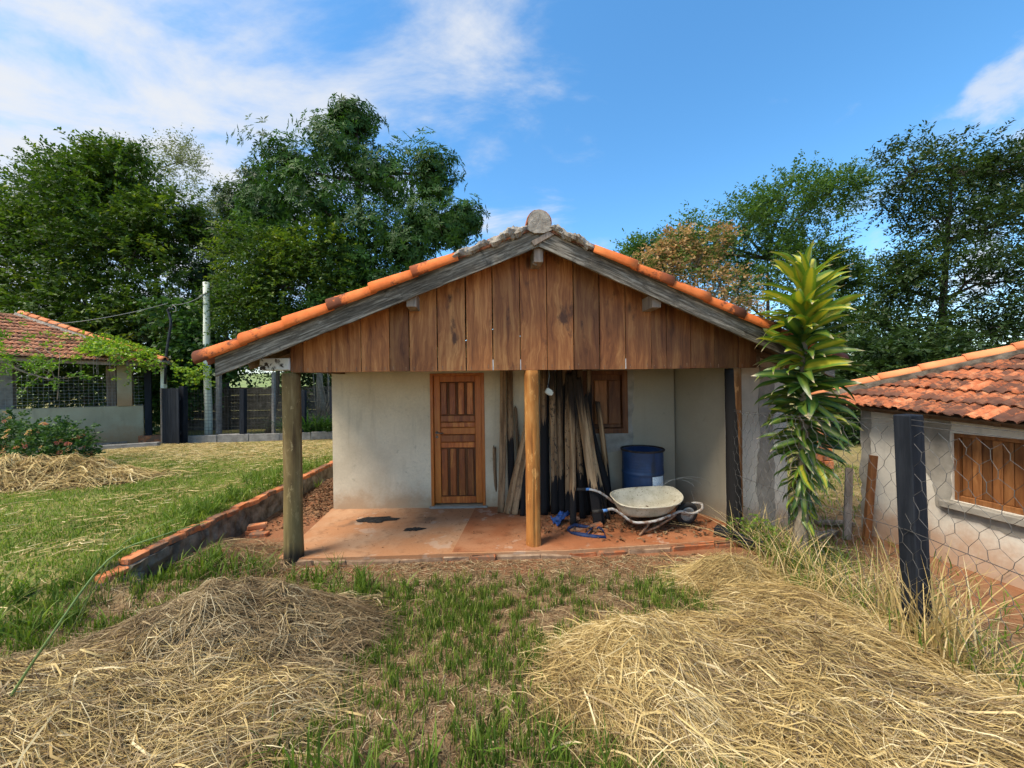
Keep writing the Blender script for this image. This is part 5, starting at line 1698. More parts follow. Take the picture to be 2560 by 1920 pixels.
MB().add([SP(0, 0.0), SP(5, 0.0), SP(5, 0.0, 0.16), SP(0, 0.0, 0.16), SP(0, zt_), SP(5, zt_ + 0.02), SP(5, zt_ + 0.02, 0.16), SP(0, zt_, 0.16)],
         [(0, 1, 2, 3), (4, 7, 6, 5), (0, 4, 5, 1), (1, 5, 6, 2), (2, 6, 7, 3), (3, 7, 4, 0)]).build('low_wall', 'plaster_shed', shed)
def spost(a, w, z0, z1, mat, name, n_=0.08):
    o = MB().obox(SP(a, (z0 + z1) / 2, n_), sd, sn, ZV, w, w * 0.8, z1 - z0).build(name, mat, None, bevel=0.006, origin=SP(a, z0, n_))
    o.parent = shed; o.location = SP(a, z0, n_) - wloc(shed)
spost(0.42, 0.34, zt_, 2.75, 'plaster_shed', 'pillar')
spost(0.78, 0.22, zt_, 2.75, 'plank_grey', 'pillar', 0.4)
spost(2.9, 0.3, zt_, 2.9, 'concrete_grey', 'pillar', 0.4)
spost(-0.12, 0.17, 0.2, 2.8, 'black_paint', 'corner_post', 0.0)
spost(4.4, 0.3, zt_, 3.0, 'plank_grey', 'pillar', 0.3)
# cross brace boards at the far left opening
for z in (1.75, 2.1, 2.45):
    MB().obox(SP(3.8, z, 0.5), sd, sn, ZV, 1.6, 0.03, 0.16).build('board', 'plank_grey', shed)
MB().obox(SP(3.4, 1.95, 0.2), (sd * 0.25 + ZV * 0.97).normalized(), sn, (ZV * -0.25 + sd * 0.97).normalized(), 1.0, 0.05, 0.12).build('brace', 'door_wood', shed)
# welded mesh across the opening
sm_ = MB()
for k in range(46):
    a = 0.1 + k * 0.1
    sm_.tube([SP(a, zt_, -0.02), SP(a + 0.01, zt_ + 0.95, -0.02)], 0.004, 3, False)
for k in range(10):
    sm_.tube([SP(0.0, zt_ + 0.03 + k * 0.1, -0.02), SP(2.3, zt_ + 0.03 + k * 0.1 - 0.015, -0.02), SP(4.7, zt_ + 0.05 + k * 0.1, -0.02)], 0.004, 3, False)
tag(sm_.build('wire_mesh', 'wire_pale', shed), kind='stuff')
# planks at the foot of the shed wall
for k, (o0, z, lb) in enumerate(((0.28, 0.36, 'upper of two long planks lying at the foot of the shed wall'), (0.40, 0.30, 'lower of two long planks lying at the foot of the shed wall'))):
    a = SP(0.35, z, -o0); b_ = SP(2.6, z, -o0 - 0.08)
    d = (b_ - a).normalized()
    tag(MB().obox((a + b_) / 2, d, ZV.cross(d), ZV, (b_ - a).length, 0.14, 0.045).build('long_plank', 'plank_grey', None, origin=tuple(a)), lb, 'plank', 'long planks by the shed')

# ------------------------------------------------------------------ gate, posts, curb and wire fence at the back of the lawn
gate = thing('gate', W(428, 1108, 12.0), 'dark painted board gate beside the shed', 'gate')
ga = W(408, 1108, 12.1); gb = W(449, 1108, 11.75)
ga.z = gb.z = 0.30
gd_ = (gb - ga); gl_ = gd_.length; gd_.normalize(); gn_ = ZV.cross(gd_)
for k in range(6):
    q = gl_ / 6
    c_ = ga + gd_ * (q * (k + 0.5)) + ZV * (0.86 + random.uniform(-0.01, 0.015))
    MB().obox(c_, gd_, gn_, ZV, q - 0.008, 0.025, 1.72 + random.uniform(-0.02, 0.02)).build('board', 'black_paint', gate, bevel=0.003)
for z in (0.35, 1.4):
    MB().obox(ga + gd_ * (gl_ / 2) + ZV * z + gn_ * 0.03, gd_, gn_, ZV, gl_, 0.03, 0.10).build('rail', 'black_paint', gate)
MB().obox(ga - gd_ * 0.04 + ZV * 0.86, gd_, gn_, ZV, 0.06, 0.06, 1.74).build('gate_stile', 'plank_grey', gate)

bf = thing('back_fence', W(560, 1100, 12.4), 'welded wire fence with dark and grey posts at the back of the lawn', 'fence')
def bpost(px, py0, py1, d, w, mat, name='post', rnd=False):
    a = W(px, py1, d); b_ = W(px, py0, d)
    a.z = min(a.z, 0.28) - 0.1
    if rnd:
        MB().tube([a, (a + b_) / 2 + Vector((0.01, 0, 0)), b_], [w / 2 * 1.05, w / 2, w / 2 * 0.92], 10).build(name, mat, bf, True)
    else:
        MB().obox((a + b_) / 2, XV, Vector((0, 1, 0)), (b_ - a).normalized(), w, w, (b_ - a).length).build(name, mat, bf, bevel=0.008)
bpost(458, 966, 1102, 12.0, 0.16, 'black_paint')
bpost(608, 972, 1092, 12.35, 0.15, 'black_paint')
bpost(547, 930, 1080, 13.0, 0.13, 'concrete_grey')
bpost(684, 930, 1074, 13.6, 0.10, 'concrete_grey')
bpost(409, 905, 985, 12.35, 0.12, 'concrete_pale')
for k in range(3):
    bpost(760 + k * 70, 975, 1088, 12.8 + 0.1 * k, 0.12, 'black_paint')
wm_ = MB()
fa_ = W(462, 1080, 12.4); fb_ = W(1000, 1080, 13.2)
fa_.z = fb_.z = 0.36
fd_ = fb_ - fa_; fl_ = fd_.length; fd_.normalize()
for k in range(int(fl_ / 0.1)):
    wm_.tube([fa_ + fd_ * (k * 0.1), fa_ + fd_ * (k * 0.1) + ZV * 1.6], 0.0045, 3, False)
for k in range(15):
    wm_.tube([fa_ + ZV * (0.05 + k * 0.11), fb_ + ZV * (0.05 + k * 0.11)], 0.0045, 3, False)
tag(wm_.build('wire_mesh', 'wire_metal', bf), kind='stuff')
curb = thing('concrete_curb', W(600, 1104, 12.1), 'low grey concrete curb blocks along the back of the lawn', 'curb')
ca = W(466, 1104, 12.15); cb = W(1000, 1104, 12.9); ca.z = cb.z = 0.2
cdv = cb - ca; cl_ = cdv.length; cdv.normalize()
nbk = int(cl_ / 0.9)
for k in range(nbk):
    q = cl_ / nbk
    MB().obox(ca + cdv * (q * (k + 0.5)) + ZV * (0.155 + random.uniform(-0.012, 0.012)), cdv, ZV.cross(cdv), ZV, q - 0.015, 0.16, 0.33).build('curb_block', 'concrete_grey', curb, bevel=0.012, jitter=0.004)
gc = W(250, 1120, 10.9)
tag(MB().obox(gc + ZV * 0.0, Vector((0.9, 0.42, 0)).normalized(), Vector((-0.42, 0.9, 0)).normalized(), ZV, 2.6, 0.2, 0.16).build('path_kerb', 'concrete_grey', None, bevel=0.02, jitter=0.006, origin=tuple(gc)), 'grey kerb strip in the grass before the shed wall', 'kerb')
step = MB().obox(W(385, 1098, 12.5), XV, Vector((0, 1, 0)), ZV, 0.75, 0.3, 0.26).build('gate_step', 'brick', None, bevel=0.01, origin=tuple(W(385, 1098, 12.5)))
tag(step, 'reddish brick step in the gateway beside the shed post', 'step')

# boundary wall of concrete planks further back
bw = thing('boundary_wall', (-8.2, 16.5, 0.0), 'shade-toned concrete plank wall behind the wire fence', 'wall')
for r in range(6):
    for k in range(5):
        a = -14.8 + k * 2.5
        MB().box((a + 0.02, 16.5 + k * 0.12, 0.02 + r * 0.335), (a + 2.46, 16.56 + k * 0.12, 0.345 + r * 0.335)).build('concrete_plank', 'concrete_shaded', bw, bevel=0.01)
for k in range(6):
    a = -14.8 + k * 2.5
    MB().box((a - 0.07, 16.42 + k * 0.12, 0), (a + 0.07, 16.60 + k * 0.12, 2.08)).build('wall_post', 'concrete_shaded', bw, bevel=0.01)

# ------------------------------------------------------------------ pale utility pole, conduit and wires
up_ = thing('utility_pole', W(522, 1086, 13.2), 'pale green-white wooden utility pole behind the curb', 'pole')
pb = W(521, 1100, 13.2); pt_ = W(515, 706, 13.2)
P = [pb + (pt_ - pb) * t_ + Vector((0.015 * math.sin(t_ * 9), 0, 0)) for t_ in np.linspace(0, 1, 12)]
MB().tube(P, [0.115 - 0.02 * t_ for t_ in np.linspace(0, 1, 12)], 12).build('pole_shaft', 'concrete_pale', up_, True)
MB().tube([W(499, 742, 13.15), W(512, 735, 13.1), W(523, 728, 13.15)], 0.03, 8).build('insulator', 'wire_pale', up_, True)
cnd = thing('conduit', W(412, 975, 12.3), 'black flexible conduit curving up above the shed roof corner', 'conduit')
pxs = [(413, 960), (414, 930), (416, 885), (421, 850), (427, 815), (427, 800), (422, 782), (419, 775), (424, 770), (428, 775)]
MB().tube([W(x, y, 12.2) for x, y in pxs], 0.036, 8).build('conduit_pipe', 'black_plastic', cnd, True)
MB().tube([W(428, 774, 12.2), W(432, 762, 12.2), W(440, 768, 12.2), W(440, 778, 12.2), W(432, 780, 12.2)], 0.012, 6).build('wire_loop', 'wire_pale', cnd, True)
def wire(name, p, q, sag, label, r=0.011):
    P = [p + (q - p) * t_ - ZV * (sag * 4 * t_ * (1 - t_)) for t_ in np.linspace(0, 1, 20)]
    tag(MB().tube(P, r, 5, False).build(name, 'wire_pale', None, origin=tuple(p)), label, 'wire')
wire('overhead_wire', W(511, 735, 13.2), W(430, 762, 12.2), 0.10, 'short overhead wire from the pale pole to the black conduit')
wire('overhead_wire', W(420, 758, 12.2), W(115, 812, 11.6), 0.10, 'long overhead wire running left from the conduit over the shed roof')
wire('overhead_wire', W(520, 730, 13.2), W(760, 800, 14.5), 0.35, 'overhead wire running right from the pale pole into the trees')

# ------------------------------------------------------------------ foliage builders
def sprays(C, Dn, L, K, lsize, wratio, droop, spread=0.75, flat=0.5):
    """feathery twigs: C (M,3) bases, Dn (M,3) axes, L (M,) lengths, K leaves each"""
    M = len(C)
    Dn = unit(Dn)
    side = unit(np.cross(Dn, np.array([0, 0, 1.0]) + 0.4 * rnorm(M)))
    t_ = (np.arange(K) + rng.uniform(0, 1, (M, K))) / K
    sgn = np.where(np.arange(K) % 2 == 0, 1.0, -1.0)[None, :] * np.ones((M, 1))
    pos = C[:, None, :] + Dn[:, None, :] * (L[:, None] * t_)[..., None]
    pos[..., 2] -= droop * (L[:, None] * t_ ** 2)
    d = Dn[:, None, :] * 0.55 + side[:, None, :] * (sgn * spread)[..., None] + 0.35 * rng.normal(size=(M, K, 3))
    d[..., 2] -= 0.25 * droop
    nrm = np.array([0, 0, 1.0]) + flat * rng.normal(size=(M, K, 3))
    ln = lsize * rng.uniform(0.7, 1.25, (M, K))
    return pos.reshape(-1, 3), d.reshape(-1, 3), nrm.reshape(-1, 3), ln.ravel(), (ln * wratio).ravel()


def whorls(C, Dn, K, lsize, wratio, droop):
    """palmate whorls of long leaflets"""
    M = len(C)
    Dn = unit(Dn)
    s1 = unit(np.cross(Dn, rnorm(M)))
    s2 = np.cross(Dn, s1)
    an = (np.arange(K) / K * 2 * PI)[None, :] + rng.uniform(0, 6.3, (M, 1)) + rng.normal(0, 0.15, (M, K))
    rad = s1[:, None, :] * np.cos(an)[..., None] + s2[:, None, :] * np.sin(an)[..., None]
    d = rad + Dn[:, None, :] * 0.35
    d[..., 2] -= droop
    pos = np.repeat(C[:, None, :], K, 1) + rad * 0.02
    nrm = Dn[:, None, :] + 0.2 * rng.normal(size=(M, K, 3))
    ln = lsize * rng.uniform(0.7, 1.2, (M, K))
    return pos.reshape(-1, 3), d.reshape(-1, 3), nrm.reshape(-1, 3), ln.ravel(), (ln * wratio).ravel()


def shell_points(c, r, n, lo=0.55, hi=1.05, vs=1.0):
    d = unit(rnorm(n))
    rad = r * rng.uniform(lo ** 2, hi ** 2, n) ** 0.5
    P = np.array(c) + d * rad[:, None] * np.array([1, 1, vs])
    return P, d


def make_tree(name, label, cat, base, blobs, mat, kind='fine', sub=10, per=26, K=9, lsize=0.10, wratio=0.42, L=0.6, droop=0.3,
              bark='bark_dark', tr=0.16, group=None, up=0.25, lo=0.5, rscale=0.42, trunkpts=None, bright=0.0, branchy=True, solid=0.0):
    base = Vector(base)
    root = thing(name, base, label, cat, group)
    Cs, Ds, Br, Tn = [], [], [], []
    for bi, (c, r, vs_) in enumerate(blobs):
        P, d = shell_points(c, r * 0.72, sub, 0.35, 1.0, vs_)
        Br.append((c, P))
        for p in P:
            Q, dq = shell_points(p, (0.25 + r) * rscale * rng.uniform(0.55, 1.35), per, lo, 1.25, 0.75)
            Cs.append(Q)
            Tn.append(np.full(per, rng.uniform(0, 1)))
            outw = unit(Q - np.array(c))
            Ds.append(dq * 0.5 + outw * 0.7 + np.array([0, 0, up]) + 0.25 * rnorm(per))
    C = np.concatenate(Cs); Dn = np.concatenate(Ds)
    if kind == 'fine':
        A = sprays(C, Dn, L * rng.uniform(0.6, 1.2, len(C)), K, lsize, wratio, droop)
    else:
        A = whorls(C, Dn, K, lsize, wratio, droop)
    pos, d, nrm, ln, wd = A
    spr = np.repeat(rng.uniform(0, 1, len(C)), K)
    rnd = np.clip(0.45 * np.repeat(np.concatenate(Tn), K) + 0.3 * spr + 0.33 * rng.uniform(0, 1, len(pos)) - 0.04 + bright, 0, 1)
    V, F, R_a = leaves(pos, d, nrm, ln, wd, rnd)
    cr_o = np_mesh('crown', V, F, mat, root, {'rnd': R_a})
    tag(cr_o, kind='stuff')
    # trunk and limbs
    cen = Vector(np.mean([np.array(b[0]) for b in blobs], axis=0))
    tp = trunkpts or [base - ZV * 0.2, base + (cen - base) * 0.3 + Vector((random.uniform(-.3, .3), 0, 0)), base + (cen - base) * 0.62 + Vector((random.uniform(-.3, .3), 0, 0)), cen]
    tp = [Vector(p) for p in tp]
    MB().tube(tp, [tr * (1 - 0.75 * k / (len(tp) - 1)) for k in range(len(tp))], 9).build('trunk', bark, root, True)
    if branchy:
        for c, P in Br:
            c = Vector(c)
            st = min(tp[1:], key=lambda q: (q - c).length + (2.0 if q.z > c.z else 0))
            mid = (st + c) / 2 + Vector((random.uniform(-.3, .3), random.uniform(-.3, .3), random.uniform(-0.1, 0.3)))
            mb = MB()
            mb.tube([st, mid, c], [tr * 0.42, tr * 0.3, tr * 0.2], 6)
            for p in P[:8]:
                p = Vector(p)
                mb.tube([mid * 0.3 + c * 0.7, (c + p) / 2 + Vector((random.uniform(-.2, .2), random.uniform(-.2, .2), 0.15)), p], [tr * 0.17, tr * 0.12, tr * 0.05], 4)
            mb.build('branch', bark, root, True)
    return root


def B(px, py, d, r, vs_=1.0):
    p = W(px, py, d)
    return ((p.x, p.y, p.z), r, vs_)


# left: dense fine-leaved tree
make_tree('broad_tree', 'dense rounded green tree with yellowish top at the far left', 'tree', W(230, 1030, 17).xy.to_3d(),
          [B(260, 520, 17, 2.5), B(150, 640, 16.6, 2.6), B(330, 660, 16.4, 2.4), B(420, 560, 17.2, 1.7), B(200, 780, 16.2, 2.3), B(400, 780, 16.6, 2.1), B(60, 760, 16.8, 2.2), B(300, 850, 16.2, 1.9), B(90, 560, 17.4, 1.6), B(300, 440, 17.2, 1.3), B(180, 470, 17.2, 1.4)],
          'leaf_fine', 'fine', sub=17, per=44, K=12, lsize=0.165, wratio=0.5, L=0.75, droop=0.25, tr=0.22, group='trees behind the fence', up=0.2, bright=0.08)
make_tree('leafy_tree', 'yellow-green low tree filling the far left edge behind the shed', 'tree', W(-20, 1030, 15.5).xy.to_3d(),
          [B(-20, 770, 15.2, 1.7), B(40, 880, 15.0, 1.5), B(-90, 660, 15.6, 1.6)],
          'leaf_fine_yellow', 'fine', sub=13, per=36, K=11, lsize=0.16, L=0.7, droop=0.3, tr=0.15, group='trees behind the fence')
# pale wispy tree behind
make_tree('wispy_tree', 'pale grey wispy tree standing behind the dense left tree', 'tree', W(430, 1000, 24).xy.to_3d(),
          [B(400, 450, 24, 2.0), B(500, 520, 24, 1.8), B(330, 430, 25, 1.6), B(460, 400, 25, 1.2), B(590, 520, 25, 1.2), B(150, 470, 24, 1.7), B(60, 540, 24, 1.5)],
          'leaf_grey', 'fine', sub=11, per=22, K=9, lsize=0.15, wratio=0.45, L=1.0, droop=0.05, tr=0.14, group='trees behind the fence', up=0.6)
# big-leaved tree
make_tree('palmate_tree', 'tall dark tree with large finger-like leaves behind the roof', 'tree', W(905, 1000, 15.5).xy.to_3d(),
          [B(890, 300, 15.5, 0.85), B(850, 380, 15.5, 1.5), B(720, 420, 15.2, 1.35), B(960, 440, 15.3, 1.5), B(1080, 440, 15.6, 1.15), B(800, 520, 14.8, 1.7), B(940, 580, 15.0, 1.7), B(1090, 560, 15.3, 1.35), B(690, 540, 15.4, 1.2), B(860, 660, 14.6, 1.6), B(1030, 650, 15.2, 1.3), B(1150, 560, 15.6, 0.9), B(960, 740, 14.4, 1.3), B(800, 780, 14.2, 1.2), B(720, 640, 15, 1.1)],
          'leaf_big', 'whorl', sub=18, per=32, K=7, lsize=0.215, wratio=0.30, droop=0.30, tr=0.20, group='trees behind the fence', lo=0.45, rscale=0.48,
          trunkpts=[W(915, 1050, 15.5), W(912, 800, 15.5), W(905, 620, 15.5), W(895, 450, 15.5), W(892, 310, 15.5)])
# fine-leaved trees between
make_tree('feathery_tree', 'mid-green feathery tree between the dense tree and the tall palmate one', 'tree', W(660, 1040, 14.0).xy.to_3d(),
          [B(640, 640, 14.0, 1.35), B(720, 720, 13.8, 1.4), B(600, 760, 14.0, 1.15), B(780, 640, 14.2, 1.2), B(700, 840, 13.8, 1.1), B(850, 760, 14.2, 1.0)],
          'leaf_fine', 'fine', sub=16, per=44, K=11, lsize=0.125, wratio=0.5, L=0.6, droop=0.35, tr=0.12, group='trees behind the fence', bright=0.12)
make_tree('dark_tree', 'dark narrow tree in the gap between the two left crowns', 'tree', W(560, 1040, 17).xy.to_3d(),
          [B(600, 520, 17.5, 1.3), B(560, 600, 17.5, 1.1), B(540, 760, 17, 1.5), B(470, 850, 16.5, 1.5), B(640, 460, 18, 0.9), B(500, 560, 18, 1.1), B(510, 680, 17.6, 1.3)],
          'leaf_right', 'whorl', sub=13, per=24, K=7, lsize=0.28, wratio=0.25, droop=0.35, tr=0.14, group='trees behind the fence')
# vine-draped mass near the pole
make_tree('vine_mass', 'dark green climbing vine mass behind the pale utility pole', 'vine', W(450, 1060, 13.8).xy.to_3d(),
          [B(450, 800, 13.8, 0.9), B(480, 870, 13.6, 0.8), B(430, 900, 13.6, 0.7), B(540, 900, 13.9, 0.7), B(500, 960, 13.8, 0.6), B(400, 1000, 13.6, 0.6)],
          'leaf_bush', 'fine', sub=10, per=24, K=7, lsize=0.16, wratio=0.8, L=0.35, droop=0.6, tr=0.05, up=0.0, branchy=False)
# understorey shrubs filling the dark behind the shed and fence
for k, (px, py, d, r, lb) in enumerate(((60, 960, 17.0, 2.0, 'dark shrub behind the shed opening'), (250, 960, 17.5, 2.0, 'dark shrub behind the concrete shed pillar'), (420, 990, 16.0, 1.2, 'dark shrub behind the board gate'), (800, 960, 17.6, 1.3, 'dark shrub behind the concrete plank wall, right end'), (560, 900, 18.2, 1.6, 'dark shrub behind the concrete plank wall, left end'))):
    p = W(px, py, d)
    make_tree('shrub', lb, 'shrub', (p.x, p.y, 0), [B(px - 40, py, d, r * 0.8), B(px + 40, py - 20, d, r * 0.8), B(px, py - 60, d, r * 0.8)], 'leaf_right', 'fine', sub=10, per=22, K=8, lsize=0.20, wratio=0.5, L=0.6, droop=0.4, tr=0.07, group='shrubs behind the fence', branchy=False)
# strap-leaved clump at the house corner far left
def strap_clump(name, base, n, L, mat, label, cat, spreadr=0.25, wid=0.035, lean_=0.9):
    base = np.array(base)
    a = rng.uniform(0, 2 * PI, n)
    P0_ = base + np.stack([np.cos(a) * rng.uniform(0, spreadr, n), np.sin(a) * rng.uniform(0, spreadr, n), np.zeros(n)], -1)
    hd_ = np.stack([np.cos(a), np.sin(a), np.zeros(n)], -1)
    ln = L * rng.uniform(0.6, 1.15, n)
    K = 6
    t_ = np.linspace(0, 1, K)[None, :]
    ln2 = lean_ * rng.uniform(0.4, 1.2, n)
    P = P0_[:, None, :] + hd_[:, None, :] * (ln[:, None] * ln2[:, None] * t_ ** 1.6)[..., None]
    P[..., 2] += ln[:, None] * (t_ - 0.55 * ln2[:, None] * t_ ** 2.2)
    side = np.stack([-np.sin(a), np.cos(a), np.zeros(n)], -1)
    w = wid * np.array([0.7, 1, 1, 0.85, 0.55, 0.05])[None, :] * rng.uniform(0.7, 1.2, (n, 1))
    V, F, R_a = ribbons(P, side, w, rng.uniform(0, 1, n))
    return V, F, R_a
rootc = thing('strap_plant', (-6.6, 12.6, 0.2), 'dark strap-leaved plant clump by the curb left of the house wall', 'plant')
Vs, Fs, Rs = [], [], []
off_ = 0
for px in (735, 765, 795, 825, 850):
    b0 = W(px, 1090, 12.9); b0.z = 0.3
    V, F, R_a = strap_clump('x', b0, 70, 1.15, None, '', '', 0.25, 0.05)
    Vs.append(V); Fs.append(F + off_); Rs.append(R_a); off_ += len(V)
tag(np_mesh('leaves', np.concatenate(Vs), np.concatenate(Fs), 'leaf_bush', rootc, {'rnd': np.concatenate(Rs) * 0.7}), kind='stuff')
tr_o = thing('bare_trunk', W(805, 1060, 14.5), 'pale peeling tree trunk with bare stems beyond the back fence', 'tree trunk')
MB().tube([W(808, 1070, 14.5), W(804, 1020, 14.5), W(798, 970, 14.5), W(800, 900, 14.5)], [0.16, 0.14, 0.12, 0.1], 10).build('trunk', 'bark_pale', tr_o, True)
sb = MB()
for k in range(9):
    x = 780 + k * 9
    sb.tube([W(800 + random.uniform(-5, 8), 1060, 14.3), W(x + random.uniform(-8, 8), 1000, 14.2), W(x + random.uniform(-14, 14), 930, 14.2)], [0.03, 0.02, 0.012], 5)
sb.build('stem', 'bark_pale', tr_o, True)

# right: trees behind the house
make_tree('acacia_tree', 'light green airy tree rising behind the right roof slope', 'tree', W(1900, 1000, 17).xy.to_3d(),
          [B(1760, 620, 17, 1.5), B(1860, 560, 17, 1.6), B(1960, 520, 17.2, 1.6), B(2030, 620, 17, 1.5), B(1930, 660, 16.6, 1.6), B(1700, 640, 16.8, 1.1), B(1620, 640, 16.6, 0.9), B(2080, 480, 17.4, 1.1), B(2120, 700, 17, 1.1), B(1830, 720, 16.5, 1.5), B(2110, 820, 17, 1.3), B(2010, 800, 16.8, 1.5)],
          'leaf_mid', 'fine', sub=14, per=32, K=11, lsize=0.15, wratio=0.45, L=0.8, droop=0.15, tr=0.15, group='trees on the right', up=0.3, lo=0.1, rscale=0.34)
make_tree('brown_vine', 'brown dried vine tangle with orange-tan leaves above the right roof slope', 'vine', W(1760, 900, 11.5).xy.to_3d(),
          [B(1740, 660, 11.5, 0.75), B(1800, 710, 11.4, 0.8), B(1850, 780, 11.3, 0.6), B(1700, 610, 11.6, 0.5), B(1675, 680, 11.5, 0.55), B(1790, 610, 11.6, 0.5), B(1640, 640, 11.6, 0.4)],
          'leaf_dry', 'fine', sub=9, per=20, K=6, lsize=0.105, wratio=0.6, L=0.4, droop=0.5, bark='bark_pale', tr=0.05, lo=0.1, rscale=0.30, bright=0.12)
# dry tangled stems over the tile edge
tv = MB()
for k in range(110):
    p = W(random.gauss(1830, 45), random.gauss(770, 38), 11.2)
    a = random.uniform(0, 6.3)
    d = Vector((math.cos(a) * 0.5, random.uniform(-.2, .2), math.sin(a) * 0.35))
    tv.tube([p, p + d * 0.5 + ZV * random.uniform(-.1, .1), p + d], 0.006, 3, False)
tvo = thing('dry_tangle', W(1830, 800, 11.2), 'tangle of dry straw-coloured stems hanging at the tile edge by the dracaena', 'vine')
tag(tv.build('stems', 'bark_pale', tvo), kind='stuff')
make_tree('tall_right_tree', 'tall dark-leaved tree against the sky at the right edge', 'tree', W(2350, 1050, 13.5).xy.to_3d(),
          [B(2390, 420, 13.5, 1.3), B(2270, 440, 13.5, 1.25), B(2500, 430, 13.3, 1.2), B(2570, 420, 13.2, 1.0), B(2360, 560, 13.3, 1.3), B(2480, 580, 13, 1.4), B(2290, 680, 13.2, 1.3), B(2420, 700, 12.8, 1.5), B(2540, 700, 12.6, 1.5), B(2320, 820, 13, 1.3), B(2440, 840, 12.6, 1.4), B(2560, 850, 12.4, 1.4), B(2210, 820, 13.4, 0.9), B(2240, 700, 13.4, 0.8), B(2620, 560, 13, 1.6)],
          'leaf_right', 'fine', sub=15, per=24, K=9, lsize=0.14, wratio=0.42, L=0.6, droop=0.2, tr=0.16, group='trees on the right', lo=0.1, rscale=0.30,
          trunkpts=[W(2345, 1080, 13.5), W(2352, 900, 13.5), W(2358, 750, 13.4), W(2368, 600, 13.4), W(2380, 440, 13.5)])
for k, (px, py, d, r, lb) in enumerate(((2080, 960, 14, 1.5, 'dark undergrowth bush left behind the dracaena'), (2200, 930, 12.5, 1.2, 'dark undergrowth bush above the left end of the tiled hip'), (2330, 900, 12, 1.2, 'dark undergrowth bush behind the tiled hip ridge'), (2080, 1090, 13.5, 1.1, 'dark low bush at the back of the yard behind the brick stacks'))):
    p = W(px, py, d)
    make_tree('shrub', lb, 'shrub', (p.x, p.y, -0.1), [B(px - 50, py + 20, d, r * 0.8), B(px + 50, py, d, r * 0.8), B(px, py - 30, d, r * 0.8)], 'leaf_right', 'fine', sub=10, per=22, K=9, lsize=0.16, wratio=0.5, L=0.6, droop=0.4, tr=0.07, group='shrubs on the right', branchy=False)

# vine over the shed roof
vroot = thing('roof_vine', SE0 + SD * 1.5, 'bright yellow-green vine spreading over the shed roof', 'vine')
C = []; Dn = []
for k in range(1050):
    a = abs(random.gauss(1.3, 1.1)) + 0.25
    b_ = random.uniform(0.0, 1.0) ** 1.2 * min(a / 0.93 + 0.35, 2.2)
    if a > 1.9 and random.random() < 0.85: continue
    if b_ < 0.16 and random.random() < 0.7: continue
    if 0.08 * math.sin(a * 5) + 0.1 * math.sin(b_ * 7 + a) < -0.07 and random.random() < 0.8: continue
    p = SE0 + SD * a + Ny * b_ + sup * (0.07 + random.uniform(0, 0.11))
    C.append(p); Dn.append(Vector((random.gauss(0, 1), random.gauss(0, 1), 0.7)))
for k in range(90):                      # hanging over the eave
    a = random.choice((0.15, 0.3, 0.5, 0.8, 1.05, 1.9, 2.6)) + random.gauss(0, 0.09)
    ln = (0.75 if 0.6 < a < 1.2 else 0.32) * random.random() ** 1.5
    p = SE0 + SD * a + ZV * (0.12 - ln) + sn * -0.05 + Vector((random.gauss(0, .05), random.gauss(0, .05), 0))
    C.append(p); Dn.append(Vector((random.gauss(0, 1), random.gauss(-0.5, 1), -0.2)))
for k in range(110):                      # trailing to the right of the corner
    p = SE0 + Vector((random.uniform(0.0, 1.1), random.uniform(-0.1, 0.8), 0))
    p.z = 2.75 + random.gauss(0, 0.16) - 0.25 * (p.x - SE0.x) - (random.random() ** 3) * 0.6
    C.append(p); Dn.append(Vector((random.gauss(0, 1), random.gauss(0, 1), 0.4)))
C = np.array([tuple(p) for p in C]); Dn = np.array([tuple(p) for p in Dn])
pos, d, nrm, ln, wd = sprays(C, Dn, 0.20 * rng.uniform(0.6, 1.3, len(C)), 5, 0.085, 0.8, 0.3, flat=0.8)
V, F, R_a = leaves(pos, d, nrm, ln, wd, np.clip(0.25 + 0.6 * rng.uniform(0, 1, len(pos)) + 0.12 * rng.normal(size=len(pos)), 0, 1))
tag(np_mesh('foliage', V, F, 'leaf_vine', vroot, {'rnd': R_a}), kind='stuff')
vine_stems = MB()
for k in range(10):
    a = random.uniform(0.2, 2.6)
    p = SE0 + SD * a + sup * 0.1
    vine_stems.tube([p + Ny * 1.2, p + Ny * 0.5 + SD * random.uniform(-.3, .3), p, p - ZV * 0.5], 0.008, 4, False)
vine_stems.build('stems', 'bark_pale', vroot)

# leafy branch of a shrub reaching in front of the shed from the left
broot = thing('arching_shrub', W(-40, 1100, 8.8), 'arching leafy shrub branch in front of the shed at the left edge', 'shrub')
pl = [W(-60, 880, 8.6), W(0, 903, 8.6), W(60, 930, 8.7), W(120, 948, 8.8), W(175, 945, 8.9)]
bs = MB()
bs.tube(pl, [0.03, 0.026, 0.02, 0.014, 0.006], 6)
C = []; Dn = []
for k in range(18):
    t_ = random.random()
    i = min(int(t_ * 4), 3); f_ = t_ * 4 - i
    p = pl[i] * (1 - f_) + pl[i + 1] * f_
    d = Vector((random.uniform(0.1, 1), random.gauss(0, .5), random.gauss(0.1, 0.75))).normalized()
    L = random.uniform(0.25, 0.75)
    q = p + d * L
    bs.tube([p, (p + q) / 2 + ZV * 0.04, q], [0.009, 0.006, 0.003], 4, False)
    for j in range(6):
        s = random.uniform(0.2, 1)
        C.append(p + (q - p) * s); Dn.append(d + Vector((random.gauss(0, .5), random.gauss(0, .5), random.gauss(0, .5))))
for k in range(45):
    C.append(W(random.gauss(-5, 40), random.gauss(880, 48), 8.6 + random.gauss(0, .3))); Dn.append(Vector((random.gauss(.4, 1), random.gauss(0, 1), random.gauss(.3, .8))))
bs.tube([W(150, 950, 8.8), W(143, 1000, 8.7), W(150, 880, 8.9)], 0.006, 4, False)
bs.build('stems', 'bark_pale', broot, True)
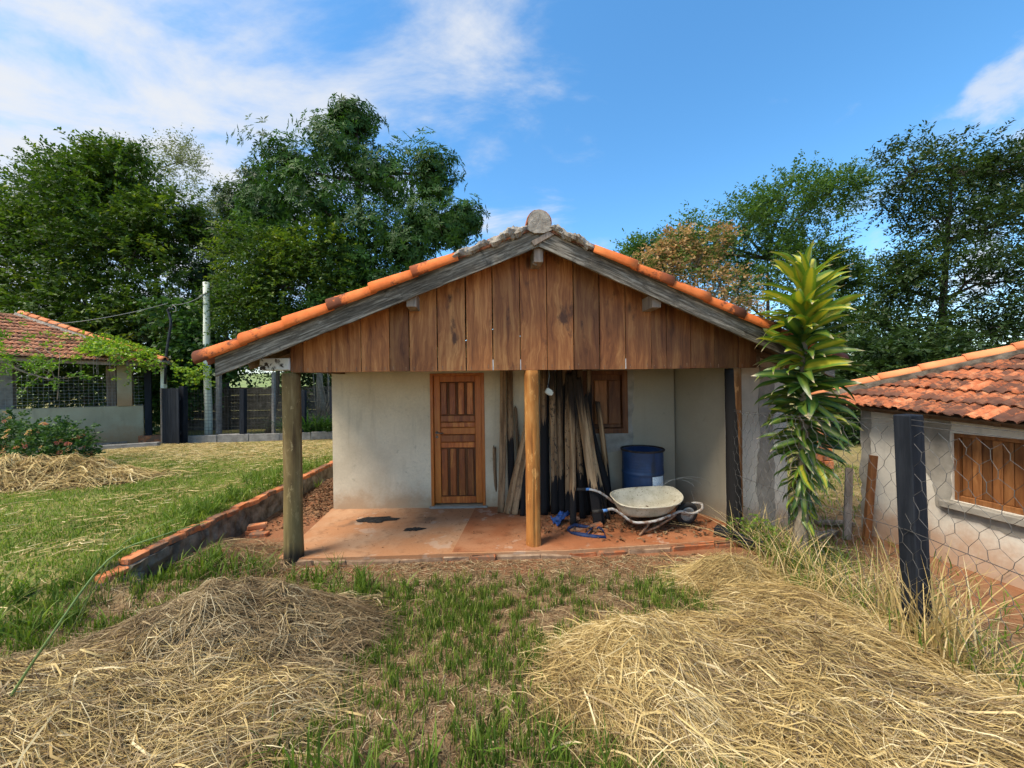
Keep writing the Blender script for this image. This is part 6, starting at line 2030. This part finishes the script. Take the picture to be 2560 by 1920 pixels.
C = np.array([tuple(p) for p in C]); Dn = np.array([tuple(p) for p in Dn])
pos, d, nrm, ln, wd = sprays(C, Dn, 0.16 * rng.uniform(0.6, 1.3, len(C)), 7, 0.075, 0.5, 0.2, flat=0.7)
V, F, R_a = leaves(pos, d, nrm, ln, wd, rng.uniform(0.0, 0.6, len(pos)))
tag(np_mesh('foliage', V, F, 'leaf_vine', broot, {'rnd': R_a}), kind='stuff')

# flowering bush
lroot = thing('flowering_bush', G(110, 1150, 0.28), 'round green bush dotted with pink-orange flowers beside the far hay pile', 'bush')
C = []; Dn = []
FLW = []
for (px, py, d_, r) in ((150, 1100, 8.4, 0.46), (70, 1110, 8.6, 0.5), (10, 1085, 8.8, 0.55), (-50, 1100, 8.6, 0.6), (110, 1130, 8.2, 0.4), (185, 1125, 8.3, 0.3)):
    c = W(px, py, d_); c = (c.x, c.y, c.z)
    Q, dq = shell_points(c, r, 150, 0.4, 1.05, 0.85)
    C.append(Q); Dn.append(dq + np.array([0, 0, 0.3]))
    Q, dq = shell_points(c, r * 1.06, 26, 0.95, 1.08, 0.85)
    keepm = dq[:, 1] < 0.35
    FLW.append((Q[keepm], dq[keepm]))
C = np.concatenate(C); Dn = np.concatenate(Dn)
pos, d, nrm, ln, wd = sprays(C, Dn, 0.18 * rng.uniform(0.6, 1.3, len(C)), 9, 0.075, 0.6, 0.2, flat=0.8)
V, F, R_a = leaves(pos, d, nrm, ln, wd, rng.uniform(0, 1, len(pos)))
tag(np_mesh('foliage', V, F, 'leaf_bush', lroot, {'rnd': R_a}), kind='stuff')
fm = []
for vi in range(3):
    C1 = np.zeros((3, 3)) + rng.normal(0, 0.012, (3, 3)); D1 = np.array([[0, 0, 1.0]] * 3) + 0.4 * rnorm(3)
    pos, d, nrm, ln, wd = whorls(C1, D1, 7, 0.032, 0.7, -0.5)
    V, F, R_a = leaves(pos, d, nrm, ln, wd, np.clip(rng.normal(0.2 + 0.35 * vi, 0.2, len(pos)), 0, 1))
    o = np_mesh('flower', V, F, 'flower', lroot, {'rnd': R_a})
    me = o.data; fm.append(me)
    bpy.data.objects.remove(o)
for Q, dq in FLW:
    for p, dd in zip(Q, dq):
        o = bpy.data.objects.new('flower', random.choice(fm))
        for me in fm: pass
        o.parent = lroot; COL.objects.link(o)
        o.location = Vector(p) - wloc(lroot)
        o.rotation_euler = Vector(dd).to_track_quat('Z', 'Y').to_euler()
        s = random.uniform(0.7, 1.15); o.scale = (s, s, s)
for me in fm:                              # flower meshes were made relative to the bush: shift them to their own origin
    n_ = len(me.vertices); co = np.zeros(n_ * 3, dtype=np.float32); me.vertices.foreach_get('co', co)
    co = co.reshape(-1, 3) + np.array(wloc(lroot), dtype=np.float32); me.vertices.foreach_set('co', co.ravel()); me.update()

# ------------------------------------------------------------------ hay piles
def hay_pile(key, label, n, L, wid, ang, angvar, mat, lift=0.06, grey=None, box=None, endup=0.12):
    ids = PILES[key]
    c0 = MOUNDS[ids[0]]
    root = thing('hay_pile', (c0[0], c0[1], float(gh(np.array(c0[0]), np.array(c0[1])))), label, 'hay pile', 'piles of cut dry grass')
    # body
    xa = min(MOUNDS[i][0] - 1.25 * max(MOUNDS[i][2], MOUNDS[i][3]) for i in ids); xb = max(MOUNDS[i][0] + 1.25 * max(MOUNDS[i][2], MOUNDS[i][3]) for i in ids)
    ya = min(MOUNDS[i][1] - 1.25 * max(MOUNDS[i][2], MOUNDS[i][3]) for i in ids); yb = max(MOUNDS[i][1] + 1.25 * max(MOUNDS[i][2], MOUNDS[i][3]) for i in ids)
    sx = np.arange(xa, xb, 0.05); sy = np.arange(ya, yb, 0.05)
    X, Y = np.meshgrid(sx, sy)
    Mh = mound(X, Y, ids)
    Z = gh(X, Y) + Mh * 0.94 - 0.012 + rng.normal(0, 0.006, X.shape)
    idx = np.arange(X.size).reshape(X.shape)
    F = np.stack([idx[:-1, :-1], idx[:-1, 1:], idx[1:, 1:], idx[1:, :-1]], -1).reshape(-1, 4)
    kp = (Mh.ravel()[F] > 0.004).any(axis=1)
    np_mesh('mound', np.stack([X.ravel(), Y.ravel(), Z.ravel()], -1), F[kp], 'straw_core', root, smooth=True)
    # strands
    x = rng.uniform(xa, xb, n * 3); y = rng.uniform(ya, yb, n * 3)
    mh = mound(x, y, ids)
    keep_ = mh > 0.03 * rng.uniform(0, 1.6, len(x)) ** 1.5
    x, y, mh = x[keep_][:n], y[keep_][:n], mh[keep_][:n]
    loose = rng.uniform(0, 1, len(x)) < 0.22
    x = x + loose * rng.normal(0, 0.14, len(x)); y = y + loose * rng.normal(0, 0.12, len(x))
    n = len(x)
    a = ang + angvar * 1.4 * wav(x, y, 1.6, 5.0) + rng.normal(0, angvar, n)
    wild = rng.uniform(0, 1, n) < 0.34
    a = np.where(wild, rng.uniform(0, PI, n), a)
    flip = rng.uniform(0, 1, n) < 0.5
    a = np.where(flip, a + PI, a)
    ln = L * rng.uniform(0.35, 1.3, n)
    K = 5
    t_ = np.linspace(-0.5, 0.5, K)[None, :]
    curv = rng.normal(0, 0.75, n)[:, None]
    aa = a[:, None] + curv * t_
    px = x[:, None] + np.cos(aa) * (ln[:, None] * t_)
    py = y[:, None] + np.sin(aa) * (ln[:, None] * t_)
    hz = gh(px, py) + mound(px, py, ids)
    lf = (rng.uniform(0, 1, n) ** 2 * lift)[:, None]
    tilt = np.where(wild, rng.normal(0, endup * 2.2, n), rng.normal(0, endup, n))[:, None]
    z = hz + lf * (1 - 3.2 * t_ ** 2) + np.maximum(0, tilt * t_) * ln[:, None] + 0.004
    P = np.stack([px, py, z], -1)
    hdg = np.stack([np.cos(a), np.sin(a), np.zeros(n)], -1)
    side = unit(np.cross(hdg, unit(np.array([0, 0, 1.0]) + 0.7 * rnorm(n))))
    w = wid * (rng.uniform(0.45, 1.3, n) + 1.6 * (rng.uniform(0, 1, n) < 0.06))[:, None] * np.array([0.5, 1, 1, 0.9, 0.3])[None, :]
    tone = np.clip(0.50 + 0.20 * wav(x, y, 2.2, 2.0) + 0.20 * wav(x, y, 7.0, 9.0) + 0.27 * rng.normal(size=n), 0, 1)
    if grey is not None:
        gm = grey(x, y) > rng.uniform(0, 1, n)
        for mm, mt in ((~gm, mat), (gm, 'straw_grey')):
            V, F, R_a = ribbons(P[mm], side[mm], w[mm], tone[mm])
            tag(np_mesh('straw', V, F, mt, root, {'rnd': R_a}), kind='stuff')
    else:
        V, F, R_a = ribbons(P, side, w, tone)
        tag(np_mesh('straw', V, F, mat, root, {'rnd': R_a}), kind='stuff')
    return root


m, nt, b = new_mat('straw_core', 0.95, 0.1)  # dark core paints shade into the gaps between strands
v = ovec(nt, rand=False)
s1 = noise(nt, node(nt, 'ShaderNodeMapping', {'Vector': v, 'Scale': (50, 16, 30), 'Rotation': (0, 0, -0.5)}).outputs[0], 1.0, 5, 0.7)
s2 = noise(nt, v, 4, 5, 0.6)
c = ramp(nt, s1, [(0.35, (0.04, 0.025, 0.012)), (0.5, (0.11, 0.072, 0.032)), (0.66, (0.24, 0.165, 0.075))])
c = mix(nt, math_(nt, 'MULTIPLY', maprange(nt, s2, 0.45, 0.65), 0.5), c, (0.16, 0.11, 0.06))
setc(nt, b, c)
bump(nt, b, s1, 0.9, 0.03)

hay_pile('left', 'greyish-yellow hay pile in the left foreground', 44000, 0.38, 0.0037, 0.25, 0.42, 'straw', 0.11,
         grey=lambda x, y: np.clip(0.40 + 0.65 * sstep(2.3, 2.75, y - 0.12 * (x + 2)) + 0.3 * wav(x, y, 2.5, 1.0), 0, 0.97))
hay_pile('right', 'golden hay pile spread over the right foreground up to the fence', 60000, 0.40, 0.0037, -0.62, 0.42, 'straw', 0.11,
         grey=lambda x, y: np.clip(0.22 + 0.35 * wav(x, y, 2.5, 4.0), 0, 0.7))
hay_pile('arch', 'small arched clump of golden hay near the right end of the porch', 11000, 0.46, 0.0038, 0.05, 0.22, 'straw', 0.07)
hay_pile('far', 'yellow hay pile on the lawn beside the flowering bush', 9000, 0.45, 0.011, 0.1, 0.5, 'straw', 0.10)

# fine broken bits scattered over both foreground piles
nb_ = 42000
x = rng.uniform(-4.0, 3.6, nb_); y = rng.uniform(1.55, 4.3, nb_)
mh = mound(x, y, range(8))
kp = mh > 0.02
x, y = x[kp], y[kp]
n_ = len(x)
a = rng.uniform(0, 2 * PI, n_); ln = 0.09 * rng.uniform(0.3, 1.4, n_)
t_ = np.linspace(-0.5, 0.5, 2)[None, :]
px = x[:, None] + np.cos(a)[:, None] * ln[:, None] * t_; py = y[:, None] + np.sin(a)[:, None] * ln[:, None] * t_
z = gh(px, py) + mound(px, py, range(8)) + (rng.uniform(0.0, 0.05, n_))[:, None] + rng.normal(0, 0.25, n_)[:, None] * t_ * ln[:, None]
side = unit(np.cross(np.stack([np.cos(a), np.sin(a), np.zeros(n_)], -1), unit(np.array([0, 0, 1.0]) + 0.7 * rnorm(n_))))
V, F, R_a = ribbons(np.stack([px, py, z], -1), side, 0.0034 * rng.uniform(0.5, 1.5, n_)[:, None] * np.ones((1, 2)), np.clip(rng.normal(0.45, 0.3, n_), 0, 1))
tag(np_mesh('straw_bits', V, F, 'straw_grey', None, {'rnd': R_a}), 'fine broken straw bits strewn over the foreground hay piles', 'straw', kind='stuff')

# ------------------------------------------------------------------ grass, straw litter, weeds
def in_slab(x, y):
    v_ = (x - HO.x) * HV.x + (y - HO.y) * HV.y
    u_ = (x - HO.x) * HU.x + (y - HO.y) * HU.y
    f_ = np.interp(u_, [p[0] for p in fr], [p[1] for p in fr])
    return (v_ > f_ - 0.04) & (u_ > -0.2) & (u_ < 6.5)

def blades(x, y, L, wid, lean_, K=4, tone=None, zoff=None):
    n = len(x)
    z = gh(x, y) if zoff is None else zoff
    a = rng.uniform(0, 2 * PI, n)
    ln = L * rng.uniform(0.5, 1.35, n) if np.isscalar(L) else L
    le = lean_ * rng.uniform(0.1, 1.3, n)
    t_ = np.linspace(0, 1, K)[None, :]
    hx_ = np.cos(a); hy_ = np.sin(a)
    off = ln[:, None] * le[:, None] * t_ ** 1.7
    P = np.stack([x[:, None] + hx_[:, None] * off, y[:, None] + hy_[:, None] * off, z[:, None] - 0.005 + ln[:, None] * (t_ - 0.35 * le[:, None] * t_ ** 2)], -1)
    sa2 = a + PI / 2 + rng.normal(0, 0.6, n)
    side = np.stack([np.cos(sa2), np.sin(sa2), np.zeros(n)], -1)
    prof = np.interp(np.linspace(0, 1, K), [0, 0.3, 0.75, 1], [0.8, 1, 0.7, 0.08])
    w = wid * rng.uniform(0.6, 1.3, n)[:, None] * prof[None, :]
    return ribbons(P, side, w, tone if tone is not None else rng.uniform(0, 1, n))

def tufts(cx_, cy_, per, rad):
    n = len(cx_)
    x = (cx_[:, None] + rng.normal(0, rad, (n, per))).ravel()
    y = (cy_[:, None] + rng.normal(0, rad, (n, per))).ravel()
    return x, y

# foreground tufts between the hay piles
n = 9500
cx_ = rng.uniform(-4.2, 3.2, n); cy_ = rng.uniform(1.7, 4.35, n)
den = 0.52 + 0.58 * wav(cx_, cy_, 2.6, 3.0) + 0.25 * wav(cx_, cy_, 7.0, 1.0)
den *= sstep(4.25, 3.7, cy_) * 0.95 + 0.05
den *= 1 - 0.90 * sstep(0.02, 0.07, mound(cx_, cy_, range(8)))
den *= np.where(cx_ > 1.9, 0.35, 1.0)
kp = rng.uniform(0, 1, n) < den
cx_, cy_ = cx_[kp], cy_[kp]
x, y = tufts(cx_, cy_, 11, 0.022)
tone = np.clip(np.repeat(rng.uniform(0.05, 0.8, len(cx_)), 11) + rng.normal(0, 0.2, len(x)), 0, 1)
V, F, R_a = blades(x, y, 0.095, 0.0068, 0.38, 4, tone)
tag(np_mesh('foreground_grass', V, F, 'grass_green', None, {'rnd': R_a}), 'short bright green grass tufts between the foreground hay piles', 'grass', kind='stuff')

# left lawn
n = 230000
x = rng.uniform(-13.0, -3.9, n)
y = 1.7 + 10.3 * rng.uniform(0, 1, n) ** 1.2
kp = (x < wallx(y) - 0.11) & (x > -1.40 * y - 2.8)
den = 0.85 + 0.40 * wav(x, y, 1.4, 2.0) + 0.2 * wav(x, y, 5.0, 6.0) - 0.55 * sstep(7.0, 11.5, y) + 0.35 * np.exp(-((x - wallx(y) + 0.3) / 0.35) ** 2)
den *= 1 - 0.95 * sstep(0.02, 0.08, mound(x, y, (8,)))
kp &= rng.uniform(0, 1, n) < den
x, y = x[kp], y[kp]
tone = np.clip(0.45 + 0.25 * wav(x, y, 2.0, 7.0) + 0.22 * rng.normal(size=len(x)), 0, 1)
V, F, R_a = blades(x, y, 0.062, 0.010, 0.9, 3, tone)
tag(np_mesh('lawn_grass', V, F, 'grass_lawn', None, {'rnd': R_a}), 'mown green lawn behind the edging wall', 'grass', kind='stuff')
# rank tufts by the edging wall and beside the porch
cl_x = []; cl_y = []
for (cx0, cy0, sx_, sy_, m_) in ((-4.35, 6.3, 0.18, 0.5, 36), (-4.3, 5.4, 0.15, 0.4, 24), (-4.7, 7.2, 0.3, 0.3, 16), (-3.25, 4.2, 0.28, 0.16, 30), (-3.95, 3.25, 0.35, 0.16, 22), (-1.6, 3.9, 0.25, 0.12, 14), (-4.2, 8.5, 0.2, 0.8, 20), (-4.12, 7.0, 0.05, 1.6, 22), (-4.06, 4.8, 0.05, 0.6, 12), (3.15, 4.3, 0.15, 0.25, 26), (3.5, 4.6, 0.25, 0.3, 20), (-2.2, 4.15, 0.3, 0.1, 8), (-3.4, 2.2, 0.3, 0.2, 16), (-0.1, 1.95, 0.3, 0.05, 6), (-0.9, 2.0, 0.3, 0.1, 5)):
    cl_x.append(rng.normal(cx0, sx_, m_)); cl_y.append(rng.normal(cy0, sy_, m_))
cx_ = np.concatenate(cl_x); cy_ = np.concatenate(cl_y)
x, y = tufts(cx_, cy_, 16, 0.035)
kp = (x < wallx(y) - 0.12) | (x > wallx(y) + 0.06) | (y < 3.6)
x, y = x[kp], y[kp]
V, F, R_a = blades(x, y, 0.20, 0.011, 0.75, 5, np.clip(rng.normal(0.42, 0.18, len(x)), 0, 1))
tag(np_mesh('rank_grass', V, F, 'grass_green', None, {'rnd': R_a}), 'longer dark green grass tufts along the edging wall and porch corner', 'grass', kind='stuff')

# straw lying flat: over the soil before the porch, over the lawn, between the piles
def flat_straw(x, y, L, wid, K=3, lift=0.012):
    n = len(x)
    a = rng.uniform(0, 2 * PI, n)
    ln = L * rng.uniform(0.35, 1.4, n)
    t_ = np.linspace(-0.5, 0.5, K)[None, :]
    aa = a[:, None] + rng.normal(0, 0.5, n)[:, None] * t_
    px = x[:, None] + np.cos(aa) * ln[:, None] * t_
    py = y[:, None] + np.sin(aa) * ln[:, None] * t_
    z = gh(px, py) + 0.006 + (rng.uniform(0, 1, n) * lift)[:, None]
    P = np.stack([px, py, z], -1)
    hdg = np.stack([np.cos(a), np.sin(a), np.zeros(n)], -1)
    side = unit(np.cross(hdg, unit(np.array([0, 0, 1.0]) + 0.5 * rnorm(n))))
    w = wid * rng.uniform(0.5, 1.3, n)[:, None] * np.array([0.6, 1, 0.4])[None, :]
    return P, side, w
n = 52000
x = rng.uniform(-4.0, 3.4, n); y = rng.uniform(1.7, 4.6, n)
kp = ~in_slab(x, y) & (rng.uniform(0, 1, n) < 0.55 + 0.4 * wav(x, y, 2.0, 9.0) + 0.25 * sstep(3.6, 4.1, y))
x, y = x[kp], y[kp]
P, side, w = flat_straw(x, y, 0.13, 0.0052)
V, F, R_a = ribbons(P, side, w, np.clip(0.45 + 0.3 * rng.normal(size=len(x)), 0, 1))
tag(np_mesh('straw_litter', V, F, 'straw_grey', None, {'rnd': R_a}), 'thin litter of cut straw on the soil before the porch', 'straw', kind='stuff')
n = 70000
x = rng.uniform(-11.5, -3.9, n); y = 3.2 + 8.6 * rng.uniform(0, 1, n) ** 1.1
bands = 0.06 + 0.26 * wav(x * 0.6, y, 1.7, 4.0) * sstep(4.5, 7.0, y) + 0.70 * sstep(8.0, 11.0, y) + 0.15 * wav(x, y, 4.0, 8.0)
kp = (x < wallx(y) - 0.12) & (x > -1.40 * y - 2.2) & (rng.uniform(0, 1, n) < bands)
x, y = x[kp], y[kp]
P, side, w = flat_straw(x, y, 0.17, 0.0085, lift=0.045)
P[..., 2] += 0.02
V, F, R_a = ribbons(P, side, w, np.clip(0.6 + 0.25 * rng.normal(size=len(x)), 0, 1))
tag(np_mesh('lawn_straw', V, F, 'straw', None, {'rnd': R_a}), 'dry cut grass scattered over the lawn', 'straw', kind='stuff')

# tall dry and green weeds along the wire fence
def weeds(n, xr, yr, L, wid, mat, name, label, tone, lean_=0.8, curl=0.0):
    x = rng.normal(xr[0], xr[1], n); y = rng.uniform(yr[0], yr[1], n)
    ln = L * rng.uniform(0.35, 1.25, n)
    V, F, R_a = blades(x, y, ln, wid, lean_, 7, np.clip(tone + 0.25 * rng.normal(size=n), 0, 1))
    tag(np_mesh(name, V, F, mat, None, {'rnd': R_a}), label, 'weeds', kind='stuff')
weeds(750, (2.98, 0.16), (2.0, 5.0), 0.52, 0.0075, 'straw', 'dry_weeds', 'tall dry curling grass along the wire fence', 0.6, 1.5)
weeds(230, (2.95, 0.06), (2.55, 3.1), 0.75, 0.009, 'straw', 'post_weeds', 'dry grass blades wrapped round the black fence post', 0.6, 0.5)
weeds(480, (3.05, 0.18), (2.0, 5.1), 0.42, 0.0075, 'grass_green', 'green_weeds', 'green grass blades growing up through the wire fence', 0.5, 0.7)
weeds(500, (4.2, 0.6), (2.6, 6.5), 0.22, 0.010, 'grass_green', 'yard_grass', 'green grass in the yard between fence and low white house', 0.35, 0.8)
n = 16000
x = rng.uniform(3.1, 8.5, n); y = rng.uniform(2.2, 11.5, n)
kp = (x < 4.7 + 9 * (y > 5.9)) & ~((x < 3.95) & (y > 5.4)) & (rng.uniform(0, 1, n) < 0.55 + 0.4 * wav(x, y, 1.9, 2.0))
x, y = x[kp], y[kp]
P, side, w = flat_straw(x, y, 0.16, 0.008)
V, F, R_a = ribbons(P, side, w, np.clip(0.4 + 0.3 * rng.normal(size=len(x)), 0, 1))
tag(np_mesh('yard_straw', V, F, 'straw_grey', None, {'rnd': R_a}), 'dry grass litter in the yard right of the fence', 'straw', kind='stuff')
x = rng.uniform(3.2, 8.5, 14000); y = rng.uniform(6.2, 12, 14000)
kp = ((x > 4.0) | (y < 5.4)) & (rng.uniform(0, 1, len(x)) < 0.5 + 0.5 * wav(x, y, 1.5, 5.0))
V, F, R_a = blades(x[kp], y[kp], 0.09, 0.014, 0.8, 3, rng.uniform(0, 0.7, kp.sum()))
tag(np_mesh('back_yard_grass', V, F, 'grass_lawn', None, {'rnd': R_a}), 'short grass at the back of the right-hand yard', 'grass', kind='stuff')
# leafy weed at the right post
C = np.array([[3.02 + rng.normal(0, .13), 4.75 + rng.normal(0, .15), 0.02 + rng.uniform(0, 0.28)] for _ in range(60)])
pos, d, nrm, ln, wd = sprays(C, rnorm(60) + np.array([0, 0, 0.6]), 0.14 * np.ones(60), 6, 0.05, 0.65, 0.2)
V, F, R_a = leaves(pos, d, nrm, ln, wd, rng.uniform(0.2, 0.7, len(pos)))
wr = thing('leafy_weed', (3.02, 4.75, -0.1), 'small bright leafy weed at the foot of the right porch post', 'weed')
tag(np_mesh('foliage', V, F, 'grass_green', wr, {'rnd': R_a}), kind='stuff')
ws = MB()
for k in range(12):
    p = C[k * 5]
    ws.tube([(3.02 + random.gauss(0, .05), 4.75 + random.gauss(0, .05), -0.1), tuple(p)], 0.003, 4, False)
ws.build('stems', 'stem_green', wr)

# long green grass stalks with seed heads crossing the left foreground
def stalk(name, pts, r, label, seed_from=0.55):
    root = thing(name, pts[0], label, 'grass stalk', 'long green grass stalks')
    Q = []
    for i in range(len(pts) - 1):
        for t_ in (0, 0.25, 0.5, 0.75):
            p0 = pts[max(i - 1, 0)]; p1 = pts[i]; p2 = pts[i + 1]; p3 = pts[min(i + 2, len(pts) - 1)]
            Q.append(0.5 * ((2 * p1) + (p2 - p0) * t_ + (2 * p0 - 5 * p1 + 4 * p2 - p3) * t_ ** 2 + (3 * p1 - p0 - 3 * p2 + p3) * t_ ** 3))
    Q.append(pts[-1])
    n_ = len(Q)
    MB().tube(Q, [r * (1 - 0.75 * k / n_) for k in range(n_)], 6).build('stem', 'stem_green', root, True)
    C = []; D_ = []
    for k in range(int(n_ * seed_from), n_ - 1):
        for j in range(5):
            p = Q[k] + (Q[k + 1] - Q[k]) * (j / 5)
            d = (Q[k + 1] - Q[k]).normalized()
            C.append(p); D_.append(d + Vector((random.gauss(0, .25), random.gauss(0, .25), random.gauss(0, .25))))
    C = np.array([tuple(p) for p in C]); D_ = np.array([tuple(p) for p in D_])
    V, F, R_a = leaves(C, D_, rnorm(len(C)), 0.022 * np.ones(len(C)), 0.006 * np.ones(len(C)), rng.uniform(0.5, 1.0, len(C)))
    tag(np_mesh('seed_head', V, F, 'grass_green', root, {'rnd': R_a}), kind='stuff')
g1_ = Vector((-2.62, 1.9, 0.05))
stalk('grass_stalk', [G(-30, 1830, 0.12), W(120, 1600, 2.05), W(270, 1400, 2.2), W(400, 1340, 2.35), W(515, 1306, 2.5)], 0.0075, 'long green grass stalk leaning over the left hay pile, tip on the brick edging')
stalk('grass_stalk', [G(170, 1590, 0.10), W(290, 1380, 2.6), W(380, 1325, 2.7), W(470, 1282, 2.8)], 0.004, 'thin green seed stalk above the longest one in the left foreground', 0.3)
stalk('grass_stalk', [G(200, 1560, 0.10), W(240, 1430, 2.6), W(266, 1322, 2.6)], 0.004, 'short upright green seed stalk at the left foreground', 0.35)

# dead leaves: litter on the porch floor right side, on the path, on the hay
def dead_leaves(n, xr, yr, zf, size, name, label, flt=None, tmax=1.0):
    x = rng.uniform(*xr, n); y = rng.uniform(*yr, n)
    if flt is not None:
        kp = flt(x, y); x, y = x[kp], y[kp]
    n = len(x)
    C = np.stack([x, y, zf(x, y) + rng.uniform(0.004, 0.02, n)], -1)
    d = rnorm(n); d[:, 2] *= 0.25
    nr = np.array([0, 0, 1.0]) + 0.35 * rnorm(n)
    ln = size * rng.uniform(0.5, 1.4, n)
    V, F, R_a = leaves(C, d, nr, ln, ln * rng.uniform(0.2, 0.6, n), rng.uniform(0, 1, n) ** 1.4 * tmax, 0.3)
    tag(np_mesh(name, V, F, 'dead_leaf', None, {'rnd': R_a}), label, 'dead leaves', kind='stuff')
dead_leaves(200, (1.0, 2.95), (4.75, 5.5), lambda x, y: 0 * x + 0.004, 0.085, 'porch_leaves', 'dry brown leaves scattered under and before the wheelbarrow', lambda x, y: in_slab(x, y) & (y > 4.68 + 0.1 * x))
dead_leaves(900, (0.2, 2.6), (5.1, 5.9), lambda x, y: 0 * x + 0.006, 0.05, 'pole_litter', 'leaf and bark litter round the feet of the burnt poles', None, 0.55)
dead_leaves(260, (-2.6, 2.5), (4.7, 6.2), lambda x, y: 0 * x + 0.002, 0.025, 'floor_crumbs', 'small crumbs and straw bits on the porch floor', in_slab)
dead_leaves(8000, (-3.95, -3.05), (5.6, 10.0), gh, 0.06, 'path_litter', 'heaped brown leaf litter on the path between edging wall and house', lambda x, y: (x > wallx(y) + 0.03) & (x < -2.98 - 0.1 * (y - 6.3)) & (rng.uniform(0, 1, len(x)) < sstep(5.8, 7.2, y) * 0.9 + 0.12), 0.6)
dead_leaves(220, (-2.0, 3.2), (3.6, 4.7), gh, 0.06, 'front_leaves', 'fallen leaves on the soil along the front of the porch slab', lambda x, y: ~in_slab(x, y))
n = 900
x = rng.uniform(-3.85, -2.55, n); y = rng.uniform(4.2, 5.0, n)
kp = ~in_slab(x, y) & (x > wallx(y) + 0.15)
P, side, w = flat_straw(x[kp], y[kp], 0.30, 0.006, lift=0.10)
V, F, R_a = ribbons(P, side, w, rng.uniform(0, 0.8, kp.sum()))
tag(np_mesh('corner_straw', V, F, 'straw_grey', None, {'rnd': R_a}), 'tangle of straw beside the foot of the left porch post', 'straw', kind='stuff')
# a few big pale leaves lying on the hay
for k, (px, py, lb) in enumerate(((490, 1568, 'pale dry leaf lying highest on the left hay pile'), (225, 1625, 'pale dry leaf on the left slope of the left hay pile'), (710, 1552, 'round tan leaf on the right side of the left hay pile'), (810, 1680, 'tan leaf at the right foot of the left hay pile'), (1800, 1790, 'pale broad leaf on the right hay pile'))):
    p = G(px, py, 0.26 if px < 600 else 0.14)
    p.z = float(th(np.array(p.x), np.array(p.y))) + 0.035
    n_ = 14
    pts = []
    a0 = random.uniform(0, 6)
    for i in range(n_):
        a = 2 * PI * i / n_
        r = 0.036 * (1 + 0.45 * math.cos(a)) * (1 + random.uniform(-.1, .1))
        pts.append(p + Vector((math.cos(a + a0) * r * 1.2, math.sin(a + a0) * r, 0.012 * math.sin(2 * a) + 0.01 * math.cos(a))))
    o = MB().add([p] + pts, [(0, 1 + i, 1 + (i + 1) % n_) for i in range(n_)]).build('dry_leaf', 'dracaena_dead', None, True, origin=tuple(p))
    tag(o, lb, 'leaf', 'large dry leaves on the hay')
